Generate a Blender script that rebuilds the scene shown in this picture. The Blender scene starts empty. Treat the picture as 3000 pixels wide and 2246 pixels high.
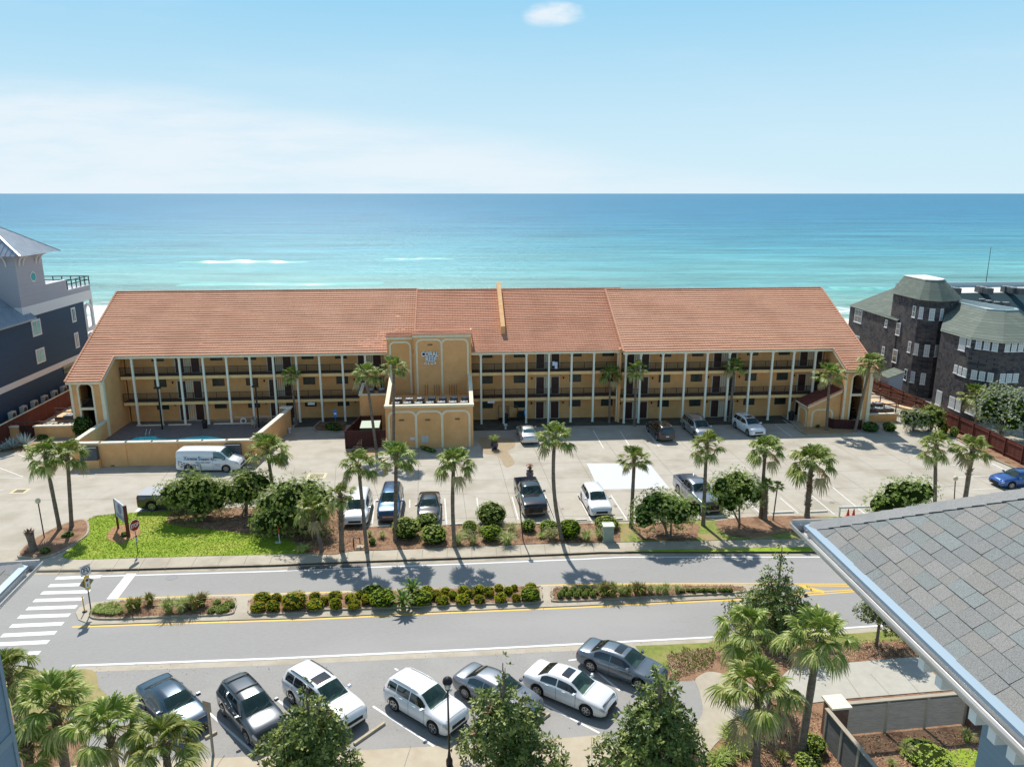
import bpy, bmesh, math, random
from mathutils import Vector, Matrix, Euler
D_ = bpy.data
scene = bpy.context.scene
col = scene.collection
R = math.radians

# ------------------------------------------------------------------ camera
CAMH, FPX = 26.4, 2217.0
TH = math.atan(557/2217)
CT, ST = math.cos(TH), math.sin(TH)
cam = D_.cameras.new('camera'); camo = D_.objects.new('camera', cam); col.objects.link(camo)
camo.location = (0, 0, CAMH); camo.rotation_euler = (math.pi/2 - TH, 0, 0)
cam.sensor_width = 36; cam.lens = FPX/3000*36; cam.clip_start = 0.2; cam.clip_end = 200000
scene.camera = camo

# ------------------------------------------------------------------ light
SUNDIR = Vector((-1.6, 5.2, 6.9)).normalized()
sun = D_.lights.new('sun', 'SUN'); sun.energy = 4.2; sun.angle = R(.6); sun.color = (1, .955, .88)
suno = D_.objects.new('sun', sun); col.objects.link(suno); suno.rotation_euler = SUNDIR.to_track_quat('Z', 'Y').to_euler()
suno.location = (0, 0, 80)
world = D_.worlds.new('World'); scene.world = world; world.use_nodes = True
scene.view_settings.view_transform = 'Standard'; scene.view_settings.look = 'None'
scene.view_settings.exposure = 0.47; scene.view_settings.gamma = 1
SKYS = 0.13
def make_world():
    nt = world.node_tree; N = nt.nodes; L = nt.links; N.clear()
    def nd(t, **k):
        n = N.new(t)
        for a, b in k.items(): setattr(n, a, b)
        return n
    out = nd('ShaderNodeOutputWorld'); bg = nd('ShaderNodeBackground'); bg.inputs[1].default_value = SKYS
    sky = nd('ShaderNodeTexSky', sky_type='NISHITA', sun_disc=False)
    sky.sun_elevation = math.asin(SUNDIR.z); sky.sun_rotation = math.atan2(SUNDIR.x, SUNDIR.y)
    sky.air_density = 1.0; sky.dust_density = .3; sky.ozone_density = 2.0; sky.altitude = 0
    tc = nd('ShaderNodeTexCoord'); sep = nd('ShaderNodeSeparateXYZ'); L.new(tc.outputs['Generated'], sep.inputs[0])
    def mth(op, a, b=None, c=None, clamp=False):
        m = nd('ShaderNodeMath', operation=op, use_clamp=clamp)
        for i, v in enumerate((a, b, c)):
            if v is None: continue
            if isinstance(v, (int, float)): m.inputs[i].default_value = v
            else: L.new(v, m.inputs[i])
        return m.outputs[0]
    def mr(v, a, b, c=0., d=1.):
        m = nd('ShaderNodeMapRange', interpolation_type='SMOOTHSTEP'); L.new(v, m.inputs[0])
        for i, q in enumerate((a, b, c, d)): m.inputs[i+1].default_value = q
        return m.outputs[0]
    yy = mth('MAXIMUM', sep.outputs[1], .05)
    az = mth('DIVIDE', sep.outputs[0], yy); el = mth('DIVIDE', sep.outputs[2], yy)
    cmb = nd('ShaderNodeCombineXYZ'); L.new(az, cmb.inputs[0]); L.new(el, cmb.inputs[1])
    def noise(sx, sy, sc, det=6, rough=.6, off=0):
        mp = nd('ShaderNodeMapping'); mp.inputs['Scale'].default_value = (sx, sy, 1); mp.inputs['Location'].default_value = (off, off*.7, 0)
        L.new(cmb.outputs[0], mp.inputs[0]); n = nd('ShaderNodeTexNoise'); n.inputs['Scale'].default_value = sc
        n.inputs['Detail'].default_value = det; n.inputs['Roughness'].default_value = rough
        L.new(mp.outputs[0], n.inputs['Vector']); return n.outputs['Fac']
    # wide thin cloud bank low on the left, fading right
    n1 = noise(1, 5, 3.0, 7, .55, 3.1)
    top = mth('ADD', mth('MULTIPLY', mr(az, -.75, .45), -.125), .155)      # upper edge elevation of the bank
    edge = mth('SUBTRACT', mth('ADD', top, mth('MULTIPLY', mth('SUBTRACT', n1, .5), .05)), el)
    bank = mth('MULTIPLY', mr(edge, -.012, .05), mr(noise(1, 7, 4.5, 8, .62, 1.7), .28, .62, .35, 1))
    bank = mth('MULTIPLY', bank, mr(az, .75, -.1, .12, .85))
    # small cloud high, right of centre
    n2 = noise(1, 2.6, 14, 6, .6, 9.)
    dx = mth('DIVIDE', mth('SUBTRACT', az, .051), .045); dy = mth('DIVIDE', mth('SUBTRACT', el, .210), .017)
    rr = mth('ADD', mth('MULTIPLY', dx, dx), mth('MULTIPLY', dy, dy))
    puff = mth('MULTIPLY', mr(mth('SUBTRACT', mth('MULTIPLY', n2, 2.2), rr), .25, 1.3), mr(rr, 1.9, .5))
    n3 = noise(1, 6, 2.2, 8, .62, 5.5)
    wis = mth('MULTIPLY', mr(n3, .5, .85), .16)
    def mixc(f, c1, c2):
        q = nd('ShaderNodeMixRGB'); L.new(f, q.inputs[0])
        for i, c in ((1, c1), (2, c2)):
            if isinstance(c, tuple): q.inputs[i].default_value = (*c, 1)
            else: L.new(c, q.inputs[i])
        return q.outputs[0]
    hyp = mth('SQRT', mth('ADD', mth('MULTIPLY', sep.outputs[0], sep.outputs[0]), mth('MULTIPLY', sep.outputs[1], sep.outputs[1])))
    e2 = mth('DIVIDE', sep.outputs[2], mth('MAXIMUM', hyp, .02))
    pale = mixc(mr(e2, .0, .3), (3.6, 4.75, 5.35), (1.6, 3.55, 5.0))          # damp sea air: pale at the horizon
    tn = nd('ShaderNodeMixRGB', blend_type='MULTIPLY'); tn.inputs[0].default_value = 1; tn.inputs[2].default_value = (1.12, 1.0, .86, 1); L.new(sky.outputs[0], tn.inputs[1])
    base = mixc(mr(e2, .9, .3), tn.outputs[0], pale)
    mx = mth('MAXIMUM', bank, mth('MAXIMUM', mth('MULTIPLY', puff, .95), wis), clamp=True)
    mix = nd('ShaderNodeMixRGB'); L.new(mx, mix.inputs[0]); L.new(base, mix.inputs[1]); mix.inputs[2].default_value = (4.7, 5.1, 5.45, 1)
    L.new(mix.outputs[0], bg.inputs[0]); L.new(bg.outputs[0], out.inputs[0])
make_world()
scene.cycles.max_bounces = 6; scene.cycles.transparent_max_bounces = 6
scene.cycles.use_adaptive_sampling = True

# ------------------------------------------------------------------ photo measurement -> world points
REG = {'S': (0, 0, 1), 'A': (0, 1220, 2.4356), 'B': (800, 1220, 2.4356), 'C': (1600, 1220, 2.4356), 'D': (0, 1780, 2.765),
       'E': (700, 1780, 2.765), 'F': (1400, 1780, 2.765), 'G': (2000, 1500, 2.212), '1': (0, 640, 2.3656), '2': (800, 780, 2.957),
       '3': (1400, 800, 3.067), '4': (2000, 780, 2.957), 'b': (2440, 720, 2.3), 'c': (2480, 780, 3.944), 'd': (2640, 820, 3.942),
       'f': (0, 1060, 5.267), 'g': (0, 660, 3.067), 'p': (380, 1150, 4.608), 'q': (820, 1080, 3.687), 'r': (2280, 1080, 5.267)}
PH = R(4.3); EX, EY = math.cos(PH), math.sin(PH); OX, OY = 0., 88.25
def px(r, x, y):
    a, b, s = REG[r]; return a+x/s, b+y/s
def ray(r, x, y):
    x, y = px(r, x, y); u = (x-1500)/FPX; v = (y-1123)/FPX
    return Vector((u, CT-v*ST, -ST-v*CT))
def at(r, x, y, z=0.):
    d = ray(r, x, y); t = (z-CAMH)/d.z
    return Vector((d.x*t, d.y*t, z))
def atY(r, x, y, Y):
    d = ray(r, x, y); t = Y/d.y
    return Vector((d.x*t, Y, CAMH+d.z*t))
def h2w(u, v, z=0.): return Vector((OX+EX*u-EY*v, OY+EY*u+EX*v, z))
def w2h(p): return (EX*(p.x-OX)+EY*(p.y-OY), -EY*(p.x-OX)+EX*(p.y-OY))
def uz(r, x, y, z=0.): return w2h(at(r, x, y, z))
def unv(r, x, y, v):
    d = ray(r, x, y); t = (v-EY*OX+EX*OY)/(-EY*d.x+EX*d.y)
    p = Vector((0, 0, CAMH))+d*t
    return w2h(p)[0], p.z
def unu(r, x, y, u0):
    d = ray(r, x, y); t = (u0+EX*OX+EY*OY)/(EX*d.x+EY*d.y)
    p = Vector((0, 0, CAMH))+d*t
    return w2h(p)[1], p.z

# ------------------------------------------------------------------ materials
MATS = {}
def srgb(r, g, b):
    f = lambda c: (c/255/12.92) if c/255 <= .04045 else ((c/255+.055)/1.055)**2.4
    return (f(r), f(g), f(b))
def mat(name, c1, c2=None, scale=3., rough=.8, metal=0., spec=.4, bump=0., bscale=None, coat=0., det=5, stretch=(1, 1, 1), c3=None, s3=.4, a3=.5,
        transl=0., rnd=0., contrast=(.3, .7), coord='Object'):
    if name in MATS: return MATS[name]
    m = D_.materials.new(name); m.use_nodes = True; nt = m.node_tree; N = nt.nodes; L = nt.links
    p = N['Principled BSDF']; out = N['Material Output']
    p.inputs['Roughness'].default_value = rough; p.inputs['Metallic'].default_value = metal
    p.inputs['Specular IOR Level'].default_value = spec; p.inputs['Coat Weight'].default_value = coat; p.inputs['Coat Roughness'].default_value = .06
    tc = N.new('ShaderNodeTexCoord'); mp = N.new('ShaderNodeMapping'); mp.inputs['Scale'].default_value = stretch
    L.new(tc.outputs[coord], mp.inputs[0])
    cc = None
    if c2 is not None:
        n = N.new('ShaderNodeTexNoise'); n.inputs['Scale'].default_value = scale; n.inputs['Detail'].default_value = det; n.inputs['Roughness'].default_value = .62
        L.new(mp.outputs[0], n.inputs['Vector'])
        r = N.new('ShaderNodeMapRange'); r.inputs[1].default_value = contrast[0]; r.inputs[2].default_value = contrast[1]; L.new(n.outputs['Fac'], r.inputs[0])
        mx = N.new('ShaderNodeMixRGB'); L.new(r.outputs[0], mx.inputs[0]); mx.inputs[1].default_value = (*c1, 1); mx.inputs[2].default_value = (*c2, 1)
        cc = mx.outputs[0]
        if c3 is not None:
            n3 = N.new('ShaderNodeTexNoise'); n3.inputs['Scale'].default_value = s3; n3.inputs['Detail'].default_value = 4; L.new(mp.outputs[0], n3.inputs['Vector'])
            r3 = N.new('ShaderNodeMapRange'); r3.inputs[1].default_value = .48; r3.inputs[2].default_value = .66; r3.inputs[4].default_value = a3; L.new(n3.outputs['Fac'], r3.inputs[0])
            m3 = N.new('ShaderNodeMixRGB'); L.new(r3.outputs[0], m3.inputs[0]); L.new(cc, m3.inputs[1]); m3.inputs[2].default_value = (*c3, 1); cc = m3.outputs[0]
    else:
        rg = N.new('ShaderNodeRGB'); rg.outputs[0].default_value = (*c1, 1); cc = rg.outputs[0]
    if rnd:
        oi = N.new('ShaderNodeObjectInfo'); h = N.new('ShaderNodeHueSaturation'); L.new(cc, h.inputs['Color'])
        r = N.new('ShaderNodeMapRange'); r.inputs[3].default_value = 1-rnd; r.inputs[4].default_value = 1+rnd; L.new(oi.outputs['Random'], r.inputs[0]); L.new(r.outputs[0], h.inputs['Value'])
        r = N.new('ShaderNodeMapRange'); r.inputs[3].default_value = .5-rnd*.08; r.inputs[4].default_value = .5+rnd*.08; L.new(oi.outputs['Random'], r.inputs[0]); L.new(r.outputs[0], h.inputs['Hue'])
        cc = h.outputs[0]
    L.new(cc, p.inputs['Base Color'])
    if bump:
        b = N.new('ShaderNodeTexNoise'); b.inputs['Scale'].default_value = bscale or scale*4; b.inputs['Detail'].default_value = 4; L.new(mp.outputs[0], b.inputs['Vector'])
        bp = N.new('ShaderNodeBump'); bp.inputs['Strength'].default_value = min(1, bump); bp.inputs['Distance'].default_value = .02 if bump <= 1 else .02*bump
        L.new(b.outputs['Fac'], bp.inputs['Height']); L.new(bp.outputs[0], p.inputs['Normal'])
    if transl:
        t = N.new('ShaderNodeBsdfTranslucent'); L.new(cc, t.inputs[0]); ms = N.new('ShaderNodeMixShader'); ms.inputs[0].default_value = transl
        L.new(p.outputs[0], ms.inputs[1]); L.new(t.outputs[0], ms.inputs[2]); L.new(ms.outputs[0], out.inputs[0])
    MATS[name] = m; return m

# ------------------------------------------------------------------ mesh building
class MB:
    def __init__(s): s.v = []; s.f = []; s.mi = []; s.sm = []; s.m = 0; s.smooth = False
    def add(s, vs, fs, smooth=None):
        o = len(s.v); s.v += [tuple(a) for a in vs]
        for f in fs: s.f.append([o+i for i in f]); s.mi.append(s.m); s.sm.append(s.smooth if smooth is None else smooth)
    def box(s, x0, x1, y0, y1, z0, z1):
        s.add([(x0, y0, z0), (x1, y0, z0), (x1, y1, z0), (x0, y1, z0), (x0, y0, z1), (x1, y0, z1), (x1, y1, z1), (x0, y1, z1)],
              [(0, 3, 2, 1), (4, 5, 6, 7), (0, 1, 5, 4), (1, 2, 6, 5), (2, 3, 7, 6), (3, 0, 4, 7)])
    def prism(s, poly, z0, z1, base=False):
        n = len(poly); a = sum(poly[i][0]*poly[(i+1) % n][1]-poly[(i+1) % n][0]*poly[i][1] for i in range(n))
        if a < 0: poly = poly[::-1]
        vs = [(p[0], p[1], z0) for p in poly]+[(p[0], p[1], z1) for p in poly]
        fs = [tuple(range(n, 2*n))]+[(i, (i+1) % n, n+(i+1) % n, n+i) for i in range(n)]
        if base: fs.append(tuple(range(n-1, -1, -1)))
        s.add(vs, fs)
    def bar(s, p, q, w, h=None, up=(0, 0, 1)):
        h = h or w; p = Vector(p); q = Vector(q); d = (q-p).normalized(); u = Vector(up)
        if abs(d.dot(u)) > .98: u = Vector((0, 1, 0))
        a = d.cross(u).normalized()*w/2; b = a.cross(d).normalized()*h/2
        vs = [p-a-b, p+a-b, p+a+b, p-a+b, q-a-b, q+a-b, q+a+b, q-a+b]
        s.add(vs, [(0, 1, 2, 3), (7, 6, 5, 4), (0, 4, 5, 1), (1, 5, 6, 2), (2, 6, 7, 3), (3, 7, 4, 0)])
    def tube(s, pts, rad, n=8, cap=True, smooth=True):
        pts = [Vector(p) for p in pts]; rad = rad if isinstance(rad, (list, tuple)) else [rad]*len(pts)
        vs = []; m = len(pts)
        for i, p in enumerate(pts):
            d = (pts[min(i+1, m-1)]-pts[max(i-1, 0)]).normalized(); u = Vector((0, 0, 1)) if abs(d.z) < .9 else Vector((0, 1, 0))
            a = d.cross(u).normalized(); b = a.cross(d).normalized()
            for k in range(n):
                t = 2*math.pi*k/n; vs.append(p+(a*math.cos(t)+b*math.sin(t))*rad[i])
        fs = [(i*n+k, i*n+(k+1) % n, (i+1)*n+(k+1) % n, (i+1)*n+k) for i in range(m-1) for k in range(n)]
        s.add(vs, fs, smooth)
        if cap:
            s.add(vs[:n], [tuple(range(n-1, -1, -1))], False); s.add(vs[-n:], [tuple(range(n))], False)
    def lathe(s, prof, c=(0, 0, 0), n=16, smooth=True):
        vs = []
        for r, z in prof:
            for k in range(n):
                t = 2*math.pi*k/n; vs.append((c[0]+r*math.cos(t), c[1]+r*math.sin(t), c[2]+z))
        fs = [(i*n+k, i*n+(k+1) % n, (i+1)*n+(k+1) % n, (i+1)*n+k) for i in range(len(prof)-1) for k in range(n)]
        s.add(vs, fs, smooth)
        s.add([vs[k] for k in range(n)], [tuple(range(n-1, -1, -1))], False); s.add(vs[-n:], [tuple(range(n))], False)
    def quad(s, a, b, c, d): s.add([a, b, c, d], [(0, 1, 2, 3)])
    def mesh(s, name, mats):
        me = D_.meshes.new(name); me.from_pydata(s.v, [], s.f)
        mats = mats if isinstance(mats, (list, tuple)) else [mats]
        for m in mats: me.materials.append(m)
        me.polygons.foreach_set('material_index', s.mi); me.polygons.foreach_set('use_smooth', s.sm); me.update()
        return me
    def build(s, name, mats, parent=None, loc=None, rot=None):
        return obj(name, s.mesh(name, mats), parent, loc, rot)
def obj(name, me, parent=None, loc=None, rot=None):
    o = D_.objects.new(name, me); col.objects.link(o)
    if parent: o.parent = parent
    if loc is not None: o.location = loc
    if rot is not None: o.rotation_euler = rot
    return o
def tag(o, label=None, cat=None, group=None, kind=None):
    if label: o['label'] = label
    if cat: o['category'] = cat
    if group: o['group'] = group
    if kind: o['kind'] = kind
    return o
def empty(name, loc=(0, 0, 0), rz=0., label=None, cat=None, group=None):
    o = D_.objects.new(name, None); col.objects.link(o); o.location = loc; o.rotation_euler = (0, 0, rz)
    return tag(o, label, cat, group)
def copy_tree(o, parent=None):
    c = o.copy(); col.objects.link(c); c.parent = parent
    for ch in [x for x in D_.objects if x.parent == o]: copy_tree(ch, c)
    return c
def place(o, loc, rz=0., sc=1., label=None, group=None):
    o.location = loc; o.rotation_euler = (0, 0, rz); o.scale = sc if isinstance(sc, tuple) else (sc, sc, sc)
    if label: o['label'] = label
    if group: o['group'] = group
    return o
def sheet(name, pts, z, m, kind='structure', thick=0., label=None, cat=None, group=None):
    mb = MB()
    if thick: mb.prism([(p[0], p[1]) for p in pts], z-thick, z)
    else:
        n = len(pts); a = sum(pts[i][0]*pts[(i+1) % n][1]-pts[(i+1) % n][0]*pts[i][1] for i in range(n))
        if a < 0: pts = pts[::-1]
        mb.add([(p[0], p[1], z) for p in pts], [tuple(range(n))])
    return tag(mb.build(name, m), label, cat, group, kind)
def poly(r, pts, z=0.): return [at(r, x, y, z) for x, y in pts]
def smoothpoly(pts, n=6):
    out = []; m = len(pts)
    for i in range(m):
        p0, p1, p2, p3 = [Vector((q[0], q[1])) for q in (pts[i-1], pts[i], pts[(i+1) % m], pts[(i+2) % m])]
        for k in range(n):
            t = k/n; out.append(.5*((2*p1)+(-p0+p2)*t+(2*p0-5*p1+4*p2-p3)*t*t+(-p0+3*p1-3*p2+p3)*t**3))
    return out
def stripe(mb, p, q, w, z):
    p = Vector((p[0], p[1], 0)); q = Vector((q[0], q[1], 0)); d = (q-p).normalized(); a = Vector((-d.y, d.x, 0))*w/2
    mb.add([(*(p-a)[:2], z), (*(q-a)[:2], z), (*(q+a)[:2], z), (*(p+a)[:2], z)], [(0, 1, 2, 3)])
def pathstripe(mb, pts, w, z):
    pts = [Vector((p[0], p[1])) for p in pts]; vs = []
    for i, p in enumerate(pts):
        d = (pts[min(i+1, len(pts)-1)]-pts[max(i-1, 0)]).normalized(); a = Vector((-d.y, d.x))*w/2
        vs += [(*(p-a), z), (*(p+a), z)]
    mb.add(vs, [(2*i, 2*i+2, 2*i+3, 2*i+1) for i in range(len(pts)-1)])
def text_mesh(s, size, ext=.02, bold=0., space=1., name='lettering'):
    c = D_.curves.new(name, 'FONT'); c.body = s; c.size = size; c.extrude = ext; c.offset = bold; c.space_character = space
    c.align_x = 'CENTER'; c.align_y = 'CENTER'
    o = D_.objects.new(name, c); me = D_.meshes.new_from_object(o); me.name = name
    D_.objects.remove(o); D_.curves.remove(c)
    return me
# ================================================================== SETTING
concrete = mat('lot_concrete', (.37, .335, .275), (.43, .395, .33), .8, .85, bump=.3, bscale=25, c3=(.30, .265, .205), s3=.28, a3=.75)
asphalt = mat('road_asphalt', (.262, .256, .244), (.295, .288, .274), 9, .85, bump=.5, bscale=60, c3=(.32, .31, .295), s3=.18, a3=.7, stretch=(.35, 1, 1))
asph_near = mat('parking_asphalt', (.26, .25, .235), (.31, .3, .285), 7, .88, bump=.6, bscale=50, c3=(.34, .33, .31), s3=.35, a3=.5)
sidewalkm = mat('sidewalk_concrete', (.38, .335, .26), (.44, .39, .31), 2, .85, bump=.3, bscale=30, c3=(.3, .26, .2), s3=.4, a3=.7)
kerbm = mat('kerb_concrete', (.34, .29, .21), (.42, .36, .27), 3, .85, c3=(.2, .16, .12), s3=.9, a3=.6)
mulch = mat('mulch', (.17, .085, .045), (.36, .22, .13), 9, .95, bump=1, bscale=30, c3=(.11, .055, .03), s3=1.2, a3=.8)
lawnm = mat('lawn', (.19, .29, .012), (.27, .36, .025), 1.5, .9, bump=1, bscale=60, c3=(.36, .38, .06), s3=.35, a3=.7)
drygrass = mat('dry_grass', (.16, .18, .04), (.33, .3, .12), 5, .9, bump=1, bscale=50, c3=(.4, .3, .15), s3=.7, a3=.7)
white_paint = mat('white_paint', (.78, .78, .76), (.62, .62, .6), 8, .6)
line_paint = mat('worn_line_paint', (.74, .73, .7), (.55, .53, .49), 6, .7)
yellow_paint = mat('yellow_paint', (.78, .47, .055), (.66, .4, .06), 8, .6)
sandm = mat('beach_sand', (.62, .56, .47), (.75, .7, .62), 1, .9)
groundm = mat('dune_ground', (.5, .44, .34), (.34, .33, .2), .5, .95, c3=(.12, .16, .05), s3=.12, a3=.8)
grate_m = mat('iron_grate', (.07, .07, .07), rough=.5, metal=.6)

# ground: one sheet out to the dunes and down to the beach
def make_ground():
    prof = [(-3000, -.6), (-60, -.6), (20, -.6), (110, -.6), (124, -1), (135, -3.5), (150, -5.2), (190, -6.3), (206, -7.02), (240, -8.5), (400, -12)]
    xs = [-4000, -800, -200, -120, -80, -40, 0, 40, 80, 120, 200, 800, 4000]
    mb = MB(); vs = []; rnd = random.Random(4)
    for y, z in prof:
        for x in xs: vs.append((x, y+(rnd.uniform(-3, 3) if 110 < y < 160 else 0), z))
    n = len(xs); fs = [(j*n+i, j*n+i+1, (j+1)*n+i+1, (j+1)*n+i) for j in range(len(prof)-1) for i in range(n-1)]
    mb.add(vs[:5*n], [f for f in fs if f[0] < 4*n]); mb2 = MB()
    mb.build('ground', groundm)['kind'] = 'structure'
    mb2.add(vs[4*n:], [(a-4*n, b-4*n, c-4*n, d-4*n) for a, b, c, d in fs if a >= 4*n])
    mb2.build('beach', sandm)['kind'] = 'structure'
make_ground()

def sea_material():
    m = D_.materials.new('sea_water'); m.use_nodes = True; nt = m.node_tree; N = nt.nodes; L = nt.links
    p = N['Principled BSDF']; p.inputs['Roughness'].default_value = .32; p.inputs['IOR'].default_value = 1.33; p.inputs['Specular IOR Level'].default_value = .28
    g = N.new('ShaderNodeNewGeometry'); sep = N.new('ShaderNodeSeparateXYZ'); L.new(g.outputs['Position'], sep.inputs[0])
    def mth(op, a, b=None, c=None, clamp=False):
        q = N.new('ShaderNodeMath'); q.operation = op; q.use_clamp = clamp
        for i, v in enumerate((a, b, c)):
            if v is None: continue
            if isinstance(v, (int, float)): q.inputs[i].default_value = v
            else: L.new(v, q.inputs[i])
        return q.outputs[0]
    def noise(scale, st, det=5, rough=.55, loc=(0, 0, 0)):
        mp = N.new('ShaderNodeMapping'); mp.inputs['Scale'].default_value = st; mp.inputs['Location'].default_value = loc; L.new(g.outputs['Position'], mp.inputs[0])
        n = N.new('ShaderNodeTexNoise'); n.inputs['Scale'].default_value = scale; n.inputs['Detail'].default_value = det; n.inputs['Roughness'].default_value = rough
        L.new(mp.outputs[0], n.inputs['Vector']); return n.outputs['Fac']
    big = noise(.01, (.35, 1.0, 1), 6, .6)
    ly = mth('LOGARITHM', mth('MAXIMUM', sep.outputs[1], 100), 10)      # 200 m -> 2.3, 1000 -> 3, 10000 -> 4
    ly2 = mth('ADD', ly, mth('MULTIPLY', mth('SUBTRACT', big, .5), .36))
    t = mth('DIVIDE', mth('SUBTRACT', ly2, 2.3), 1.9, clamp=True)
    cr = N.new('ShaderNodeValToRGB'); L.new(t, cr.inputs[0]); e = cr.color_ramp.elements
    cols = [(0, (.22, .36, .29)), (.06, (.15, .33, .30)), (.12, (.10, .31, .32)), (.2, (.055, .25, .31)), (.29, (.03, .19, .28)), (.4, (.016, .155, .27)), (.6, (.008, .135, .25)), (1, (.005, .125, .235))]
    e[0].position = 0; e[0].color = (*cols[0][1], 1); e[1].position = 1; e[1].color = (*cols[-1][1], 1)
    for ps, c in cols[1:-1]:
        k = e.new(ps); k.color = (*c, 1)
    st1 = noise(.06, (.16, 1, 1), 7, .6, (40, 9, 0)); st2 = noise(.35, (.25, 1, 1), 5, .6)
    var = mth('ADD', mth('MULTIPLY', mth('SUBTRACT', st1, .5), 1.9), mth('MULTIPLY', mth('SUBTRACT', st2, .5), .9))
    hv = N.new('ShaderNodeHueSaturation'); L.new(cr.outputs[0], hv.inputs['Color']); L.new(mth('ADD', var, 1.0), hv.inputs['Value'])
    # foam close to the beach
    y = sep.outputs[1]; fn = noise(.045, (.18, 1, 1), 8, .68, (3, 70, 0)); fn2 = noise(.4, (.5, 1, 1), 6, .7)
    prox = N.new('ShaderNodeMapRange'); L.new(y, prox.inputs[0]); prox.inputs[1].default_value = 285; prox.inputs[2].default_value = 205; prox.inputs[3].default_value = 0; prox.inputs[4].default_value = .24
    fo = mth('ADD', mth('ADD', mth('MULTIPLY', fn, .8), mth('MULTIPLY', fn2, .28)), prox.outputs[0])
    fm = N.new('ShaderNodeMapRange'); L.new(fo, fm.inputs[0]); fm.inputs[1].default_value = .72; fm.inputs[2].default_value = .8
    near = N.new('ShaderNodeMapRange'); L.new(y, near.inputs[0]); near.inputs[1].default_value = 300; near.inputs[2].default_value = 262
    fac = mth('MULTIPLY', fm.outputs[0], near.outputs[0])
    # sparse whitecaps
    wc = noise(.5, (.3, 1, 1), 3, .7, (11, 3, 0)); wc2 = noise(.02, (.4, 1, 1), 2, .5, (7, 7, 0))
    w = mth('MULTIPLY', mth('GREATER_THAN', wc, .735), mth('GREATER_THAN', wc2, .5)); lim = mth('LESS_THAN', y, 900)
    fac = mth('MAXIMUM', fac, mth('MULTIPLY', mth('MULTIPLY', w, lim), .6), clamp=True)
    mx = N.new('ShaderNodeMixRGB'); L.new(fac, mx.inputs[0]); L.new(hv.outputs[0], mx.inputs[1]); mx.inputs[2].default_value = (.86, .9, .9, 1)
    L.new(mx.outputs[0], p.inputs['Base Color'])
    b1 = noise(.5, (.45, 1, 1), 6, .6); b2 = noise(.09, (.3, 1, 1), 4, .6)
    bp = N.new('ShaderNodeBump'); bp.inputs['Distance'].default_value = 1.2; bp.inputs['Strength'].default_value = .8
    L.new(mth('ADD', b1, mth('MULTIPLY', b2, 2.2)), bp.inputs['Height']); L.new(bp.outputs[0], p.inputs['Normal'])
    return m
seam = sea_material()
mb = MB()
ys = [196, 260, 400, 900, 3000, 12000, 60000]
vs = [(x, y, -7.0) for y in ys for x in (-60000, -2000, 0, 2000, 60000)]
mb.add(vs, [(j*5+i, j*5+i+1, j*5+i+6, j*5+i+5) for j in range(len(ys)-1) for i in range(4)])
mb.build('sea', seam)['kind'] = 'structure'
# a breaking wave far out on the left
wavem = mat('wave_face', (.12, .42, .36), (.2, .5, .44), .3, .3, spec=.5)
foamm = mat('wave_foam', (.6, .7, .7), (.3, .5, .48), .6, .9)
def wave(p, q, h, seed, foam):
    rnd = random.Random(seed); mb = MB(); n = 60; vs = []
    for i in range(n+1):
        t = i/n; x = p[0]+(q[0]-p[0])*t; y = p[1]+(q[1]-p[1])*t+math.sin(t*9+seed)*1.0
        a = h*math.sin(math.pi*t)**.6*(1+.25*math.sin(t*23+seed))
        vs += [(x, y-2.6, -7.02), (x, y-.7, -7+a*.75), (x, y, -7+a), (x, y+1.2, -7+a*.7), (x, y+7, -7.02)]
    mb.m = 0; mb.smooth = True
    for i in range(n):
        for k in range(4):
            t = i/n; mb.m = 1 if (foam[0] < t < foam[1] and k in (1, 2) and rnd.random() < .38) else 0
            mb.f.append([i*5+k, i*5+k+5, i*5+k+6, i*5+k+1]); mb.mi.append(mb.m); mb.sm.append(True)
    mb.v = vs
    mb.build('wave', [wavem, foamm])['kind'] = 'structure'
a, b = at('S', 515, 769, -7), at('S', 900, 768, -7); wave(a, b, 1.1, 3, (.5, 1))
a, b = at('S', 1120, 759, -7), at('S', 1330, 759, -7); wave(a, b, .6, 8, (.1, .9))
a, b = at('S', 520, 835, -7), at('S', 1120, 832, -7); wave(a, b, .5, 5, (2, 3))
a, b = at('S', 2440, 846, -7), at('S', 2620, 848, -7); wave(a, b, .7, 6, (2, 3))

# road (z -0.13), upland slab with the far kerb
ZR = -.13
kerb = [(-95, 48.6), (-60, 49.2), (-35, 49.7), (-29.4, 49.85), (-17.5, 50.57), (-12, 51.07), (-3, 51.75), (5.17, 52.45), (8.4, 52.8), (23.6, 52.8), (60, 52.9), (95, 53)]
tag(sheet('road', [(-95, 12), (95, 12), (95, 53.4), (-95, 53.4)], ZR, asphalt), kind='structure')
pave = mat('forecourt_slab', (.36, .32, .25), (.42, .37, .3), 1.5, .88)
sheet('forecourt', kerb+[(95, 112), (-95, 112)], 0., pave, thick=.4)
lot = sheet('parking_lot', [(-60, 52.3), (-29, 53.2), (-18, 54), (60, 56.2), (60, 104), (-60, 104)], .004, concrete)
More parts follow.
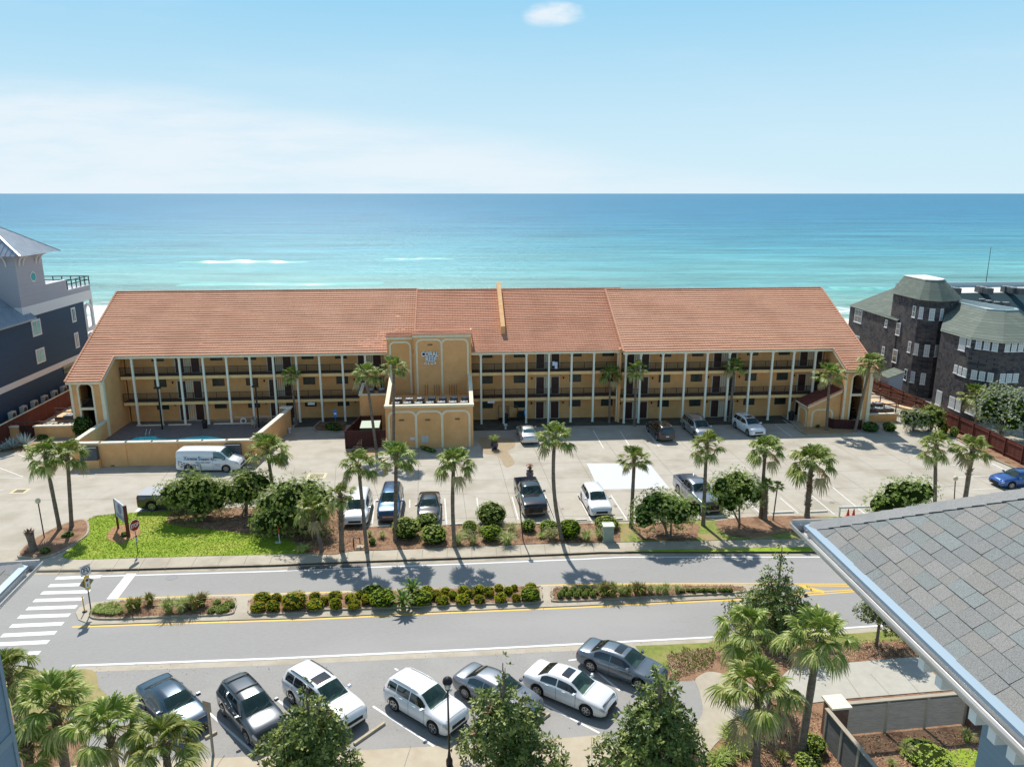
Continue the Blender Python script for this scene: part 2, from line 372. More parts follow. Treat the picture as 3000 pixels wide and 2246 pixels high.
# kerb top strip and gutter pan
mb = MB(); pathstripe(mb, [(x, y-.22) for x, y in kerb if -60 < x < 60], .4, ZR+.004); mb.build('gutter_pan', kerbm)['kind'] = 'structure'
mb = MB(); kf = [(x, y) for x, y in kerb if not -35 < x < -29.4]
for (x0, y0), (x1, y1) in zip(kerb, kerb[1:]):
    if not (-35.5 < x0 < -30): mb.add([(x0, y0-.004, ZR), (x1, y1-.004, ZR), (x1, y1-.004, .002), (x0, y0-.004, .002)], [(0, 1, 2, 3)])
mb.build('kerb_face', mat('shaded_dirty_kerb_face', (.06, .05, .04), (.11, .09, .07), 3, .95))['kind'] = 'structure'  # dark colour holds the kerb's shade as well as its dirt
mb = MB(); pathstripe(mb, [(x, y+.1) for x, y in kerb if -60 < x < 60], .16, .0085); mb.build('kerb', kerbm)['kind'] = 'structure'
# far sidewalk
def off(pts, d): return [(x, y+d) for x, y in pts]
kk = [k for k in kerb if -30 < k[0] < 70]
sw_far = poly('A', [(2192, 978), (1200, 1000), (590, 1018), (270, 1022)])+poly('A', [(150, 1005)])
sw = [(-60, 49.32)]+[(x, y+.19) for x, y in kerb if -60 < x < 7]+[tuple(at('C', 540, 965)[:2]), tuple(at('C', 1400, 940)[:2]), tuple(at('C', 1960, 925)[:2]), (60, 54.3), (60, 56.6)]+[tuple(at('C', *p)[:2]) for p in ((1850, 872), (1060, 888), (530, 897), (0, 908))]+[tuple(at('B', *p)[:2]) for p in ((1500, 925), (800, 955), (0, 978))]+[tuple(p[:2]) for p in sw_far]+[(-60, 51.7)]
sheet('sidewalk', sw, .008, sidewalkm)
# joints across the sidewalk and the lot
jm = mat('joint_dark', (.13, .115, .09), (.3, .27, .22), 3, .9)
mb = MB()
for i in range(34):
    x = -40+i*1.85; yk = 50.9+(x+12)*.08 if x < 8 else 52.9
    if x < 22: stripe(mb, (x, yk+(.12 if x < 8 else 1)), (x-.1+x*.01, yk+2.3), .035, .012)
for r in (((-60, 61.9), (42, 65.9)), ((-60, 69.2), (-30, 68.6)), ((-16, 70.8), (42, 74.8)), ((-12, 66.9), (42, 70.5)), ((-24, 57.9), (42, 60.8))): stripe(mb, r[0], r[1], .045, .008)
for i in range(20):
    x = -33+i*4.1; stripe(mb, (x+.9, 55 if x > -12 else 62), (x-1.8 if x > -15 else x-.9, 79 if x > -12 else 71), .04, .0085)
mb.build('paving_joints', jm)['kind'] = 'structure'
# hairline cracks
mb = MB(); rnd = random.Random(5)
crk = mat('crack', (.27, .24, .19), rough=.95)
for i in range(46):
    x, y = rnd.uniform(-36, 40), rnd.uniform(57, 77); a = rnd.uniform(0, 6.3); pts = [(x, y)]
    for k in range(rnd.randint(5, 12)):
        a += rnd.uniform(-.7, .7); s = rnd.uniform(.3, .7); x += math.cos(a)*s*1.4; y += math.sin(a)*s; pts.append((x, y))
    if all(54.8 < q[1] < 78 for q in pts): pathstripe(mb, pts, .03, .009)
for i in range(9):
    x, y = rnd.uniform(-28, 24), rnd.uniform(40, 50); pts = [(x, y)]
    for k in range(9): y += .5; x += rnd.uniform(-.15, .2); pts.append((x, y))
    if y < 49.6 and not any(43 < q[1] < 48 for q in pts): pathstripe(mb, pts, .03, ZR+.004)
mb.build('cracks', crk)['kind'] = 'structure'
# pale repaired slab
sheet('concrete_patch', poly('C', [(290, 335), (735, 332), (880, 512), (375, 520)]), .012, mat('pale_concrete', (.52, .53, .53), (.56, .57, .57), 2, .8))
wetm = mat('wet_stain', (.32, .22, .12), (.36, .3, .2), 3, .35, spec=.5)
sheet('wet_concrete', smoothpoly(poly('3', [(20, 1484), (280, 1482), (330, 1500), (330, 1560), (270, 1600), (330, 1700), (250, 1740), (180, 1640), (60, 1620), (30, 1560)])), .012, wetm)
# stall lines in the hotel lot
mb = MB()
L_ = [('B', 725, 600, 705, 790), ('B', 975, 595, 975, 650), ('B', 1225, 583, 1240, 790), ('B', 1455, 578, 1470, 745), ('B', 1705, 572, 1750, 735), ('B', 1940, 560, 2010, 735), ('B', 2175, 555, 2192, 600), ('C', 0, 585, 60, 740),
      ('C', 225, 560, 330, 760), ('C', 462, 560, 580, 740), ('C', 700, 548, 780, 680), ('C', 925, 540, 1100, 740), ('C', 1270, 640, 1340, 720), ('C', 1420, 590, 1560, 720), ('C', 1670, 580, 1800, 690), ('C', 1890, 560, 2060, 700), ('C', 2045, 505, 2330, 740),
      ('3', 1035, 1410, 1130, 1575), ('3', 1280, 1420, 1375, 1575), ('3', 1500, 1400, 1630, 1560), ('4', 800, 1370, 950, 1480), ('4', 870, 1330, 975, 1400)]
for r, a, b, c, d in L_: stripe(mb, at(r, a, b), at(r, c, d), .11, .016)
for r, a, b, c, d in (('b', 415, 1350, 550, 1342), ('b', 540, 1422, 660, 1416), ('b', 750, 1482, 890, 1476), ('b', 830, 1562, 960, 1554), ('b', 945, 1553, 1190, 1540), ('b', 940, 1642, 1100, 1634),
                      ('A', 0, 437, 165, 437), ('A', 0, 368, 165, 430), ('A', 0, 525, 30, 522), ('A', 130, 270, 200, 296)): stripe(mb, at(r, a, b), at(r, c, d), .11, .016)
mb.m = 0; stripe(mb, at('A', 1030, 632), at('A', 985, 680), .55, .0165)
mb.build('stall_lines', line_paint)['kind'] = 'structure'
# yellow and white road markings
mb = MB()
yn = [('A', 515, 1500), ('A', 1350, 1472), ('A', 2192, 1447), ('B', 1100, 1405), ('B', 2192, 1360), ('C', 700, 1336), ('C', 1340, 1307), ('C', 1700, 1285)]
pathstripe(mb, [at(r, x, y, ZR) for r, x, y in yn], .17, ZR+.006)
yf = [('A', 840, 1298), ('A', 1500, 1277), ('A', 2192, 1257), ('B', 1100, 1228), ('B', 2192, 1195), ('C', 700, 1191), ('C', 1320, 1190)]
pathstripe(mb, [at(r, x, y, ZR) for r, x, y in yf], .15, ZR+.006)
for pts in ([('C', 1750, 1268), ('C', 1900, 1252), ('C', 2192, 1235), ('C', 2600, 1205)], [('C', 1690, 1290), ('C', 1900, 1270), ('C', 2192, 1248), ('C', 2600, 1218)],
            [('C', 1320, 1190), ('C', 2150, 1194), ('C', 2600, 1200)], [('C', 1800, 1204), ('C', 2170, 1209), ('C', 2600, 1212)]):
    pathstripe(mb, [at(r, x, y, ZR) for r, x, y in pts], .13, ZR+.007)
stripe(mb, at('C', 1815, 1208, ZR), at('C', 1985, 1252, ZR), .4, ZR+.0075)
mb.build('yellow_lines', yellow_paint)['kind'] = 'structure'
mb = MB()
wl = [(-25.5, 38.55), (-14.06, 39.24), (-2.05, 40.19), (12.21, 41.44), (22.89, 42.69), (40, 44)]
pathstripe(mb, wl, .17, ZR+.006)
pathstripe(mb, [(x, y-.75) for x, y in kerb if -31 < x < 60], .14, ZR+.006)
for (r, x0, y0, x1, y1, h) in (('A', 400, 1152, 722, 1140, 0), ('A', 350, 1205, 640, 1195, 0), ('A', 297, 1257, 640, 1247, 0), ('A', 243, 1311, 590, 1300, 0), ('A', 193, 1368, 547, 1356, 0), ('A', 133, 1427, 497, 1415, 0), ('A', 77, 1492, 450, 1476, 0),
                              ('A', 12, 1560, 398, 1541, 0), ('A', -50, 1625, 345, 1606, 0), ('D', -90, 385, 320, 365, 0)):
    stripe(mb, at(r, x0, y0, ZR), at(r, x1, y1, ZR), .42, ZR+.006)
p = [at('A', *q, ZR) for q in ((905, 1118), (975, 1118), (838, 1300), (760, 1302))]
mb.add([(*q[:2], ZR+.0062) for q in p], [(0, 3, 2, 1)])
mb.build('white_markings', white_paint)['kind'] = 'structure'
mb = MB(); mb.lathe([(.42, 0), (.42, .004)], n=20); tag(mb.build('manhole_cover', mat('manhole_iron', (.16, .16, .17), (.2, .2, .2), 20, .6), loc=at('A', 1226, 1145, ZR)+Vector((0, 0, .004))), 'round iron manhole cover in the far lane', 'manhole')

# near side: gutter strip, parking apron, sidewalk
mb = MB(); pathstripe(mb, [(x, y-.42) for x, y in wl], .5, ZR+.005); mb.build('concrete_gutter', sidewalkm)['kind'] = 'structure'
apron = poly('D', [(743, 500), (1500, 480), (2212, 455)], ZR)+poly('F', [(0, 370), (830, 322), (1270, 310), (1320, 370), (1560, 520), (1500, 620), (1420, 760), (1200, 1020), (560, 1066), (0, 1090)], ZR)+poly('E', [(1600, 1120), (0, 1208)], ZR)+poly('D', [(1650, 1222), (600, 1290), (740, 820), (860, 720)], ZR)
sheet('parking_apron', apron, ZR+.0025, asph_near)
swn = poly('E', [(1600, 1120), (850, 1162), (0, 1208)], ZR)+poly('D', [(1650, 1222), (400, 1290)], ZR)+[Vector((-24, 26, 0)), Vector((12, 26, 0))]+poly('F', [(1500, 1288), (1000, 1028), (560, 1066)], ZR)
sheet('near_sidewalk', swn, ZR+.02, mat('near_walk', (.42, .355, .26), (.47, .41, .31), 1.6, .85, bump=.3, bscale=30, c3=(.36, .29, .2), s3=.7, a3=.6), thick=.02)
mb = MB()
for x in range(-14, 8, 3): stripe(mb, (x, 31.4+(x+13)*.07), (x-.6, 26), .03, ZR+.024)
mb.build('walk_joints', jm)['kind'] = 'structure'
sl = MB()
for r, a, b, c, d in (('D', 1600, 765, 2080, 1195), ('E', 300, 735, 430, 835), ('E', 1085, 795, 1580, 1120), ('E', 1262, 490, 1290, 505), ('F', 515, 770, 985, 1012), ('F', 735, 425, 840, 412), ('F', 840, 415, 1150, 670)):
    stripe(sl, at(r, a, b, ZR), at(r, c, d, ZR), .12, ZR+.008)
sl.build('bay_lines', white_paint)['kind'] = 'structure'
# planting strips on the near side
sheet('grass_verge', smoothpoly(poly('D', [(-100, 520), (400, 512), (745, 503), (800, 640), (880, 740), (700, 860), (300, 900), (-100, 1000)], ZR), 4), ZR+.012, drygrass)
sheet('planting_bed', poly('D', [(-300, 900), (300, 860), (560, 900), (700, 1100), (700, 1500), (-300, 1500)], ZR), ZR+.016, mulch)
sheet('grass_verge', poly('F', [(1275, 308), (1900, 280)], ZR)+poly('G', [(160, 838), (1100, 785), (1450, 758), (1800, 740), (1800, 900), (1450, 830), (1100, 850), (200, 900)], ZR)+poly('F', [(1700, 420), (1500, 520), (1330, 380)], ZR), ZR+.012, mat('verge_lawn', (.13, .17, .025), (.25, .27, .06), 4, .9, bump=1, bscale=60, c3=(.33, .28, .1), s3=.8, a3=.6))
sheet('planting_bed', poly('F', [(1530, 380), (1900, 320)], ZR)+poly('G', [(200, 870), (1100, 830), (1450, 815), (1900, 830), (2300, 1000), (2400, 1700), (0, 1700), (100, 1500), (300, 1380), (240, 1180), (60, 1080)], ZR)+poly('F', [(1740, 590), (1560, 590), (1510, 500)], ZR), ZR+.009, mulch)
sheet('path', smoothpoly(poly('F', [(1760, 590), (1820, 535), (1900, 520), (2060, 560), (2350, 700), (2300, 860), (2140, 960), (1950, 1080), (1800, 1230), (1500, 1290), (1480, 1100), (1800, 900), (1800, 700)], ZR), 5), ZR+.03, sidewalkm, thick=.03)
sheet('concrete_pad', poly('G', [(700, 1010), (1520, 938), (1640, 1060), (1775, 1150), (1010, 1215), (820, 1240), (560, 1150)], ZR), ZR+.045, mat('pad_concrete', (.38, .36, .31), (.44, .42, .36), 2, .85, bump=.3), thick=.05)
mb = MB()
for a, b, c, d in ((1040, 1040, 1150, 1200), (1215, 1050, 1340, 1185), (1370, 985, 1530, 1170)): stripe(mb, at('G', a, b, ZR), at('G', c, d, ZR), .03, ZR+.05)
mb.build('pad_joints', jm)['kind'] = 'structure'
sheet('back_lawn', smoothpoly(poly('G', [(1700, 1560), (1900, 1540), (2000, 1700), (1750, 1700)], ZR), 4), ZR+.014, lawnm)

# far side: entrance island, lawn, beds
lawn = smoothpoly(poly('A', [(620, 740), (760, 700), (1000, 684), (1300, 676), (1380, 760), (1700, 830), (1900, 830), (2040, 860), (2130, 930), (2140, 975), (1900, 984), (1200, 1001), (600, 1018), (470, 1010), (450, 985), (560, 900), (640, 830)]), 3)
sheet('lawn', lawn, .03, lawnm, thick=.03)
isl = smoothpoly(poly('A', [(125, 1000), (160, 940), (270, 860), (430, 780), (560, 738), (620, 740), (640, 790), (620, 850), (520, 920), (400, 985), (290, 1015), (200, 1018)]), 4)
sheet('island_kerb', isl, .1, kerbm, thick=.1)
c = sum(isl, Vector((0, 0)))/len(isl); sheet('island_bed', [c+(p-c)*.93 for p in isl], .115, mulch, thick=.03)
bed1 = smoothpoly(poly('A', [(1215, 700), (1300, 672), (1700, 655), (2100, 660), (2300, 640), (2550, 720), (2500, 960), (2140, 968), (2100, 900), (1800, 835), (1400, 800), (1200, 760)]), 3)
sheet('planting_bed', bed1, .04, mulch, thick=.03)
bed2 = poly('B', [(150, 968), (200, 860), (560, 810), (700, 790), (1200, 782), (1720, 770), (2192, 762)])+poly('C', [(330, 762), (530, 765), (530, 895), (0, 905)])+poly('B', [(1500, 922), (800, 952)])
sheet('planting_bed', bed2, .036, mulch, thick=.03)
sheet('verge_lawn', poly('C', [(530, 765), (1080, 742), (1240, 742), (1850, 712), (2000, 712), (2200, 720), (2200, 862), (1850, 870), (1060, 886), (530, 895)]), .03, mat('thin_lawn', (.1, .14, .02), (.26, .3, .06), 2.5, .9, bump=1, bscale=60, c3=(.34, .24, .12), s3=.5, a3=.9), thick=.03)
sheet('verge_lawn', poly('C', [(560, 962), (900, 948), (1950, 928), (2500, 920), (2500, 955), (1960, 962), (800, 964)]), .03, lawnm, thick=.03)
sheet('planting_bed', smoothpoly(poly('C', [(660, 760), (1060, 765), (1080, 830), (1040, 884), (700, 880), (640, 820)]), 4), .045, mulch, thick=.03)
sheet('planting_bed', smoothpoly(poly('C', [(1230, 745), (1500, 715), (1850, 712), (2000, 740), (1900, 815), (1700, 830), (1500, 860), (1330, 855), (1230, 800)]), 4), .045, mulch, thick=.03)
mb = MB()
ed = [('A', 640, 728), ('A', 800, 697), ('A', 1000, 682), ('A', 1300, 672), ('A', 2000, 652)]
pathstripe(mb, smoothpoly([at(*e) for e in ed]+[at('A', 2100, 900), at('A', 700, 900)], 4)[:17], .16, .034)
stripe(mb, at('B', 640, 788), at('B', 2192, 752), .16, .045); stripe(mb, at('C', 0, 752), at('C', 1200, 735), .16, .045)
mb.build('bed_edging', kerbm)['kind'] = 'structure'
tag(sheet('sign_bed', smoothpoly(poly('A', [(762, 860), (800, 800), (880, 775), (980, 790), (1003, 830), (960, 865), (900, 890), (880, 910), (800, 890)]), 4), .05, mat('red_mulch', (.3, .13, .06), (.45, .26, .15), 8, .95, bump=1), thick=.03), kind='structure')

# median: apron strip, raised kerb islands with mulch
ap = poly('A', [(540, 1400), (570, 1360), (650, 1330), (860, 1306), (1500, 1283), (2192, 1263)], ZR)+poly('B', [(1100, 1235), (2192, 1202)], ZR)+poly('C', [(700, 1200), (1400, 1200), (1700, 1225), (1500, 1290), (700, 1328)], ZR)+poly('B', [(2192, 1350), (1100, 1396)], ZR)+poly('A', [(2192, 1438), (1350, 1463), (650, 1487), (560, 1450)], ZR)
sheet('median_apron', ap, ZR+.05, sidewalkm, thick=.05)
def island(pts, nm='median_kerb'):
    s = smoothpoly(pts, 5); c = sum(s, Vector((0, 0)))/len(s)
    sheet('median_kerb', s, .02, kerbm, thick=.12)
    ins = []
    for i, p in enumerate(s):
        d = (s[(i+1) % len(s)]-s[i-1]).normalized(); nrm = Vector((-d.y, d.x))
        if (c-p).dot(nrm) < 0: nrm = -nrm
        ins.append(p+nrm*.17)
    sheet('median_bed', ins, .03, mulch, thick=.02)
    return s
i1 = island(poly('A', [(650, 1395), (700, 1350), (880, 1322), (1300, 1308), (1640, 1300), (1690, 1330), (1680, 1380), (1630, 1420), (1300, 1436), (900, 1452), (690, 1452), (640, 1430)], ZR))
i2 = island(poly('A', [(1770, 1370), (1810, 1300), (2192, 1280)], ZR)+poly('B', [(700, 1255), (1300, 1232), (1860, 1215), (1915, 1240), (1920, 1300), (1870, 1335), (1300, 1355), (700, 1380), (200, 1395)], ZR)+poly('A', [(2192, 1410), (1830, 1422), (1770, 1405)], ZR))
i3 = island(poly('C', [(30, 1260), (90, 1222), (500, 1212), (1300, 1212), (1420, 1235), (1340, 1268), (700, 1300), (100, 1328), (40, 1300)], ZR))

# oil drips where cars stand, tyre polish on the lanes
rnd = random.Random(15); oil = mat('oil_stain', (.17, .16, .145), (.24, .225, .2), 6, .7); mb = MB()
for i in range(26):
    if i < 10: c = Vector((-12+i*1.9+rnd.uniform(-.5, .5), 33.5+i*.35+rnd.uniform(-.6, .6))); z = ZR+.006
    else: c = Vector((-14+(i-10)*3.0+rnd.uniform(-1, 1), 59.5+(i-10)*.12+rnd.uniform(-1.2, 1.2))); z = .0145
    r_ = rnd.uniform(.08, .3); pts = smoothpoly([c+Vector((math.cos(k*.9)*r_*rnd.uniform(.6, 1.3), math.sin(k*.9)*r_*rnd.uniform(.6, 1.6))) for k in range(7)], 3); mb.add([(p.x, p.y, z) for p in pts], [tuple(range(len(pts)))])
mb.build('oil_stains', oil)['kind'] = 'structure'
# storm drains
def grate(p, w, h, rz, label):
    t = empty('storm_drain', p, rz, label, 'drain')
    mb = MB(); mb.box(-w/2-.25, w/2+.25, -h/2-.2, h/2+.2, .004, .014); mb.build('drain_frame', mat('drain_collar', srgb(206, 190, 150)), t)
    mb = MB()
    n = 9
    for k in range(n):
        x = -w/2+w*(k+.5)/n; mb.box(x-.035*w, x+.035*w, -h/2, h/2, .016, .026)
    mb.build('grate', grate_m, t)
grate(at('B', 313, 422), 1.3, .95, .05, 'square steel storm drain grate in the concrete lot')
grate(at('A', 142, 532), .9, .7, .05, 'small storm drain grate at the left of the lot')
t = empty('kerb_inlet', (at('B', 395, 1072, ZR)), math.atan(.085), 'long slotted drain inlet let into the far kerb', 'drain')
mb = MB(); mb.box(-2.9, 2.9, -.28, .28, .006, .02); mb.build('inlet_frame', mat('inlet_iron', (.1, .09, .08), (.16, .15, .13), 9, .7), t)
mb = MB()
for k in range(40): x = -2.8+k*.143; mb.box(x, x+.06, -.24, .1, .021, .03)
mb.build('grate', grate_m, t)
# ================================================================== HOTEL
stucco = mat('stucco', (.82, .44, .19), (.73, .385, .16), 1.2, .9, bump=.6, bscale=18, c3=(.64, .33, .12), s3=.35, a3=.5, contrast=(.35, .65))
cream = mat('cream_trim', (.84, .74, .54), (.72, .63, .45), 2, .8, bump=.2, bscale=20)
colm = mat('column_paint', (.88, .84, .72), (.78, .74, .62), 2, .7)
tanband = mat('slab_edge', (.86, .56, .26), (.78, .5, .22), 1.5, .85)
doorm = mat('door_wood', srgb(74, 40, 34), srgb(58, 32, 30), 5, .5)
jambm = mat('door_jamb', srgb(212, 205, 186), rough=.7)
wing_glass = mat('shutter_green', srgb(22, 48, 42), srgb(14, 34, 32), 8, .25, spec=.6)
railm = mat('rail_metal', srgb(58, 44, 40), rough=.6)
darkfloor = mat('walkway_floor', srgb(92, 80, 74), srgb(74, 64, 60), 2, .9)
capm = mat('wall_cap', srgb(232, 222, 200), srgb(212, 202, 180), 1.5, .8, c3=srgb(180, 168, 145), s3=.6, a3=.5)
blackm = mat('black_metal', (.02, .02, .022), rough=.45)
interior = mat('dark_interior', srgb(58, 46, 40), rough=.9)

def tile_material(name, c1, c2, c3):
    m = D_.materials.new(name); m.use_nodes = True; nt = m.node_tree; N = nt.nodes; L = nt.links; p = N['Principled BSDF']
    p.inputs['Roughness'].default_value = .85; p.inputs['Specular IOR Level'].default_value = .2
    tc = N.new('ShaderNodeTexCoord')
    def noise(sc, st, det=3):
        mp = N.new('ShaderNodeMapping'); mp.inputs['Scale'].default_value = st; L.new(tc.outputs['Object'], mp.inputs[0])
        n = N.new('ShaderNodeTexNoise'); n.inputs['Scale'].default_value = sc; n.inputs['Detail'].default_value = det; L.new(mp.outputs[0], n.inputs['Vector']); return n.outputs['Fac']
    def mr(v, a, b, c, d):
        r = N.new('ShaderNodeMapRange'); L.new(v, r.inputs[0])
        for i, q in enumerate((a, b, c, d)): r.inputs[i+1].default_value = q
        return r.outputs[0]
    def mix(f, a, b):
        x = N.new('ShaderNodeMixRGB'); L.new(f, x.inputs[0])
        for i, q in ((1, a), (2, b)):
            if isinstance(q, tuple): x.inputs[i].default_value = (*q, 1)
            else: L.new(q, x.inputs[i])
        return x.outputs[0]
    a = mix(mr(noise(3.2, (1, 2.6, 1)), .35, .65, 0, 1), c1, c2)
    b = mix(mr(noise(.22, (1, .6, 1), 5), .5, .7, 0, .55), a, c3)
    L.new(b, p.inputs['Base Color'])
    w = N.new('ShaderNodeTexWave'); w.bands_direction = 'X'; w.inputs['Scale'].default_value = 1.0; w.inputs['Distortion'].default_value = .25; w.inputs['Detail'].default_value = 1
    L.new(tc.outputs['Object'], w.inputs['Vector'])
    bp = N.new('ShaderNodeBump'); bp.inputs['Distance'].default_value = .035; bp.inputs['Strength'].default_value = 1; L.new(w.outputs['Fac'], bp.inputs['Height']); L.new(bp.outputs[0], p.inputs['Normal'])
    return m
tile = tile_material('clay_tile', (.64, .345, .225), (.54, .28, .178), (.44, .215, .135))
tile_mid = tile_material('clay_tile_mid', (.61, .31, .20), (.51, .245, .155), (.39, .175, .105))
tile_new = tile_material('clay_tile_fresh', srgb(228, 168, 138), srgb(214, 150, 120), srgb(206, 146, 116))
tile_dark = tile_material('clay_tile_dark', srgb(128, 74, 66), srgb(108, 62, 56), srgb(96, 54, 50))

hotel = empty('hotel', (OX, OY, 0), PH, 'long three storey tan hotel with red clay tile roof, white columns and square tower', 'hotel')
def courses(mb, u0, u1, va, za, vb, zb, step, lip=.085, seed=1, ubound=None):
    """overlapping tile courses from (va,za) low to (vb,zb) high; ubound(v) may give other u limits"""
    rnd = random.Random(seed); ln = math.hypot(vb-va, zb-za); n = max(1, round(ln/step)); dv = (vb-va)/n; dz = (zb-za)/n
    nv = Vector((0, -(zb-za), vb-va)).normalized(); 
    if nv.z < 0: nv = -nv
    for i in range(n):
        a0, a1 = (u0, u1) if ubound is None else ubound(va+dv*i)
        m = max(1, int((a1-a0)/1.1)); base = rnd.uniform(-.008, .008); vs = []
        for k in range(m+1):
            u = a0+(a1-a0)*k/m; w = base+rnd.uniform(-.009, .009)
            lo = Vector((u, va+dv*i, za+dz*i)); hi = lo+Vector((0, dv, dz))*1.02
            vs += [tuple(lo-Vector((0, 0, .02))), tuple(lo+nv*(lip+w)), tuple(hi+nv*.004)]
        fs = []
        for k in range(m):
            o = 3*k; fs += [(o, o+3, o+4, o+1), (o+1, o+4, o+5, o+2)]
        mb.add(vs, fs)
def roof(u0, u1, ve, ze, vr, zr, step, m, wing=None, label=None, seed=1):
    mb = MB(); courses(mb, u0, u1, ve, ze, vr, zr, step, seed=seed)
    s = (zr-ze)/(vr-ve)
    if wing: wu0, wu1, wv = wing; courses(mb, wu0, wu1, wv, ze-s*(ve-wv), ve, ze, step, seed=seed+9)
    courses(mb, u0, u1, 2*vr-ve, ze, vr, zr, step*2, seed=seed+3)
    n = int((u1-u0)/.42)       # ridge caps
    mb.smooth = True
    for k in range(n):
        u = u0+(u1-u0)*k/n; vs = []
        for uu, rr in ((u, .15), (u+(u1-u0)/n+.03, .125)):
            for j in range(6): t = math.pi*j/5; vs.append((uu, vr+math.cos(t)*rr*1.3, zr+.0+math.sin(t)*rr))
        mb.add(vs, [(j, j+1, j+7, j+6) for j in range(5)])
    mb.smooth = False
    o = mb.build('roof', m, hotel)
    for u, ok in ((u0, 1), (u1, 1)):   # rake tiles along gable edges
        mb = MB()
        a = Vector((u, (wing[2] if wing and (u in wing[:2]) else ve), 0)); a.z = ze-s*(ve-a.y); b = Vector((u, vr, zr)); m_ = int((b-a).length/.42)
        for k in range(m_):
            p = a+(b-a)*(k/m_); q = a+(b-a)*((k+1.04)/m_); mb.bar(p+Vector((0, 0, .08)), q+Vector((0, 0, .05)), .2, .16)
        mb.build('rake_tiles', m, o)
    if wing:
        mb = MB()
        iu = wing[1] if wing[0] in (u0, u1) else wing[0]
        a = Vector((iu, wing[2], ze-s*(ve-wing[2]))); b = Vector((iu, ve, ze)); m_ = 9
        for k in range(m_): mb.bar(a+(b-a)*(k/m_)+Vector((0, 0, .07)), a+(b-a)*((k+1)/m_)+Vector((0, 0, .05)), .18, .14)
        mb.build('rake_tiles', m, o)
    mb = MB()                      # soffit + fascia
    f0, f1 = (u0, u1)
    if wing: f0, f1 = (wing[1], u1) if wing[0] == u0 else (u0, wing[0])
    mb.box(f0, f1, ve+.02, ve+.12, ze-.3, ze-.04)
    mb.quad((u0, ve+.1, ze-.14), (u1, ve+.1, ze-.14), (u1, ve+3.1, ze+3*s-.14), (u0, ve+3.1, ze+3*s-.14))
    if wing:
        zw = ze-s*(ve-wing[2]); mb.box(wing[0], wing[1], wing[2]+.02, wing[2]+.14, zw-.3, zw-.04)
        iu = wing[1] if wing[0] == u0 else wing[0]
        mb.bar((iu, wing[2]+.08, zw-.16), (iu, ve+.08, ze-.16), .1, .26); ou = wing[0] if wing[0] == u0 else wing[1]
        mb.quad((wing[0], wing[2]+.1, zw-.13), (wing[1], wing[2]+.1, zw-.13), (wing[1], ve+.2, ze-.13), (wing[0], ve+.2, ze-.13))
    mb.build('fascia', cream, hotel)
    return o
SEC = {  # u0,u1, column line v, wall v, eave v,z, ridge v,z, dz of floors, wing
    'L': dict(u=(-49.3, -11.5), cv=0., wv=1.6, e=(-.5, 8.36), r=(11.2, 14.28), dz=-.3),
    'M': dict(u=(-11.5, 15.0), cv=-2.35, wv=-.75, e=(-2.85, 8.68), r=(9.05, 14.42), dz=0),
    'R': dict(u=(12.55, 41.15), cv=-3.3, wv=-1.7, e=(-3.8, 8.68), r=(7.95, 14.38), dz=0)}
roof(-49.3, -11.45, -.5, 8.36, 11.2, 14.28, .46, tile, (-49.3, -45.5, -4.4), seed=1)
roof(-11.45, 14.9, -2.85, 8.68, 9.05, 14.42, .37, tile_mid, None, seed=2)
roof(12.6, 41.2, -3.8, 8.68, 7.95, 14.38, .46, tile, (37.6, 41.2, -7.4), seed=3)
mb = MB(); rnd = random.Random(2)   # pale replaced tiles beside the tower
for c, n_ in ((2, 3), (3, 5), (4, 5), (5, 4), (6, 4), (7, 3), (8, 2)):
    for k in range(n_*3):
        if rnd.random() < .75:
            u = -18.2+(k*.33)+(.3*c if c > 5 else 0); v = -.5+c*.41; z = 8.36+.506*(v+.5)+.066
            mb.quad((u, v, z), (u+.3, v, z), (u+.3, v+.36, z+.165), (u, v+.36, z+.165))
mb.build('replaced_tiles', tile_new, hotel)
for u, v in ((-14, 3.1), (-13.2, 3.1), (-14, 5.6), (-36.6, 1.2)):
    mb = MB()
    z = 8.36+.506*(v+.5)+.07; mb.quad((u, v, z), (u+.45, v, z), (u+.45, v+.36, z+.17), (u, v+.36, z+.17))
    mb.build('replaced_tiles', tile_new, hotel)
# parapet fin standing on the middle roof
mb = MB(); s_ = (14.42-8.68)/11.9
p0, p1 = Vector((-1.05, .2, 8.68+s_*3.05+1.0)), Vector((-1.05, 9.2, 14.42+.95))
pts = [(-1.3, p0.y, p0.z), (-.8, p0.y, p0.z), (-.8, p1.y, p1.z), (-1.3, p1.y, p1.z)]
vs = pts+[(-1.3, p0.y, p0.z-1.25), (-.8, p0.y, p0.z-1.25), (-.8, p1.y, p1.z-1.4), (-1.3, p1.y, p1.z-1.4)]
mb.add(vs, [(0, 1, 2, 3), (4, 5, 1, 0), (5, 6, 2, 1), (6, 7, 3, 2), (7, 4, 0, 3)])
mb.build('roof_parapet', mat('parapet_cap', srgb(226, 180, 128), srgb(206, 156, 104), 2, .85), hotel)
# verge tiles where the left roof steps down to the middle one
mb = MB()
for k in range(40):
    t = k/40; v = -.4+11.4*t; mb.bar((-11.4, v, 8.46+.506*(v+.5)), (-11.4, v+.29, 8.46+.506*(v+.79)), .17, .16)
mb.build('verge_tiles', mat('mortar_verge', srgb(214, 172, 136), srgb(190, 140, 108), 6, .9), hotel)

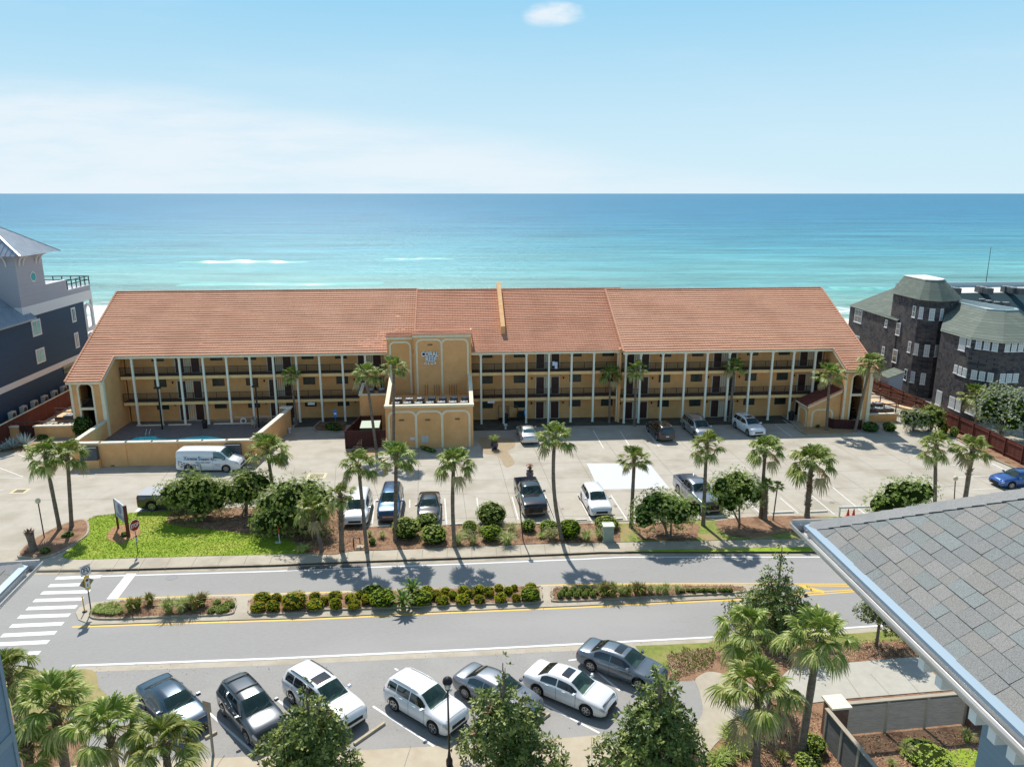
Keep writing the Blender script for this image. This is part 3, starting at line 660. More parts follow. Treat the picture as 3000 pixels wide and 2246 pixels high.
PAIRS = [4.2+10.6*k for k in range(-5, 4)]
door_me = None
def mk_door():
    mb = MB(); mb.box(-.46, .46, -.03, .03, 0, 2.1); mb.m = 0
    for a, b, c, d in ((-.34, -.06, .25, .95), (.06, .34, .25, .95), (-.34, -.06, 1.1, 1.95), (.06, .34, 1.1, 1.95)): mb.box(a, b, -.045, -.028, c, d)
    d = mb.mesh('door', doorm)
    mb = MB(); mb.box(-.58, -.462, -.06, .02, 0, 2.2); mb.box(.462, .58, -.06, .02, 0, 2.2); mb.box(-.462, .462, -.06, .02, 2.102, 2.2); mb.box(-.58, .58, -.09, .02, -.02, .03)
    return d, mb.mesh('door_frame', jambm)
door_me, jamb_me = mk_door()
mb = MB()
mb.box(-.7, .7, -.015, .01, 0, .92); mb.m = 1
for k in range(8): mb.box(-.7, .7, -.03, -.014, .05+k*.108, .09+k*.108)
mb.box(-.02, .02, -.035, -.01, 0, .92)
win_me = mb.mesh('window', [wing_glass, mat('shutter_frame', srgb(26, 44, 40), rough=.5)])
mb = MB(); mb.lathe([(.06, 0), (.09, .05), (.09, .2), (.04, .26)], n=8); mb.box(-.03, .03, 0, .12, .15, .2); lamp_me = mb.mesh('wall_lamp', blackm)
walls = MB(); slabs = MB(); floors = MB()
for key, S_ in SEC.items():
    u0, u1 = S_['u']; cv, wv = S_['cv'], S_['wv']; dz = S_['dz']; fl = [0, 3.05+dz, 6.15+dz]
    if key == 'L': w0, w1 = -45.3, -11.45
    elif key == 'M': w0, w1 = -11.5, 12.55
    else: w0, w1 = 12.6, 37.5
    walls = MB(); walls.box(w0, w1, wv, wv+.3, 0, 9.2+dz)
    if key == 'M': walls.box(-11.75, -11.45, cv+.1, 1.6, 0, 8.7)
    if key == 'R': walls.box(12.3, 12.55, cv+.3, -.45, 0, 8.9)
    walls.build('wall', stucco, hotel)
    b0, b1 = (w0, w1)
    slabs = MB()
    for z in fl[1:]:
        slabs.box(b0, b1, cv-.02, wv-.003, z-.34, z)
    slabs.build('walkway_slab', tanband, hotel)
    floors = MB()
    for z in fl[1:]: floors.box(b0, b1, cv+.16, wv-.004, z+.003, z+.02)
    floors.build('walkway_floor', darkfloor, hotel)
    for P in PAIRS:
        for k, z in enumerate(fl):
            for du in (-.9, .9):
                u = P+du
                if w0+.3 < u < w1-.2 and not (key == 'M' and u < -4.2) and not (key == 'L' and u > -15):
                    d = obj('door', door_me, hotel, (u, wv-.035, z+.022)); obj('door_frame', jamb_me, d, (0, -.001, 0))
                if P == PAIRS[0] and du < 0 and key == 'L': pass
            if w0+1 < P < w1-1 and not (key == 'L' and P > -15) and not (key == 'M' and P < -4.2):
                mb = MB()
                for a in (-.2, .05): mb.box(a, a+.13, -.06, 0, 0, 2.3)
                mb.build('pilaster', jambm, hotel, (P, wv-.003, z+.022))
                if z < 7:
                    for du in (-1.9, 1.9): obj('wall_lamp', lamp_me, hotel, (P+du, wv-.13, z+1.85))
            for du in (-3.35, 3.35):
                u = P+du
                if w0+.9 < u < w1-.8 and not (key == 'M' and u < -3.8) and not (key == 'L' and u > -14.2):
                    obj('window', win_me, hotel, (u, wv-.012, z+1.42))
    # railings
    for z in fl[1:]:
        mb = MB(); mb.box(b0, b1, cv+.02, cv+.06, z+1.04, z+1.09); mb.box(b0, b1, cv+.02, cv+.06, z+.1, z+.13)
        u = b0
        while u < b1: mb.box(u, u+.026, cv+.03, cv+.05, z+.13, z+1.04); u += .095
        u = b0
        while u < b1: mb.box(u, u+.05, cv+.015, cv+.065, z+.003, z+1.1); u += 1.32
        mb.build('railing', railm, hotel)
# columns
mb = MB(); mb.box(-.11, .11, -.11, .11, 0, 8.1); mb.box(-.17, .17, -.15, .15, 7.95, 8.2); mb.box(-.15, .15, -.15, .15, 0, .06)
mb.m = 0; col_me = mb.mesh('column', colm)
for k in range(12):
    u = -43.8+k*2.65
    if u < -14.9: obj('column', col_me, hotel, (u, 0-.14, 0), None).scale = (1, 1, 1)
for u in (-3.8, -1.18, 1.49, 4.13, 6.79, 9.42, 12.3): obj('column', col_me, hotel, (u, -2.35-.14, 0)).scale = (1, 1, 1.03)
for k, u in enumerate((13.0, 14.74, 17.36, 20.02, 22.65, 25.3, 27.86, 30.5, 33.06, 35.7)): obj('column', col_me, hotel, (u, -3.3-.14, 0)).scale = (1, 1, 1.03)
mb = MB()      # brackets between columns and eave (small corner blocks)
for k in range(0, 12, 2): u = -43.8+k*2.65; mb.box(u-.28, u-.12, -.3, -.02, 7.98, 8.06)
mb.box(w0, w1, 0, .001, 0, .001)
# ---- end wings with the two-level arched openings
def ribbon(mb, pts, w, v0, v1):
    """band of width w along 2-D pts in the (u,z) plane between v0 (front) and v1"""
    pts = [Vector(p) for p in pts]; vs = []
    for i, p in enumerate(pts):
        d = (pts[min(i+1, len(pts)-1)]-pts[max(i-1, 0)]).normalized(); n = Vector((-d.y, d.x))*w/2
        for q, v in ((p-n, v0), (p+n, v0), (p+n, v1), (p-n, v1)): vs.append((q.x, v, q.y))
    fs = []
    for i in range(len(pts)-1):
        for k in range(4): fs.append((4*i+k, 4*i+(k+1) % 4, 4*i+4+(k+1) % 4, 4*i+4+k))
    fs += [(3, 2, 1, 0), tuple(range(len(vs)-4, len(vs)))]
    mb.add(vs, fs)
def archpts(u0, u1, zb, zt, r, n=7):
    pts = [(u0, zb), (u0, zt-r)]
    for k in range(1, n+1): t = math.pi/2*k/n; pts.append((u0+r-r*math.cos(t), zt-r+r*math.sin(t)))
    for k in range(n+1): t = math.pi/2*k/n; pts.append((u1-r+r*math.sin(t), zt-r+r*math.cos(t)))
    pts += [(u1, zb)]
    return pts
def wing(u0, u1, vf, vb, zt, op0, op1, inner, sill, zbar):
    """vf front face, op0..op1 the arched opening"""
    mb = MB(); iu = u1 if inner > 0 else u0
    s = .506
    # side walls as prisms following the roof
    for a, b in ((u0, u0+.25), (u1-.25, u1)):
        vs = [(a, vf, 0), (b, vf, 0), (b, vb, 0), (a, vb, 0), (a, vf, zt), (b, vf, zt), (b, vb, zt+s*(vb-vf)), (a, vb, zt+s*(vb-vf))]
        mb.add(vs, [(0, 3, 2, 1), (4, 5, 6, 7), (0, 1, 5, 4), (1, 2, 6, 5), (2, 3, 7, 6), (3, 0, 4, 7)])
    mb.box(u0+.252, op0, vf, vf+.3, 0, zt); mb.box(op1, u1-.252, vf, vf+.3, 0, zt)
    pts = archpts(op0, op1, 0, zt-.22, .55)[2:-2]      # header with arched underside
    for (a, za), (b, zb_) in zip(pts, pts[1:]):
        if b-a > 1e-4: mb.add([(a, vf, za), (b, vf, zb_), (b, vf+.3, zb_), (a, vf+.3, za), (a, vf, zt), (b, vf, zt), (b, vf+.3, zt), (a, vf+.3, zt)], [(0, 3, 2, 1), (4, 5, 6, 7), (0, 1, 5, 4), (2, 3, 7, 6)])
    if sill: mb.box(op0, op1, vf, vf+.3, 0, sill)
    w = mb.build('end_wing', stucco, hotel)
    mb = MB(); ribbon(mb, archpts(op0-.09, op1+.09, 0, zt-.12, .6), .2, vf-.06, vf-.002)
    mb.box(op0+.012, op1-.012, vf-.03, vf+.25, zbar, zbar+.26)
    if sill: mb.box(op0+.012, op1-.012, vf-.05, vf+.1, sill, sill+.16)
    mb.box(u0-.04, u0+.22, vf-.12, vf-.002, 0, zt-.02); mb.box(u1-.36, u1+.04, vf-.14, vf-.002, 0, zt-.02)
    if inner > 0: mb.box(u1+.002, u1+.04, vf-.002, vf+.3, 0, zt)
    mb.build('arch_trim', cream, w)
    mb = MB(); mb.box(u0+.26, u1-.26, vf+.5, vb, zbar-.06, zbar+.18); mb.box(u0+.26, u1-.26, vf+3.2, vf+3.3, 0, zt)
    for k in range(9): mb.box(u0+.5, u1-.5, vf+1+k*.24, vf+1.3+k*.24, .1+k*.33, .2+k*.33)
    mb.build('stairwell', interior, w)
    mb = MB(); mb.box(op0, op1, vf+.1, vf+.13, zbar+1.2, zbar+1.24)
    k = op0+.1
    while k < op1: mb.box(k, k+.02, vf+.105, vf+.125, zbar+.26, zbar+1.2); k += .13
    mb.build('railing', railm, w)
UL = lambda x: unv('f', x, 450, -4.0)[0]
wing(-49.05, -45.5, -4.0, 1.6, 6.25, UL(1215), UL(1420), 1, 0, 3.1)
UR = lambda x, y: unv('r', x, y, -7.0)[0]
wing(37.75, 40.95, -7.0, -1.7, 6.5, UR(1150, 200), UR(1320, 200), -1, .75, 3.75)
mb = MB()
for a, zf in ((-48.9, 8.36), (40.75, 8.68)):      # gable end walls
    ve, vr, zr = ((-.5, 11.2, 14.28) if a < 0 else (-3.8, 7.95, 14.38)); vb = 2*vr-ve-.5
    vs = [(a, ve+1, 0), (a, vb, 0), (a, vb, zf-.1), (a, vr, zr-.25), (a, ve+1, zf+.2)]; vs += [(x+.25, y, z) for x, y, z in vs]
    mb.add(vs, [(0, 1, 2, 3, 4), (9, 8, 7, 6, 5), (0, 4, 9, 5), (4, 3, 8, 9), (3, 2, 7, 8), (2, 1, 6, 7)])
mb.box(-48.9, 40.9, 20.5, 20.8, 0, 8.2)
mb.box(-48.8, -45.4, 1.4, 1.6, 0, 9); mb.box(37.6, 40.7, -1.9, -1.7, 0, 9)
mb.build('gable_wall', stucco, hotel)

# ---- tower, podium and annex
mb = MB(); mb.box(-11.45, -4.9, -3.0, -1.1, 0, 10.85); mb.box(-14.5, -11.452, -2.45, -.7, 0, 10.55); mb.box(-14.4, -5.0, -.69, 1.2, 0, 9.2); mb.build('tower', stucco, hotel)
mb = MB(); courses(mb, -11.6, -4.8, -3.12, 10.87, -1.0, 11.05, .42, seed=21); courses(mb, -14.6, -11.5, -2.58, 10.57, -.6, 10.75, .42, seed=22); mb.build('tower_roof', tile_mid, hotel)
mb = MB()
mb.box(-11.55, -4.8, -3.09, -3.002, 10.55, 10.84); mb.box(-14.55, -11.56, -2.54, -2.452, 10.25, 10.54)
mb.box(-4.898, -4.8, -3.09, 1, 10.55, 10.84)
ribbon(mb, archpts(-11.1, -8.28, 3.9, 10.3, .6), .22, -3.08, -3.003); ribbon(mb, archpts(-8.27, -5.3, 3.9, 10.3, .6), .22, -3.075, -3.003)
ribbon(mb, archpts(-14.15, -11.85, 3.9, 9.95, .55), .22, -2.53, -2.453)
mb.build('arch_trim', cream, hotel)
pv = -10.6
mb = MB()
mb.box(-14.2, -4.95, pv, pv+.3, 0, 4.5); mb.box(-14.2, -4.95, pv+.302, -3.002, 0, 3.85)
for a, b in ((-14.2, -13.9), (-5.25, -4.95)):
    vs = [(a, pv+.302, 3.852), (b, pv+.302, 3.852), (b, -3.002, 3.852), (a, -3.002, 3.852), (a, pv+.302, 4.5), (b, pv+.302, 4.5), (b, -3.002, 6.1), (a, -3.002, 6.1)]
    mb.add(vs, [(4, 5, 6, 7), (0, 1, 5, 4), (1, 2, 6, 5), (2, 3, 7, 6), (3, 0, 4, 7)])
pod = mb.build('podium', stucco, hotel)
mb = MB(); mb.box(-14.3, -4.85, pv-.1, pv+.36, 4.502, 4.74)
mb.bar((-14.05, pv+.3, 4.62), (-14.05, -2.9, 6.22), .42, .2); mb.bar((-5.1, pv+.3, 4.62), (-5.1, -2.9, 6.22), .42, .2)
a0, a1, a2, a3 = -13.85, -11.0, -8.25, -5.35
ribbon(mb, archpts(a0, a1-.02, 0, 4.05, .65), .22, pv-.08, pv-.002); ribbon(mb, archpts(a1+.02, a2-.02, 0, 4.05, .65), .22, pv-.075, pv-.002); ribbon(mb, archpts(a2+.02, a3, 0, 4.05, .65), .22, pv-.08, pv-.002)
mb.build('arch_trim', cream, pod)
mb = MB()
for u, z in ((unv('q', 1315, 553, pv)), (unv('q', 1597, 550, pv)), (unv('q', 1918, 540, pv))): mb.box(u-.25, u+.25, pv-.14, pv-.003, z-.06, z+.06)
mb.build('wall_light', mat('bronze', (.14, .1, .05), rough=.5), pod)
u, z = unv('q', 1567, 758, pv); mb = MB(); mb.box(u-.36, u+.36, pv-.06, pv-.003, z-.36, z+.36)
for k in range(6): mb.box(u-.32, u+.32, pv-.075, pv-.06, z-.3+k*.11, z-.24+k*.11)
mb.build('wall_vent', mat('vent_grey', srgb(190, 196, 200), rough=.5), pod)
u, z = unv('q', 1433, 753, pv); mb = MB(); mb.box(u-.24, u+.24, pv-.02, pv-.003, z-.15, z+.15); mb.build('wall_notice', mat('notice_white', srgb(226, 216, 214)), pod)
# annex on the left of the tower
mb = MB(); mb.box(-17.75, -14.21, -3.3, -.0, 0, 3.7); mb.box(-17.75, -14.21, -3.3, -3.1, 3.7, 3.95); mb.box(-17.75, -17.5, -3.09, 0, 3.702, 4.3)
an = mb.build('annex', stucco, hotel)
mb = MB(); mb.box(-17.85, -14.2, -3.4, -3.05, 3.952, 4.12); mb.bar((-17.62, -3.1, 4.2), (-17.62, -.1, 4.6), .38, .2); mb.build('wall_cap', cream, an)
# pipes and the "goose necks" behind the condensers
mb = MB(); rnd = random.Random(3)
for (x0, n_) in ((1320, 2), (1400, 3), (1530, 4)):
    for k in range(n_):
        u, z = unv('2', x0+k*20, 1100, -3.4); mb.tube([(u, -3.5, 3.85), (u, -3.5, 5.0), (u, -3.7, 5.15), (u, -3.85, 5.0)], .05, 6)
mb.build('roof_pipes', mat('pipe_tan', srgb(170, 130, 80), rough=.7), hotel)

# lettering on the tower
navy = mat('sign_navy', srgb(22, 26, 104), rough=.4); signblue = mat('sign_edge', (.78, .88, .97), (.86, .92, .97), 6, .4); signtan = mat('sign_tan', srgb(208, 176, 142), rough=.5); signcream = mat('sign_cream', (.95, .92, .85), rough=.5)
sg = empty('wall_sign', (0, 0, 0)); sg.parent = hotel
def lettering(s, m, parent, u, z, v, h, w, ext=.03, bold=0., name='lettering', rot=(math.pi/2, 0, 0)):
    me = text_mesh(s, 1, ext, bold, 1, name); me.materials.clear(); me.materials.append(m)
    xs = [q.co.x for q in me.vertices]; ys_ = [q.co.y for q in me.vertices]
    sx = w/(max(xs)-min(xs)); sy = h/(max(ys_)-min(ys_)); cx = (max(xs)+min(xs))/2; cy = (max(ys_)+min(ys_))/2
    for q in me.vertices: q.co.x = (q.co.x-cx)*sx; q.co.y = (q.co.y-cy)*sy
    o = obj(name, me, parent, (u, v, z), rot); return o
U3 = lambda x, y: unv('S', 1210+x/20.7, 1000+y/20.7, -3.05)
def signtext(s, x0, x1, y0, y1, m, v=-3.1, bold=.02, nm='lettering'):
    u0, z1 = U3(x0, y0); u1, z0 = U3(x1, y1)
    return lettering(s, m, sg, (u0+u1)/2, (z0+z1)/2, v, z1-z0, u1-u0, .03, bold, nm)
signtext('CORAL', 510, 1560, 640, 900, navy, -3.06, .02)
signtext('CORAL', 500, 1550, 625, 890, signblue, -3.12, .024)
signtext('REEF', 770, 1440, 935, 1200, navy, -3.06, .02)
signtext('REEF', 760, 1430, 925, 1190, signblue, -3.12, .024)
signtext('C L U B', 690, 1420, 1255, 1400, signcream, -3.1, .04)
signtext('2798', 880, 1170, 165, 240, mat('number_brown', srgb(108, 66, 32)), -3.04, .02, 'house_number')
mb = MB()
for y, x0, x1 in ((885, 1460, 1610), (1220, 520, 1610), (1470, 510, 1610)):
    (u0, z0), (u1, z1) = U3(x0, y), U3(x1, y); mb.box(u0, u1, -3.09, -3.02, z0-.025, z0+.025)
mb.build('sign_rule', signtan, sg)
mb = MB()
for x0, y0, x1, y1 in ((570, 700, 720, 860), (1010, 810, 1370, 895), (1010, 950, 1260, 1150)):
    (u0, z0), (u1, z1) = U3(x0, y0), U3(x1, y1); mb.box(u0, u1, -3.045, -3.01, z1, z0)
mb.build('sign_backing', navy, sg)

# ---- small porch block by the right wing with the dark shed roof
pvf = uz('r', 440, 900)[1]; pu0 = uz('r', 440, 900)[0]; pvb = uz('r', 235, 800)[1]
zl = unv('r', 430, 575, pvf)[1]; ur_, zr_ = unv('r', 985, 325, pvf)
porch = empty('porch'); porch.parent = hotel
mb = MB(); pu1 = 37.7
vs = [(pu0, pvf, 0), (pu1, pvf, 0), (pu1, pvb, 0), (pu0, pvb, 0), (pu0, pvf, zl), (pu1, pvf, zr_), (pu1, pvb, zr_), (pu0, pvb, zl)]
mb.add(vs, [(4, 5, 6, 7), (0, 1, 5, 4), (1, 2, 6, 5), (2, 3, 7, 6), (3, 0, 4, 7)]); mb.build('wall', stucco, porch)
mb = MB(); sl_ = (zr_-zl)/(pu1-pu0); n = 12
for k in range(n):
    ua = pu0-.25+(pu1-pu0+.25)*k/n; ub = pu0-.25+(pu1-pu0+.25)*(k+1)/n; za = zl+.02+sl_*(ua-pu0); zb_ = zl+.02+sl_*(ub-pu0)
    mb.add([(ua, pvf-.25, za+.1), (ub, pvf-.25, zb_+.04), (ub, pvb+.2, zb_+.04), (ua, pvb+.2, za+.1), (ua, pvf-.25, za-.02), (ua, pvb+.2, za-.02)], [(0, 1, 2, 3), (4, 0, 3, 5)])
mb.build('roof', tile_dark, porch)
mb = MB()
for k in range(12):
    t0, t1 = k/12, (k+1)/12; a = Vector((pu0-.25, pvf-.3, zl+.1)); b = Vector((pu1+.02, pvf-.3, zr_+.12)); mb.bar(a+(b-a)*t0, a+(b-a)*t1, .2, .14)
mb.build('rake_tiles', tile_new, porch)
mb = MB(); mb.bar((pu0-.2, pvf-.2, zl-.13), (pu1, pvf-.2, zr_-.13), .12, .22); mb.box(pu0-.26, pu0-.14, pvf-.12, pvb+.2, zl-.22, zl-.03)
ribbon(mb, archpts(pu0+.5, pu1-.9, 0, 2.1, .6), .2, pvf-.07, pvf-.002)
a = MB(); ribbon(a, archpts(pvf+.35, pvb-.35, 0, 2.0, .55), .2, 0, .07)
mb.add([(pu0-.003-y, x, z) for x, y, z in a.v], a.f)
mb.build('arch_trim', cream, porch)

# ---- dark strip of soil and pavers along the foot of the walkways
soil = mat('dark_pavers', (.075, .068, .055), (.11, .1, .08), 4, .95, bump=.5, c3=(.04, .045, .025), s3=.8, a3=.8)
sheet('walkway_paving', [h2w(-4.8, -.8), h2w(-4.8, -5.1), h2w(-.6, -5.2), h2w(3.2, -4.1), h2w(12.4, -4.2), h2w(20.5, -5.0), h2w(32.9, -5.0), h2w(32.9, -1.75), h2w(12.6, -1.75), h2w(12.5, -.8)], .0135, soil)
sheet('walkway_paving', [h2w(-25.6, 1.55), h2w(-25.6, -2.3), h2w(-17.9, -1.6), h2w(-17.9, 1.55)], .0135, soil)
# ---- pool yard
deckm = mat('pool_deck', srgb(132, 122, 118), srgb(112, 104, 102), 2, .9, bump=.3)
W0, W1, W2, W3 = Vector((-43.5, 71.1)), Vector((-26.1, 72.2)), Vector((-25.6, 83.6)), Vector((-45.3, 80.7))
sheet('pool_deck', [W0, W1, W2, Vector((-25.7, 86.2)), h2w(-45.3, 1.55).xy, W3], .02, deckm)
pp = [at('p', x, y, .03) for x, y in ((-330, 660), (-120, 650), (0, 640), (100, 605), (330, 590), (365, 605), (400, 622), (620, 628), (800, 605), (1000, 592), (1150, 600), (1270, 622), (1330, 640))]
pp += [Vector((-27.6, 76.8, 0)), Vector((-30, 75.6, 0)), Vector((-34, 76.6, 0)), Vector((-38, 75.4, 0)), Vector((-41.5, 76, 0))]
pl = smoothpoly(pp, 4); t = empty('swimming_pool', (0, 0, 0), 0, 'curved turquoise swimming pool behind the tan wall', 'swimming pool')
c = sum(pl, Vector((0, 0)))/len(pl); mb = MB(); mb.prism([c+(p-c)*1.035 for p in pl], .022, .06); mb.build('coping', mat('pool_coping', srgb(96, 74, 76), rough=.8), t)
mb = MB(); mb.prism(pl, .03, .066); mb.build('pool_water', mat('pool_water', (.01, .72, .86), (.03, .80, .90), 2, .2, spec=.6), t)
mb = MB()
for x0, x1 in ((40, 420), (462, 780), (1070, 1655)):
    a_, b_ = uz('p', x0, 492, .02)[0], uz('p', x1, 480, .02)[0]; p_, q_ = h2w(a_, -.35), h2w(b_, -.35); mb.bar((p_.x, p_.y, .09), (q_.x, q_.y, .09), .16, .14)
mb.build('walkway_kerb', capm)['kind'] = 'structure'
def capwall(name, segs, th, label, zt0, zt1, cap=.14, panel=0):
    r = empty(name, (0, 0, 0), 0, label, 'wall'); mb = MB(); cb = MB()
    for (p, q, za, zb) in segs:
        p = Vector((p[0], p[1])); q = Vector((q[0], q[1])); d = (q-p).normalized(); n = Vector((-d.y, d.x))*th/2
        vs = [(*(p-n), 0), (*(q-n), 0), (*(q+n), 0), (*(p+n), 0), (*(p-n), za), (*(q-n), zb), (*(q+n), zb), (*(p+n), za)]
        mb.add(vs, [(4, 5, 6, 7), (0, 1, 5, 4), (1, 2, 6, 5), (2, 3, 7, 6), (3, 0, 4, 7)])
        cb.bar((*(p-d*.1), za+cap/2+.002), (*(q+d*.1), zb+cap/2+.002), th+.2, cap)
    mb.build('wall_body', stucco, r); cb.build('wall_cap', capm, r); return r
d = (W1-W0).normalized(); nn = Vector((d.y, -d.x)); ln = (W1-W0).length; segs = []; k = 0; s0 = 0
for i, e in enumerate((2.7, 5.2, 7.7, 10.2, 12.6, 15, ln)):
    o = nn*(.06 if i % 2 else 0); segs.append((W0+d*s0+o, W0+d*e+o, 2.38, 2.38)); s0 = e
segs += [(W1, W2, 2.38, 2.38), (W0, W3, 2.38, 1.75)]
pw = capwall('pool_wall', segs, .3, 'tan stucco wall with a pale cap around the swimming pool', 0, 0)
louv = mat('louvre_grey', srgb(92, 96, 100), srgb(78, 82, 88), 6, .6)
for (x, y) in ((685, 255), (1698, 225)):
    p = at('A', x, y+85, 0); s = (Vector((p.x, p.y))-W0).dot(d); q = W0+d*s+nn*.3
    mb = MB(); mb.box(-.95, .95, -.45, .15, 0, .85); mb.m = 1; mb.box(-.8, .8, -.4, .15, .852, 2.15)
    for j in range(7): mb.box(-.72, .72, -.43, -.4, 1.0+j*.16, 1.07+j*.16)
    mb.build('equipment_hatch', [stucco, louv], pw, (q.x, q.y, 0), (0, 0, math.atan2(d.y, d.x)))
mb = MB(); mb.box(W2.x-1.0, W2.x+.35, W2.y-.35, W2.y+.3, 2.53, 2.66); mb.build('wall_cap', capm, pw)

# ---- low walls with condensers beside both wings, boardwalks, fences
def cond(name='condenser', s=.8, h=.75):
    r = empty(name, (0, 0, 0), 0, 'x', 'air conditioner')
    mb = MB(); mb.box(-s/2, s/2, -s/2, s/2, 0, h); mb.m = 1
    for k in range(7):
        z = .08+k*(h-.14)/7; mb.box(-s/2-.012, s/2+.012, -s/2-.012, s/2+.012, z, z+.02)
    mb.build('cabinet', [MATS['cond_dark'], MATS['cond_slat']], r)
    mb = MB(); n = 20; vs = []
    for rr, z in ((s*.46, h), (s*.46, h+.05), (s*.36, h+.07), (s*.36, h+.02)): vs += [(rr*math.cos(2*math.pi*k/n), rr*math.sin(2*math.pi*k/n), z) for k in range(n)]
    mb.add(vs, [(i*n+k, i*n+(k+1) % n, (i+1)*n+(k+1) % n, (i+1)*n+k) for i in range(3) for k in range(n)], False)
    mb.tube([(0, 0, h+.03), (0, 0, h+.07)], s*.12, 10)
    for k in range(6): t = k*math.pi/3; mb.bar((.08*math.cos(t), .08*math.sin(t), h+.05), (s*.38*math.cos(t), s*.38*math.sin(t), h+.05), .025)
    mb.build('fan_guard', MATS['cond_ring'], r); return r
mat('cond_dark', (.05, .055, .06), (.08, .085, .09), 9, .6); mat('cond_slat', (.16, .17, .18), rough=.5); mat('cond_ring', (.55, .56, .55), (.35, .36, .36), 5, .5)
proto = cond(); used = False
def put_cond(u, v, z, label, group, sc=1., rz=0):
    global used
    c = copy_tree(proto) if used else proto; used = True
    p = h2w(u, v, z); place(c, p, PH+rz, sc, label, group); return c
ords = ['first', 'second', 'third', 'fourth', 'fifth', 'sixth', 'seventh', 'eighth']
rnd = random.Random(12)
for k in range(7):
    u = -13.2+k*1.22
    put_cond(u, -9.2+rnd.uniform(-.1, .1), 3.853, 'round fan condenser in the front row on the podium, %s from the left' % ords[k], 'condensers on the podium roof', 1.05)
    put_cond(u+.15, -7.3+rnd.uniform(-.15, .15), 3.853, 'round fan condenser in the back row on the podium, %s from the left' % ords[k], 'condensers on the podium roof', 1.02)
put_cond(-16.6, -2.3, 3.703, 'condenser at the left on the small annex roof', 'condensers on the annex roof', .95); put_cond(-15.3, -2.2, 3.703, 'condenser at the right on the small annex roof', 'condensers on the annex roof', .95)
# left service yard
lv = uz('f', 560, 1175)[1]; lu0 = uz('f', 560, 1175)[0]; lz = unv('f', 540, 985, lv)[1]
gu0 = uz('f', 250, 1150)[0]
capwall('service_wall', [(h2w(lu0, lv), h2w(-49.1, lv), lz-.1, lz-.1)], .25, 'low tan wall left of the hotel in front of a row of condensers', 0, 0)
capwall('service_wall', [(h2w(lu0-3.3, lv), h2w(lu0-1.7, lv), lz-.1, lz-.1)], .25, 'short tan wall stub left of the dark gate', 0, 0)
for k in range(4): put_cond(lu0+.9+k*1.15, lv+1.1, .35, 'condenser behind the low tan wall left of the hotel, %s from the left' % ords[k], 'condensers left of the hotel', 1.2)
put_cond(lu0+2.4, lv+2.9, .9, 'condenser standing higher behind the left row, under the boardwalk', 'condensers left of the hotel', 1.2)
put_cond(lu0-.9, lv+.8, .1, 'condenser behind the dark gate at the far left', 'condensers left of the hotel', 1.1)
woodb = mat('brown_wood', srgb(108, 58, 42), srgb(84, 44, 34), 3, .85, stretch=(3, 3, .3)); woodt = mat('rail_wood', srgb(120, 96, 78), srgb(92, 70, 58), 3, .85); deckw = mat('boardwalk_wood', srgb(222, 190, 150), srgb(196, 164, 126), 3, .85, stretch=(1, 6, 1))
def post_rail(name, pts, h, m, label, nrail=2, sp=1.9, z=0., post=.1):
    r = empty(name, (0, 0, 0), 0, label, 'railing'); pm = MB(); rm = MB()
    for p, q in zip(pts, pts[1:]):
        p = Vector(p); q = Vector(q); n = max(1, round((q-p).length/sp))
        for k in range(n+1 if q == Vector(pts[-1]) else n):
            a = p+(q-p)*(k/n); pm = MB(); pm.box(a.x-post/2, a.x+post/2, a.y-post/2, a.y+post/2, a.z, a.z+h+.06); pm.build('post', m, r)
        for j in range(nrail):
            zz = h*(1-j*.42); rm.bar(p+Vector((0, 0, zz)), q+Vector((0, 0, zz)), .05, .11)
    rm.build('rail', m, r); return r
t = empty('boardwalk', (0, 0, 0), 0, 'raised timber boardwalk left of the hotel running to the beach', 'boardwalk')
mb = MB(); a = [h2w(lu0+.2, lv+4, 1.25), h2w(-49.2, lv+4, 1.25), h2w(-49.3, 34), h2w(-51.3, 34), h2w(-51.3, lv+7), h2w(lu0+.2, lv+7)]
mb.prism([(p.x, p.y) for p in a], 1.1, 1.25); mb.build('decking', deckw, t)
mb = MB(); p, q = h2w(lu0+.2, lv+3.95), h2w(-49.2, lv+3.95); mb.bar((p.x, p.y, 1.0), (q.x, q.y, 1.0), .08, .5); mb.bar((p.x, p.y+.4, .5), (q.x, q.y+.4, .5), .1, .6)
mb.build('skirt', woodt, t)
post_rail('railing', [h2w(lu0+.3, lv+4.1, 1.25), h2w(-49.3, lv+4.1, 1.25)], 1.0, woodt, 'timber railing of the left boardwalk with white post caps')
post_rail('railing', [h2w(lu0-3.2, lv+.7, .2), h2w(-49.3, lv+.7, .2)], 1.5, woodt, 'dark timber rail in front of the left condensers', 2, 1.7)
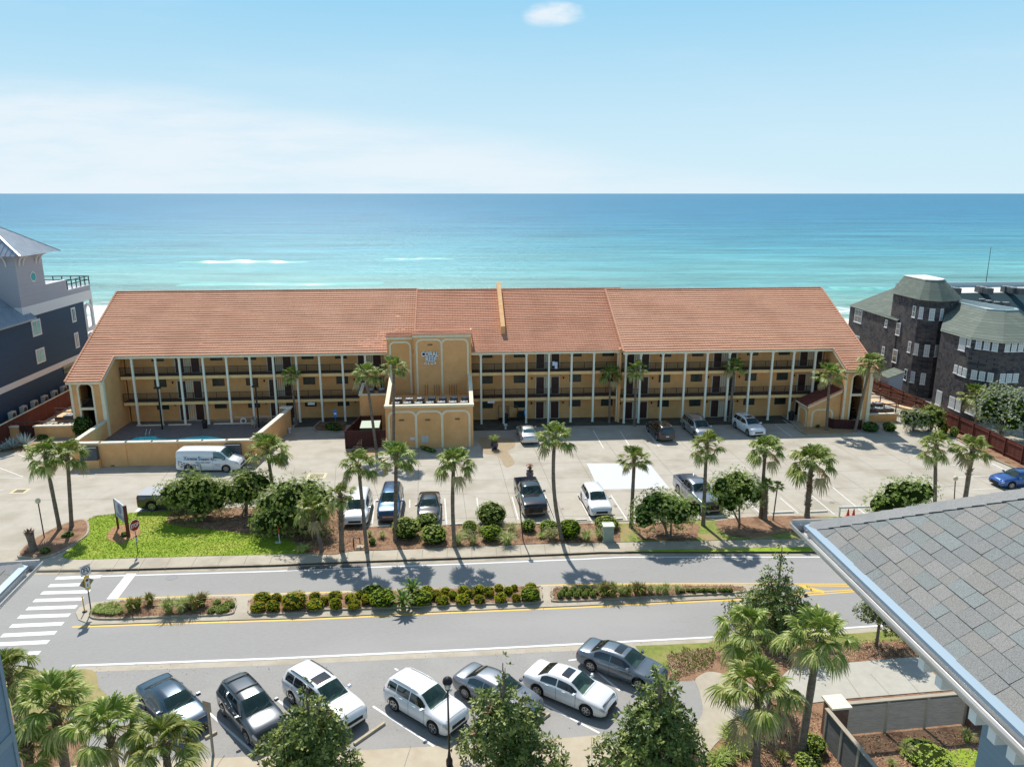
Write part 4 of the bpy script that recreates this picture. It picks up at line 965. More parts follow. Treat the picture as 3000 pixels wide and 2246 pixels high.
def board_fence(name, pts, h, m, label, cap=None, post=True, w=.14, cat='fence'):
    r = empty(name, (0, 0, 0), 0, label, cat); bm_ = MB(); rl = MB(); rnd = random.Random(7)
    for p, q in zip(pts, pts[1:]):
        p = Vector(p); q = Vector(q); L0 = (q-p).length; n = int(L0/w); d = (q-p)/n; nn_ = Vector((-d.y, d.x, 0)).normalized()
        for k in range(n):
            a = p+d*(k+.04); b = p+d*(k+.96); o = nn_*rnd.uniform(-.006, .006); hh = h+rnd.uniform(-.02, .02)
            vs = [a+o-nn_*.012, b+o-nn_*.012, b+o+nn_*.012, a+o+nn_*.012]; vs = [(*v[:2], v[2]) for v in vs]+[(v[0], v[1], v[2]+hh) for v in vs]
            bm_.add(vs, [(0, 1, 5, 4), (1, 2, 6, 5), (2, 3, 7, 6), (3, 0, 4, 7), (4, 5, 6, 7)])
        for z in (.4, h-.3): rl.bar(p+nn_*.05+Vector((0, 0, z)), q+nn_*.05+Vector((0, 0, z)), .05, .09)
        m_ = max(1, int(L0/2.4))
        for k in range(m_+1): a = p+(q-p)*k/m_+nn_*.07; rl.box(a.x-.05, a.x+.05, a.y-.05, a.y+.05, a.z, a.z+h+.02)
        if cap: rl.m = 1; rl.bar(p+Vector((0, 0, h+.06)), q+Vector((0, 0, h+.06)), .2, .07); rl.m = 0
    bm_.build('boards', m, r); rl.build('rails', [m, cap or m], r); return r
redfence = mat('red_fence_wood', srgb(112, 58, 44), srgb(88, 44, 36), 2.5, .9, stretch=(4, 4, .3), c3=srgb(70, 38, 32), s3=.5, a3=.5)
darkfence = mat('dark_brown_wood', srgb(78, 38, 34), srgb(62, 30, 28), 4, .8, stretch=(4, 4, .4))
board_fence('board_fence', [h2w(-56, -6, 0), h2w(-56, 12, 0), h2w(-56, 26, 0)], 2.0, redfence, 'long red brown fence between the hotel and the dark blue house', capm)
board_fence('board_fence', [h2w(49.6, -28, 0), h2w(50, -10, 0), h2w(50.1, 4, 0), h2w(50.2, 20, 0)], 1.95, redfence, 'long red brown board fence along the right edge of the car park')
board_fence('gate', [h2w(lu0-1.6, lv, 0), h2w(lu0-.1, lv, 0)], 1.5, darkfence, 'dark timber gate between two low tan walls at the left', w=.25, cat='gate')
# right service yard
rv = uz('r', 1400, 820)[1]; ru0, ru1 = 41.0, uz('r', 1885, 850)[0]; rz_ = unv('r', 1600, 690, rv)[1]
capwall('service_wall', [(h2w(ru0, rv), h2w(ru1, rv), rz_-.1, rz_-.1), (h2w(ru1, rv), h2w(ru1-.5, rv+4.2), rz_-.1, rz_-.1)], .25, 'low tan wall right of the hotel in front of the condensers', 0, 0)
for k in range(4): put_cond(ru0+.7+k*1.1, rv+1.0, .5, 'condenser in the front row behind the low right wall, %s from the left' % ords[k], 'condensers right of the hotel', 1.2)
for k in range(3): put_cond(ru0+1.2+k*1.2, rv+2.6, .7, 'condenser in the back row behind the low right wall, %s from the left' % ords[k], 'condensers right of the hotel', 1.2)
t = empty('boardwalk', (0, 0, 0), 0, 'timber boardwalk right of the hotel above the condensers', 'boardwalk')
mb = MB(); a = [h2w(41.2, rv+4.3), h2w(ru1+.4, rv+4.3), h2w(ru1+2.2, rv+.6), h2w(ru1+3, rv+1.1), h2w(ru1+.8, rv+5.5), h2w(46, 28), h2w(41.4, 28)]; mb.prism([(p.x, p.y) for p in a], 1.0, 1.2); mb.build('decking', deckw, t)
post_rail('railing', [h2w(41.2, rv+4.35, 1.2), h2w(ru1+.4, rv+4.35, 1.2), h2w(ru1+2.6, rv+.2, .9)], 1.0, woodt, 'timber railing above the right hand condensers')
post_rail('railing', [h2w(41.2, rv+.4, .1), h2w(ru1+.1, rv+.4, .1)], 1.95, woodt, 'dark timber rail in front of the right condensers', 2, 1.6)
post_rail('railing', [h2w(43, rv+9, 1.2), h2w(46.5, rv+8, 1.2), h2w(ru1+3.4, rv+4, 1.1), h2w(ru1+4.5, rv+2, 1.)], 1.1, woodt, 'timber railing along the far side of the right boardwalk', 3)
lf0 = uz('r', 800, 925); lf1 = uz('r', 1290, 945)
board_fence('board_fence', [h2w(lf0[0]-.1, lf0[1]+1.2, 0), h2w(lf0[0]+.3, lf0[1], 0), h2w(lf1[0], lf1[1]+.2, 0)], 1.15, darkfence, 'low dark brown fence at the foot of the right hotel wing')
# bin enclosure
e0 = at('2', 630, 1580); e1 = at('2', 975, 1572); eb0 = uz('2', 630, 1580); eb1 = uz('2', 975, 1572)
board_fence('bin_enclosure', [h2w(eb0[0]+1.0, eb0[1]+5.4, 0), h2w(eb0[0], eb0[1], 0), h2w(eb1[0], eb0[1], 0)], 2.0, darkfence, 'dark brown board enclosure around the bin beside the tower')
board_fence('bin_enclosure', [h2w(eb0[0]+1.0, eb0[1]+5.5, 0), h2w(eb1[0]-.9, eb0[1]+5.5, 0)], 2.0, darkfence, 'back panel of the dark bin enclosure')
t = empty('dumpster', h2w(eb0[0]+2.4, eb0[1]+2.6, 0), PH, 'dark bin with a pale green lid inside the enclosure', 'dumpster')
mb = MB(); vs = [(-.9, -.8, .1), (.9, -.8, .1), (.9, .8, .1), (-.9, .8, .1), (-1, -.95, 1.7), (1, -.95, 1.7), (1, .9, 1.9), (-1, .9, 1.9)]
mb.add(vs, [(0, 3, 2, 1), (0, 1, 5, 4), (1, 2, 6, 5), (2, 3, 7, 6), (3, 0, 4, 7)]); mb.bar((-1.05, -.2, 1.2), (1.05, -.2, 1.2), .12); mb.build('body', mat('bin_green', (.04, .08, .06), rough=.5), t)
mb = MB(); mb.add([(-1.03, -1, 1.72), (1.03, -1, 1.72), (1.03, .95, 1.95), (-1.03, .95, 1.95), (-1.03, -1, 1.78), (1.03, -1, 1.78), (1.03, .95, 2.01), (-1.03, .95, 2.01)], [(4, 5, 6, 7), (0, 1, 5, 4), (1, 2, 6, 5), (2, 3, 7, 6), (3, 0, 4, 7)]); mb.build('lid', mat('bin_lid', (.25, .33, .24), rough=.5), t)
# ================================================================== NEIGHBOURING BUILDINGS
# ---- dark blue house at the left (wall plane u=-58)
navyw = mat('navy_siding', srgb(52, 76, 100), srgb(44, 66, 90), 1, .75, bump=.3, stretch=(.2, .2, 12)); greyw = mat('grey_siding', srgb(172, 172, 180), srgb(160, 160, 170), 1, .8, stretch=(.2, .2, 10)); whitet = mat('white_trim', (.72, .72, .72), (.66, .66, .68), 3, .6)
metalr = mat('seam_metal', srgb(170, 180, 190), srgb(150, 160, 172), 1, .4, metal=.5); aqua = mat('aqua_glass', srgb(70, 170, 165), srgb(40, 120, 122), 2, .15, spec=.7); dkglass = mat('dark_window_glass', (.02, .03, .035), (.05, .065, .07), 2, .08, spec=.8)
bh = empty('beach_house', (OX, OY, 0), PH, 'dark blue house with a pale grey tower and white trim at the left edge', 'house')
U0 = -58.0; gu = lambda x, y: unu('g', x, y, U0)
vf, zt = gu(745, 660); zb0 = gu(0, 1490)[1]+.35; 
ta_ = gu(195, 750)[0]; mb = MB(); v0 = -16.
zcol = gu(280, 800)[1]
mb.box(U0-16, U0, v0, vf, -.5, 12.2); mb.build('wall', navyw, bh)
# porch end frame with two arches at the sea side: part of the wall line
mb = MB()
mb.box(U0-15.8, U0+.04, v0, vf+2.6, zb0-.7, zb0); mb.box(U0-15.8, U0+.05, ta_-.06, vf+2.6, 11.9, 13.2); mb.box(U0-.1, U0+.04, vf-.12, vf+.05, 0, 12)
vA = vf+.2
mb.box(U0-.25, U0+.03, vf+2.25, vf+2.6, 0, 12.0)
a = MB(); ribbon(a, archpts(vA+.12, vf+2.2, 8.2, 11.3, .9), .3, -.04, .22); ribbon(a, archpts(vA+.12, vf+2.2, 4.2, 7.2, .9), .3, -.04, .22)
mb.add([(U0-y, x, z) for x, y, z in a.v], a.f)
mb.box(U0-.3, U0+.06, vA-.1, vf+2.6, 7.6, 8.2)
for (p, q) in (((275, 855), (375, 985)), ((315, 1115), (410, 1225)), ((632, 740), (685, 870)), ((662, 965), (715, 1100))):
    a0, z1 = gu(*p); a1, z0 = gu(*q)
    mb.box(U0+.002, U0+.07, a0-.05, a1+.05, z0+.1, z1-.05)
mb.build('white_trim', whitet, bh)
for i, (p, q) in enumerate((((275, 855), (375, 985)), ((315, 1115), (410, 1225)), ((632, 740), (685, 870)), ((662, 965), (715, 1100)), ((560, 1250), (700, 1300)))):
    a0, z1 = gu(*p); a1, z0 = gu(*q); mb = MB(); g_ = .18 if i < 4 else 0
    mb.box(U0+.072 if i < 4 else U0+.003, U0+.08, a0+g_, a1-g_, z0+.3, z1-.25); mb.m = 1; am = (a0+a1)/2
    if i < 4: mb.box(U0+.08, U0+.1, am-.04, am+.04, z0+.28, z1-.23)
    mb.build('window', [aqua if i < 2 else dkglass, whitet], bh)
# grey tower block, parapet deck
ta, tb = gu(195, 750)[0], gu(400, 480)[0]; ztt = gu(135, 262)[1]
mb = MB(); mb.box(U0-9.5, U0+.02, ta, tb, 13.2, ztt); mb.build('tower', greyw, bh)
dk = gu(590, 495); mb = MB(); mb.box(U0-9, U0+.021, tb+.002, dk[0], 13.2, dk[1]); mb.box(U0-9, U0+.02, dk[0]+.002, vf+2.5, 13.202, gu(600, 590)[1]); mb.build('deck_parapet', greyw, bh)
mb = MB(); mb.box(U0-.3, U0+.06, tb+.01, dk[0], dk[1]+.002, dk[1]+.12); mb.box(U0-.2, U0+.08, dk[0], vf+2.55, gu(600, 590)[1]+.002, gu(600, 590)[1]+.15); mb.build('white_trim', whitet, bh)
post_rail_pts = [h2w(U0, dk[0]+.2, gu(600, 590)[1]+.15), h2w(U0, vf+2.4, gu(600, 590)[1]+.15), h2w(U0-6, vf+2.4, gu(600, 590)[1]+.15)]
o_ = post_rail('deck_railing', post_rail_pts, 1.15, blackm, 'black rail around the roof deck', 2, 1.2); o_.parent = bh; o_.matrix_parent_inverse = Matrix.Translation((OX, OY, 0)) @ Matrix.Rotation(PH, 4, 'Z'); o_.matrix_parent_inverse.invert()
del o_['label'], o_['category']
# hipped metal roof
rc = gu(530, 208); vc = (ta+tb)/2; zr = ztt-.1
ov = 1.6; e0_, e1_ = ta-ov, tb+ov; cx = U0-4.7; ap = 4.0
mb = MB(); P4 = [(U0+ov, e0_, zr), (U0+ov, e1_, zr), (U0-11, e1_, zr), (U0-11, e0_, zr)]; top = (cx, vc, zr+ap)
mb.add(P4+[top], [(0, 1, 4), (1, 2, 4), (2, 3, 4), (3, 0, 4), (3, 2, 1, 0)])
for (A_, B_) in ((P4[0], P4[1]), (P4[1], P4[2]), (P4[3], P4[0])):
    A_ = Vector(A_); B_ = Vector(B_); T_ = Vector(top); n = 22
    for k in range(1, n):
        t = k/n; p = A_+(B_-A_)*t; s2 = min(t, 1-t)*2; q = p+(T_-(A_+B_)/2)*s2*.99; mb.bar(p+Vector((0, 0, .03)), q+Vector((0, 0, .03)), .05, .07)
for c_ in P4: mb.bar(Vector(c_)+Vector((0, 0, .04)), Vector(top)+Vector((0, 0, .04)), .16, .1)
mb.build('roof', metalr, bh)
mb = MB()
for v in (ta+.7, ta+1.6, tb-1.6, tb-.7):
    for k in range(6):
        t0, t1 = k/6*math.pi/2, (k+1)/6*math.pi/2; mb.bar((U0+.05+1.0*(1-math.cos(t0)), v, zr-1.3+1.2*math.sin(t0)), (U0+.05+1.0*(1-math.cos(t1)), v, zr-1.3+1.2*math.sin(t1)), .12, .12)
for x in (U0-1, U0-3):
    for k in range(6):
        t0, t1 = k/6*math.pi/2, (k+1)/6*math.pi/2; mb.bar((x, ta-.05-1.0*(1-math.cos(t0)), zr-1.3+1.2*math.sin(t0)), (x, ta-.05-1.0*(1-math.cos(t1)), zr-1.3+1.2*math.sin(t1)), .12, .12)
mb.build('eave_bracket', whitet, bh)
ov_, oz = gu(292, 462)
mb = MB(); mb.tube([(U0+.02, ov_, oz), (U0+.1, ov_, oz)], .62, 20, smooth=False); mb.m = 1; mb.tube([(U0+.1, ov_, oz), (U0+.13, ov_, oz)], .48, 20, smooth=False); mb.build('round_window', [whitet, aqua], bh)
# lower standing seam roof in front of the tower
mb = MB(); a = Vector((U0+.7, gu(280, 805)[0]-.2, 11.75)); b = Vector((U0+.7, v0-2, 11.75)); c = Vector((U0-6, v0-2, 17.4)); d2 = Vector((U0-6, gu(280, 805)[0]-.2, 17.4))
mb.add([a, b, c, d2], [(0, 1, 2, 3)])
for k in range(60):
    t = k/60; p = a+(b-a)*t; q = d2+(c-d2)*t; mb.bar(p+Vector((0, 0, .05)), q+Vector((0, 0, .05)), .05, .08)
mb.box(U0+.6, U0+.72, v0-2, a.y, 11.55, 11.74)
mb.build('lower_roof', metalr, bh)
# mini split condensers on a stand by the blue house
mb = MB(); mb.box(-.22, .22, -.45, .45, .5, 2.3); mb.m = 1
for z in (.95, 1.85):
    n = 18; mb.add([(.225, .33*math.cos(2*math.pi*k/n), z+.33*math.sin(2*math.pi*k/n)) for k in range(n)], [tuple(range(n))])
mb.m = 2; mb.box(-.18, -.12, -.4, .4, 0, .5); mb.box(.12, .18, -.4, .4, 0, .5)
tw = mb.mesh('cabinet', [mat('unit_beige', srgb(206, 200, 184), rough=.6), mat('unit_fan', srgb(96, 92, 84), rough=.6), blackm])
for k in range(6):
    v, z = unu('g', 290+k*78, 1545-k*42, -57.0)
    r = empty('condenser', h2w(-57.2, -1.2+k*2.35, 0), PH, 'tall beige condenser at the foot of the blue house, %s from the left' % ords[k], 'air conditioner', 'tall condensers beside the blue house'); obj('cabinet', tw, r)
r = empty('utility_box', h2w(-57.3, -5.5, 0), PH, 'pale grey meter cabinet by the blue house', 'utility box'); mb = MB(); mb.box(-.3, .3, -1.2, 1.2, 0, 1.9); mb.box(-.35, .35, -1.25, 1.25, 1.902, 1.98); mb.build('cabinet', mat('pale_box', srgb(186, 204, 208), rough=.5), r)
mb = MB(); mb.tube([(0, .2, 1.9), (0, .2, 3.4)], .07); mb.tube([(0, .6, 1.9), (0, .6, 2.8)], .09); mb.build('pipe', mat('pipe_white', (.6, .6, .62), rough=.5), r)

# ---- dark shingled block at the right
shing = D_.materials.new('dark_shingle'); shing.use_nodes = True
def shingle_nodes(m, c1, c2, c3, sx, sz, rough=.9):
    nt = m.node_tree; N = nt.nodes; L = nt.links; p = N['Principled BSDF']; p.inputs['Roughness'].default_value = rough; p.inputs['Specular IOR Level'].default_value = .2
    tc = N.new('ShaderNodeTexCoord'); mp = N.new('ShaderNodeMapping')
    sp = N.new('ShaderNodeSeparateXYZ'); L.new(tc.outputs['Object'], sp.inputs[0]); ad = N.new('ShaderNodeMath'); ad.operation = 'ADD'; L.new(sp.outputs[0], ad.inputs[0]); L.new(sp.outputs[1], ad.inputs[1])
    cb = N.new('ShaderNodeCombineXYZ'); L.new(ad.outputs[0], cb.inputs[0]); L.new(sp.outputs[2], cb.inputs[1]); L.new(cb.outputs[0], mp.inputs[0])
    b = N.new('ShaderNodeTexBrick'); b.inputs['Color1'].default_value = (*c1, 1); b.inputs['Color2'].default_value = (*c2, 1); b.inputs['Mortar'].default_value = (*[x*.5 for x in c1], 1)
    b.inputs['Scale'].default_value = 1; b.inputs['Brick Width'].default_value = sx; b.inputs['Row Height'].default_value = sz; b.inputs['Mortar Size'].default_value = .012; L.new(mp.outputs[0], b.inputs['Vector'])
    n = N.new('ShaderNodeTexNoise'); n.inputs['Scale'].default_value = .9; n.inputs['Detail'].default_value = 6; L.new(tc.outputs['Object'], n.inputs['Vector'])
    r = N.new('ShaderNodeMapRange'); r.inputs[1].default_value = .45; r.inputs[2].default_value = .72; r.inputs[4].default_value = .7; L.new(n.outputs['Fac'], r.inputs[0])
    mx = N.new('ShaderNodeMixRGB'); L.new(r.outputs[0], mx.inputs[0]); L.new(b.outputs['Color'], mx.inputs[1]); mx.inputs[2].default_value = (*c3, 1); L.new(mx.outputs[0], p.inputs['Base Color'])
shingle_nodes(shing, (.045, .045, .055), (.105, .10, .108), (.14, .12, .105), .35, .28)
groof = D_.materials.new('green_roof_shingle'); groof.use_nodes = True; shingle_nodes(groof, (.13, .155, .13), (.17, .195, .165), (.115, .14, .12), .9, .24)
flatr = mat('white_membrane', (.75, .74, .7), (.62, .6, .56), .8, .8); wframe = mat('window_white', (.75, .76, .78), rough=.5); blind = mat('window_blind', srgb(196, 204, 206), srgb(168, 178, 184), 2, .35, spec=.6, stretch=(1, 1, 12))
sb = empty('shingled_building', (OX, OY, 0), PH, 'dark shingled building with green mansard roofs and an octagonal tower at the right', 'building')
# far wing: wall plane u=54
cu = lambda x, y, u0=54.: unu('c', x, y, u0)
fv, fz = cu(45, 450); nv_, nz_ = cu(600, 640)
mb = MB(); mb.box(54, 62, nv_+.2, fv, -1, fz); mb.build('far_wing', shing, sb)
rv_, rz2 = cu(280, 235)
mb = MB(); rz2 = 13.0; ru = 58.2
mb.add([(53.8, fv+.3, fz-.1), (53.8, nv_, fz-.25), (ru, nv_-.5, rz2), (ru, fv-4.6, rz2)], [(0, 1, 2, 3)])
mb.add([(53.8, fv+.3, fz-.1), (ru, fv-4.6, rz2), (70, fv-4.6, rz2), (70, fv+.3, fz-.1)], [(0, 1, 2, 3)]); mb.build('far_roof', groof, sb)
mb = MB(); mb.prism([(ru, 12.6), (ru, fv-4.6), (120, fv-4.6), (120, 12.6)], 12.2, 12.9); mb.build('flat_roof', flatr, sb)
mb = MB(); mb.box(ru-.1, ru+.15, nv_-.5, fv-4.5, 12.95, 13.15); mb.box(ru, 120, fv-4.7, fv-4.4, 12.9, 13.6); mb.build('roof_edge', mat('edge_grey', srgb(150, 170, 176), rough=.5), sb)
# octagonal tower
tcu, tcv, tr = 57.0, 8.6, 3.1
def octo(r, rot=22.5, z=0, cu_=tcu, cv_=tcv, sx=1.): return [(cu_+r*sx*math.cos(R(45*k+rot)), cv_+r*math.sin(R(45*k+rot)), z) for k in range(8)]
ztw = 13.04
TW = [(54.15, 12.8), (54.0, 6.35), (54.5, 5.3), (55.7, 4.5), (57.6, 4.9), (59.6, 6.6), (60.2, 12.8)]; TC = Vector((57, 8.8))
mb = MB(); mb.prism(TW, -1, ztw); mb.build('tower', shing, sb)
lo = [(*(TC+(Vector(p)-TC)*1.09), ztw-.12) for p in TW]; hi = [(55.3, 12.7, ztw+2.3), (55.0, 7.3, ztw+2.3), (55.35, 6.8, ztw+2.3), (56.1, 6.5, ztw+2.3), (57.0, 6.8, ztw+2.3), (58.0, 7.9, ztw+2.3), (58.4, 12.7, ztw+2.3)]
mb = MB(); m7 = 7; mb.add(lo+hi, [(k+1, k, 7+k, 8+k) for k in range(6)]+[(0, 6, 13, 7), tuple(range(7))]); me_ = mb.mesh('tower_roof', groof); bm2 = bmesh.new(); bm2.from_mesh(me_); bmesh.ops.recalc_face_normals(bm2, faces=bm2.faces); bm2.to_mesh(me_); bm2.free(); obj('tower_roof', me_, sb)
mb = MB(); mb.prism([(TC.x+(p[0]-TC.x)*1.04, p[1]) for p in hi], ztw+2.28, ztw+2.4); mb.build('tower_cap', flatr, sb)
# big near block: faceted, with a mansard
q0 = unu('d', 480, 575, 54.); b0v = q0[0]+.6
blk = [(54, 1.2), (54, -4.4), (55.9, -7.0), (60.2, -7.05), (63.3, -4.8), (64, 8), (59.5, 10), (58.5, 1.2)]
zb_ = 9.87
mb = MB(); mb.prism(blk, -1, zb_); mb.build('near_block', shing, sb)
mb = MB()
outer = [(53.8, 1.1), (53.75, -4.5), (55.78, -7.35), (60.4, -7.4), (63.7, -4.9)]; inner_ = [(59.2, 8.3), (58.64, -.21), (60.1, -1.2), (61.9, -1.0), (62.6, .3)]; hz_ = 2.65
vs = [(*p, zb_-.15) for p in outer]+[(*p, zb_+hz_) for p in inner_]
mb.add(vs, [(k+1, k, 5+k, 6+k) for k in range(4)]); mb.build('mansard', groof, sb)
mb = MB(); mb.prism([(59.2, 8.3), (58.7, -.1), (60.1, -1.1), (61.8, -.9), (62.5, .3), (60.6, 11)], zb_+1.9, zb_+2.2); mb.build('flat_roof', flatr, sb)
mb = MB()
for p, q in zip(inner_[:-1], inner_[1:]): mb.bar((*p, zb_+hz_), (*q, zb_+hz_), .3, .2)
mb.bar((62.6, .3, zb_+hz_-.2), (60.6, 11, zb_+hz_-.2), .2, .6); mb.add([(62.6, .3, zb_+hz_), (63.7, -4.9, zb_-.1), (64.2, 8, zb_-.1), (61.5, 10, zb_+hz_)], [(0, 1, 2, 3)])
mb.build('roof_edge', MATS['edge_grey'], sb)
mb = MB(); mb.add([(62, 6, 9), (130, 6, 9), (130, 12.5, 12.9), (59.5, 12.5, 12.9)], [(0, 1, 2, 3)]); mb.build('back_mansard', mat('teal_roof', srgb(38, 70, 78), srgb(30, 58, 66), 1, .8, stretch=(.3, .3, 9)), sb)
# windows: (region, tl, br, plane kind)
def rwin(r, x0, y0, x1, y1, plane, gl=None, gx=2, gy=3):
    """window on the plane through plane[0], plane[1] (hotel u,v)"""
    (ua, va), (ub, vb) = plane; A_ = h2w(ua, va); B_ = h2w(ub, vb); d = (B_-A_).normalized(); n = Vector((d.y, -d.x, 0))
    if n.dot(-A_) < 0: n = -n
    def hit(x, y):
        q = ray(r, x, y); t = (A_-Vector((0, 0, CAMH))).dot(n)/q.dot(n); return Vector((0, 0, CAMH))+q*t
    p = hit((x0+x1)/2, y0); q = hit((x0+x1)/2, y1); l = hit(x0, (y0+y1)/2); rr_ = hit(x1, (y0+y1)/2)
    c = (l+rr_)/2; s = abs((rr_-l).dot(d)); z0, z1 = q.z, p.z; h = z1-z0
    ux = abs(EX*d.x+EY*d.y); lc = w2h(c); ang = math.atan2(d.y, d.x)-PH
    mb = MB(); fr = .09
    mb.box(-s/2, s/2, -.05, .05, 0, h); mb.m = 1; sg_ = -1
    mb.box(-s/2+fr, s/2-fr, -.062, .062, fr, h-fr); mb.m = 0
    for k in range(1, gx): x = -s/2+s*k/gx; mb.box(x-.018, x+.018, -.07, .07, fr, h-fr)
    for k in range(1, gy): z = h*k/gy; mb.box(-s/2+fr, s/2-fr, -.071, .071, z-.02, z+.02)
    mb.box(-s/2-.06, s/2+.06, -.1, .1, -.08, -.002)
    mb.build('window', [wframe, gl or blind], sb, (lc[0], lc[1], z0), (0, 0, ang))
F54 = ((54, 20), (54, -20))
oc = octo(tr)
def octplane(k): return (oc[k][:2], oc[(k+1) % 8][:2])
# facets facing the camera side: k=3 (west, u=54), k=4 (south-west) etc
WEST, SW, SOUTH = (TW[0], TW[1]), (TW[2], TW[3]), (TW[3], TW[4]); SW0 = (TW[1], TW[2])
for a in ((95, 500, 180, 650, dkglass, 2, 2), (445, 615, 475, 705, dkglass, 1, 2), (410, 925, 442, 1025, dkglass, 1, 2), (95, 800, 150, 870, dkglass, 2, 2)): rwin('c', *a[:4], F54, a[4], a[5], a[6])
for a in ((575, 650, 620, 795), (535, 960, 585, 1110)): rwin('c', *a, F54, dkglass, 1, 2)
for a in ((765, 455, 800, 590, dkglass, 1), (712, 865, 745, 995, dkglass, 1), (668, 1185, 700, 1315, dkglass, 1)): rwin('c', *a[:4], WEST, a[4], a[5], 2)
for a in ((838, 470, 888, 605), (782, 888, 832, 1022), (742, 1212, 790, 1342)): rwin('c', *a, SW0)
for a in ((955, 488, 1020, 622), (895, 905, 960, 1040), (852, 1232, 912, 1362)): rwin('c', *a, SW)
for a in ((1080, 490, 1115, 622),(1020, 908, 1052, 1040)): rwin('c', *a, SOUTH, None, 1)
for a in ((672, 645, 748, 815, blind, 1, 1), (765, 668, 805, 770, blind, 1, 2), (612, 978, 652, 1075, blind, 1, 2), (662, 995, 702, 1100, blind, 1, 2), (712, 1015, 755, 1118, blind, 1, 2), (555, 1345, 622, 1480, blind, 1, 2), (632, 1375, 692, 1515, blind, 1, 2), (748, 1400, 860, 1550, blind, 2, 2), (405, 1275, 470, 1445, blind, 1, 1)): rwin('d', *a[:4], F54, *a[4:])
FA, FB = ((54, -4.4), (55.9, -7.0)), ((55.9, -7.0), (60, -7.05))
for a in ((862, 692, 932, 795), (957, 702, 1027, 805), (1053, 715, 1123, 820), (808, 1040, 878, 1143), (900, 1055, 970, 1158), (997, 1070, 1067, 1172)): rwin('d', *a, FA)
for a in ((1198, 725, 1256, 825), (1274, 725, 1334, 825), (1352, 722, 1412, 822), (1138, 1080, 1198, 1182), (1212, 1080, 1275, 1180), (1290, 1078, 1352, 1178)): rwin('d', *a, FB)
# roof-top condensers
def flatcond(r, x, y, z, lab, i, sc=1.): 
    p = at(r, x, y, z); c = copy_tree(proto); place(c, p, PH, sc*.95, lab, 'roof top units on the shingled building'); return c
for i, (x, y) in enumerate(((1000, 395), (1045, 405), (1100, 415), (1160, 418))): flatcond('b', x, y, zb_+2.2, 'rooftop unit on the near flat roof of the shingled building, %s from the left' % ords[i], i)
for i, (x, y) in enumerate(((765, 310), (795, 318), (830, 325), (985, 312), (1012, 318), (1045, 326), (1160, 312), (1190, 316), (1215, 322), (1262, 327))): flatcond('b', x, y, 12.9, 'far rooftop unit on the white roof of the shingled building, %s from the left' % (ords+['ninth', 'tenth'])[i], i, 1.15)
r = empty('radio_mast', at('b', 1028, 275, 12.9), 0, 'tall thin antenna mast on the shingled building', 'antenna'); mb = MB(); q = atY('b', 1066, 8, r.location.y); mb.tube([(0, 0, 0), (q.x-r.location.x, 0, q.z-12.9)], [.06, .03], 6); mb.build('mast', blackm, r)
r = empty('garden_shed', h2w(51.6, 6.8, 0), PH, 'small pale shed with a green lean-to roof beside the shingled building', 'shed')
mb = MB(); mb.add([(-1, -1.2, 0), (1, -1.2, 0), (1, 1.2, 0), (-1, 1.2, 0), (-1, -1.2, 2.6), (1, -1.2, 3.3), (1, 1.2, 3.3), (-1, 1.2, 2.6)], [(0, 1, 5, 4), (1, 2, 6, 5), (2, 3, 7, 6), (3, 0, 4, 7)]); mb.build('wall', mat('shed_wall', srgb(176, 184, 198), rough=.8), r)
mb = MB(); mb.add([(-1.2, -1.35, 2.56), (1.1, -1.35, 3.36), (1.1, 1.35, 3.36), (-1.2, 1.35, 2.56), (-1.2, -1.35, 2.64), (1.1, -1.35, 3.44), (1.1, 1.35, 3.44), (-1.2, 1.35, 2.64)], [(4, 5, 6, 7), (0, 3, 2, 1), (0, 1, 5, 4), (3, 0, 4, 7)]); mb.build('roof', groof, r)

# ---- the building the photo is taken from: two roof corners, gutters, walls
shr = D_.materials.new('asphalt_shingle'); shr.use_nodes = True
def asph_shingle(m):
    nt = m.node_tree; N = nt.nodes; L = nt.links; p = N['Principled BSDF']; p.inputs['Roughness'].default_value = .9; p.inputs['Specular IOR Level'].default_value = .15
    tc = N.new('ShaderNodeTexCoord')
    a = N.new('ShaderNodeTexNoise'); a.inputs['Scale'].default_value = 90; a.inputs['Detail'].default_value = 3; L.new(tc.outputs['Object'], a.inputs['Vector'])
    at_ = N.new('ShaderNodeVertexColor'); at_.layer_name = 'tab'
    r = N.new('ShaderNodeMapRange'); r.inputs[1].default_value = .3; r.inputs[2].default_value = .7; r.inputs[3].default_value = .68; r.inputs[4].default_value = 1.3; L.new(a.outputs['Fac'], r.inputs[0])
    mx = N.new('ShaderNodeVectorMath'); mx.operation = 'SCALE'; L.new(at_.outputs['Color'], mx.inputs[0]); L.new(r.outputs[0], mx.inputs['Scale']); L.new(mx.outputs[0], p.inputs['Base Color'])
    bp = N.new('ShaderNodeBump'); bp.inputs['Strength'].default_value = .5; bp.inputs['Distance'].default_value = .004; L.new(a.outputs['Fac'], bp.inputs['Height']); L.new(bp.outputs[0], p.inputs['Normal'])
asph_shingle(shr)
gutm = mat('gutter_metal', (.52, .52, .5), (.42, .42, .42), 3, .35, metal=.3, c3=(.35, .33, .3), s3=2, a3=.4); bluew = mat('blue_grey_siding', srgb(120, 140, 158), srgb(110, 130, 148), 2, .8, stretch=(1, 1, 10)); soff = mat('rafter_white', (.7, .72, .75), rough=.7)
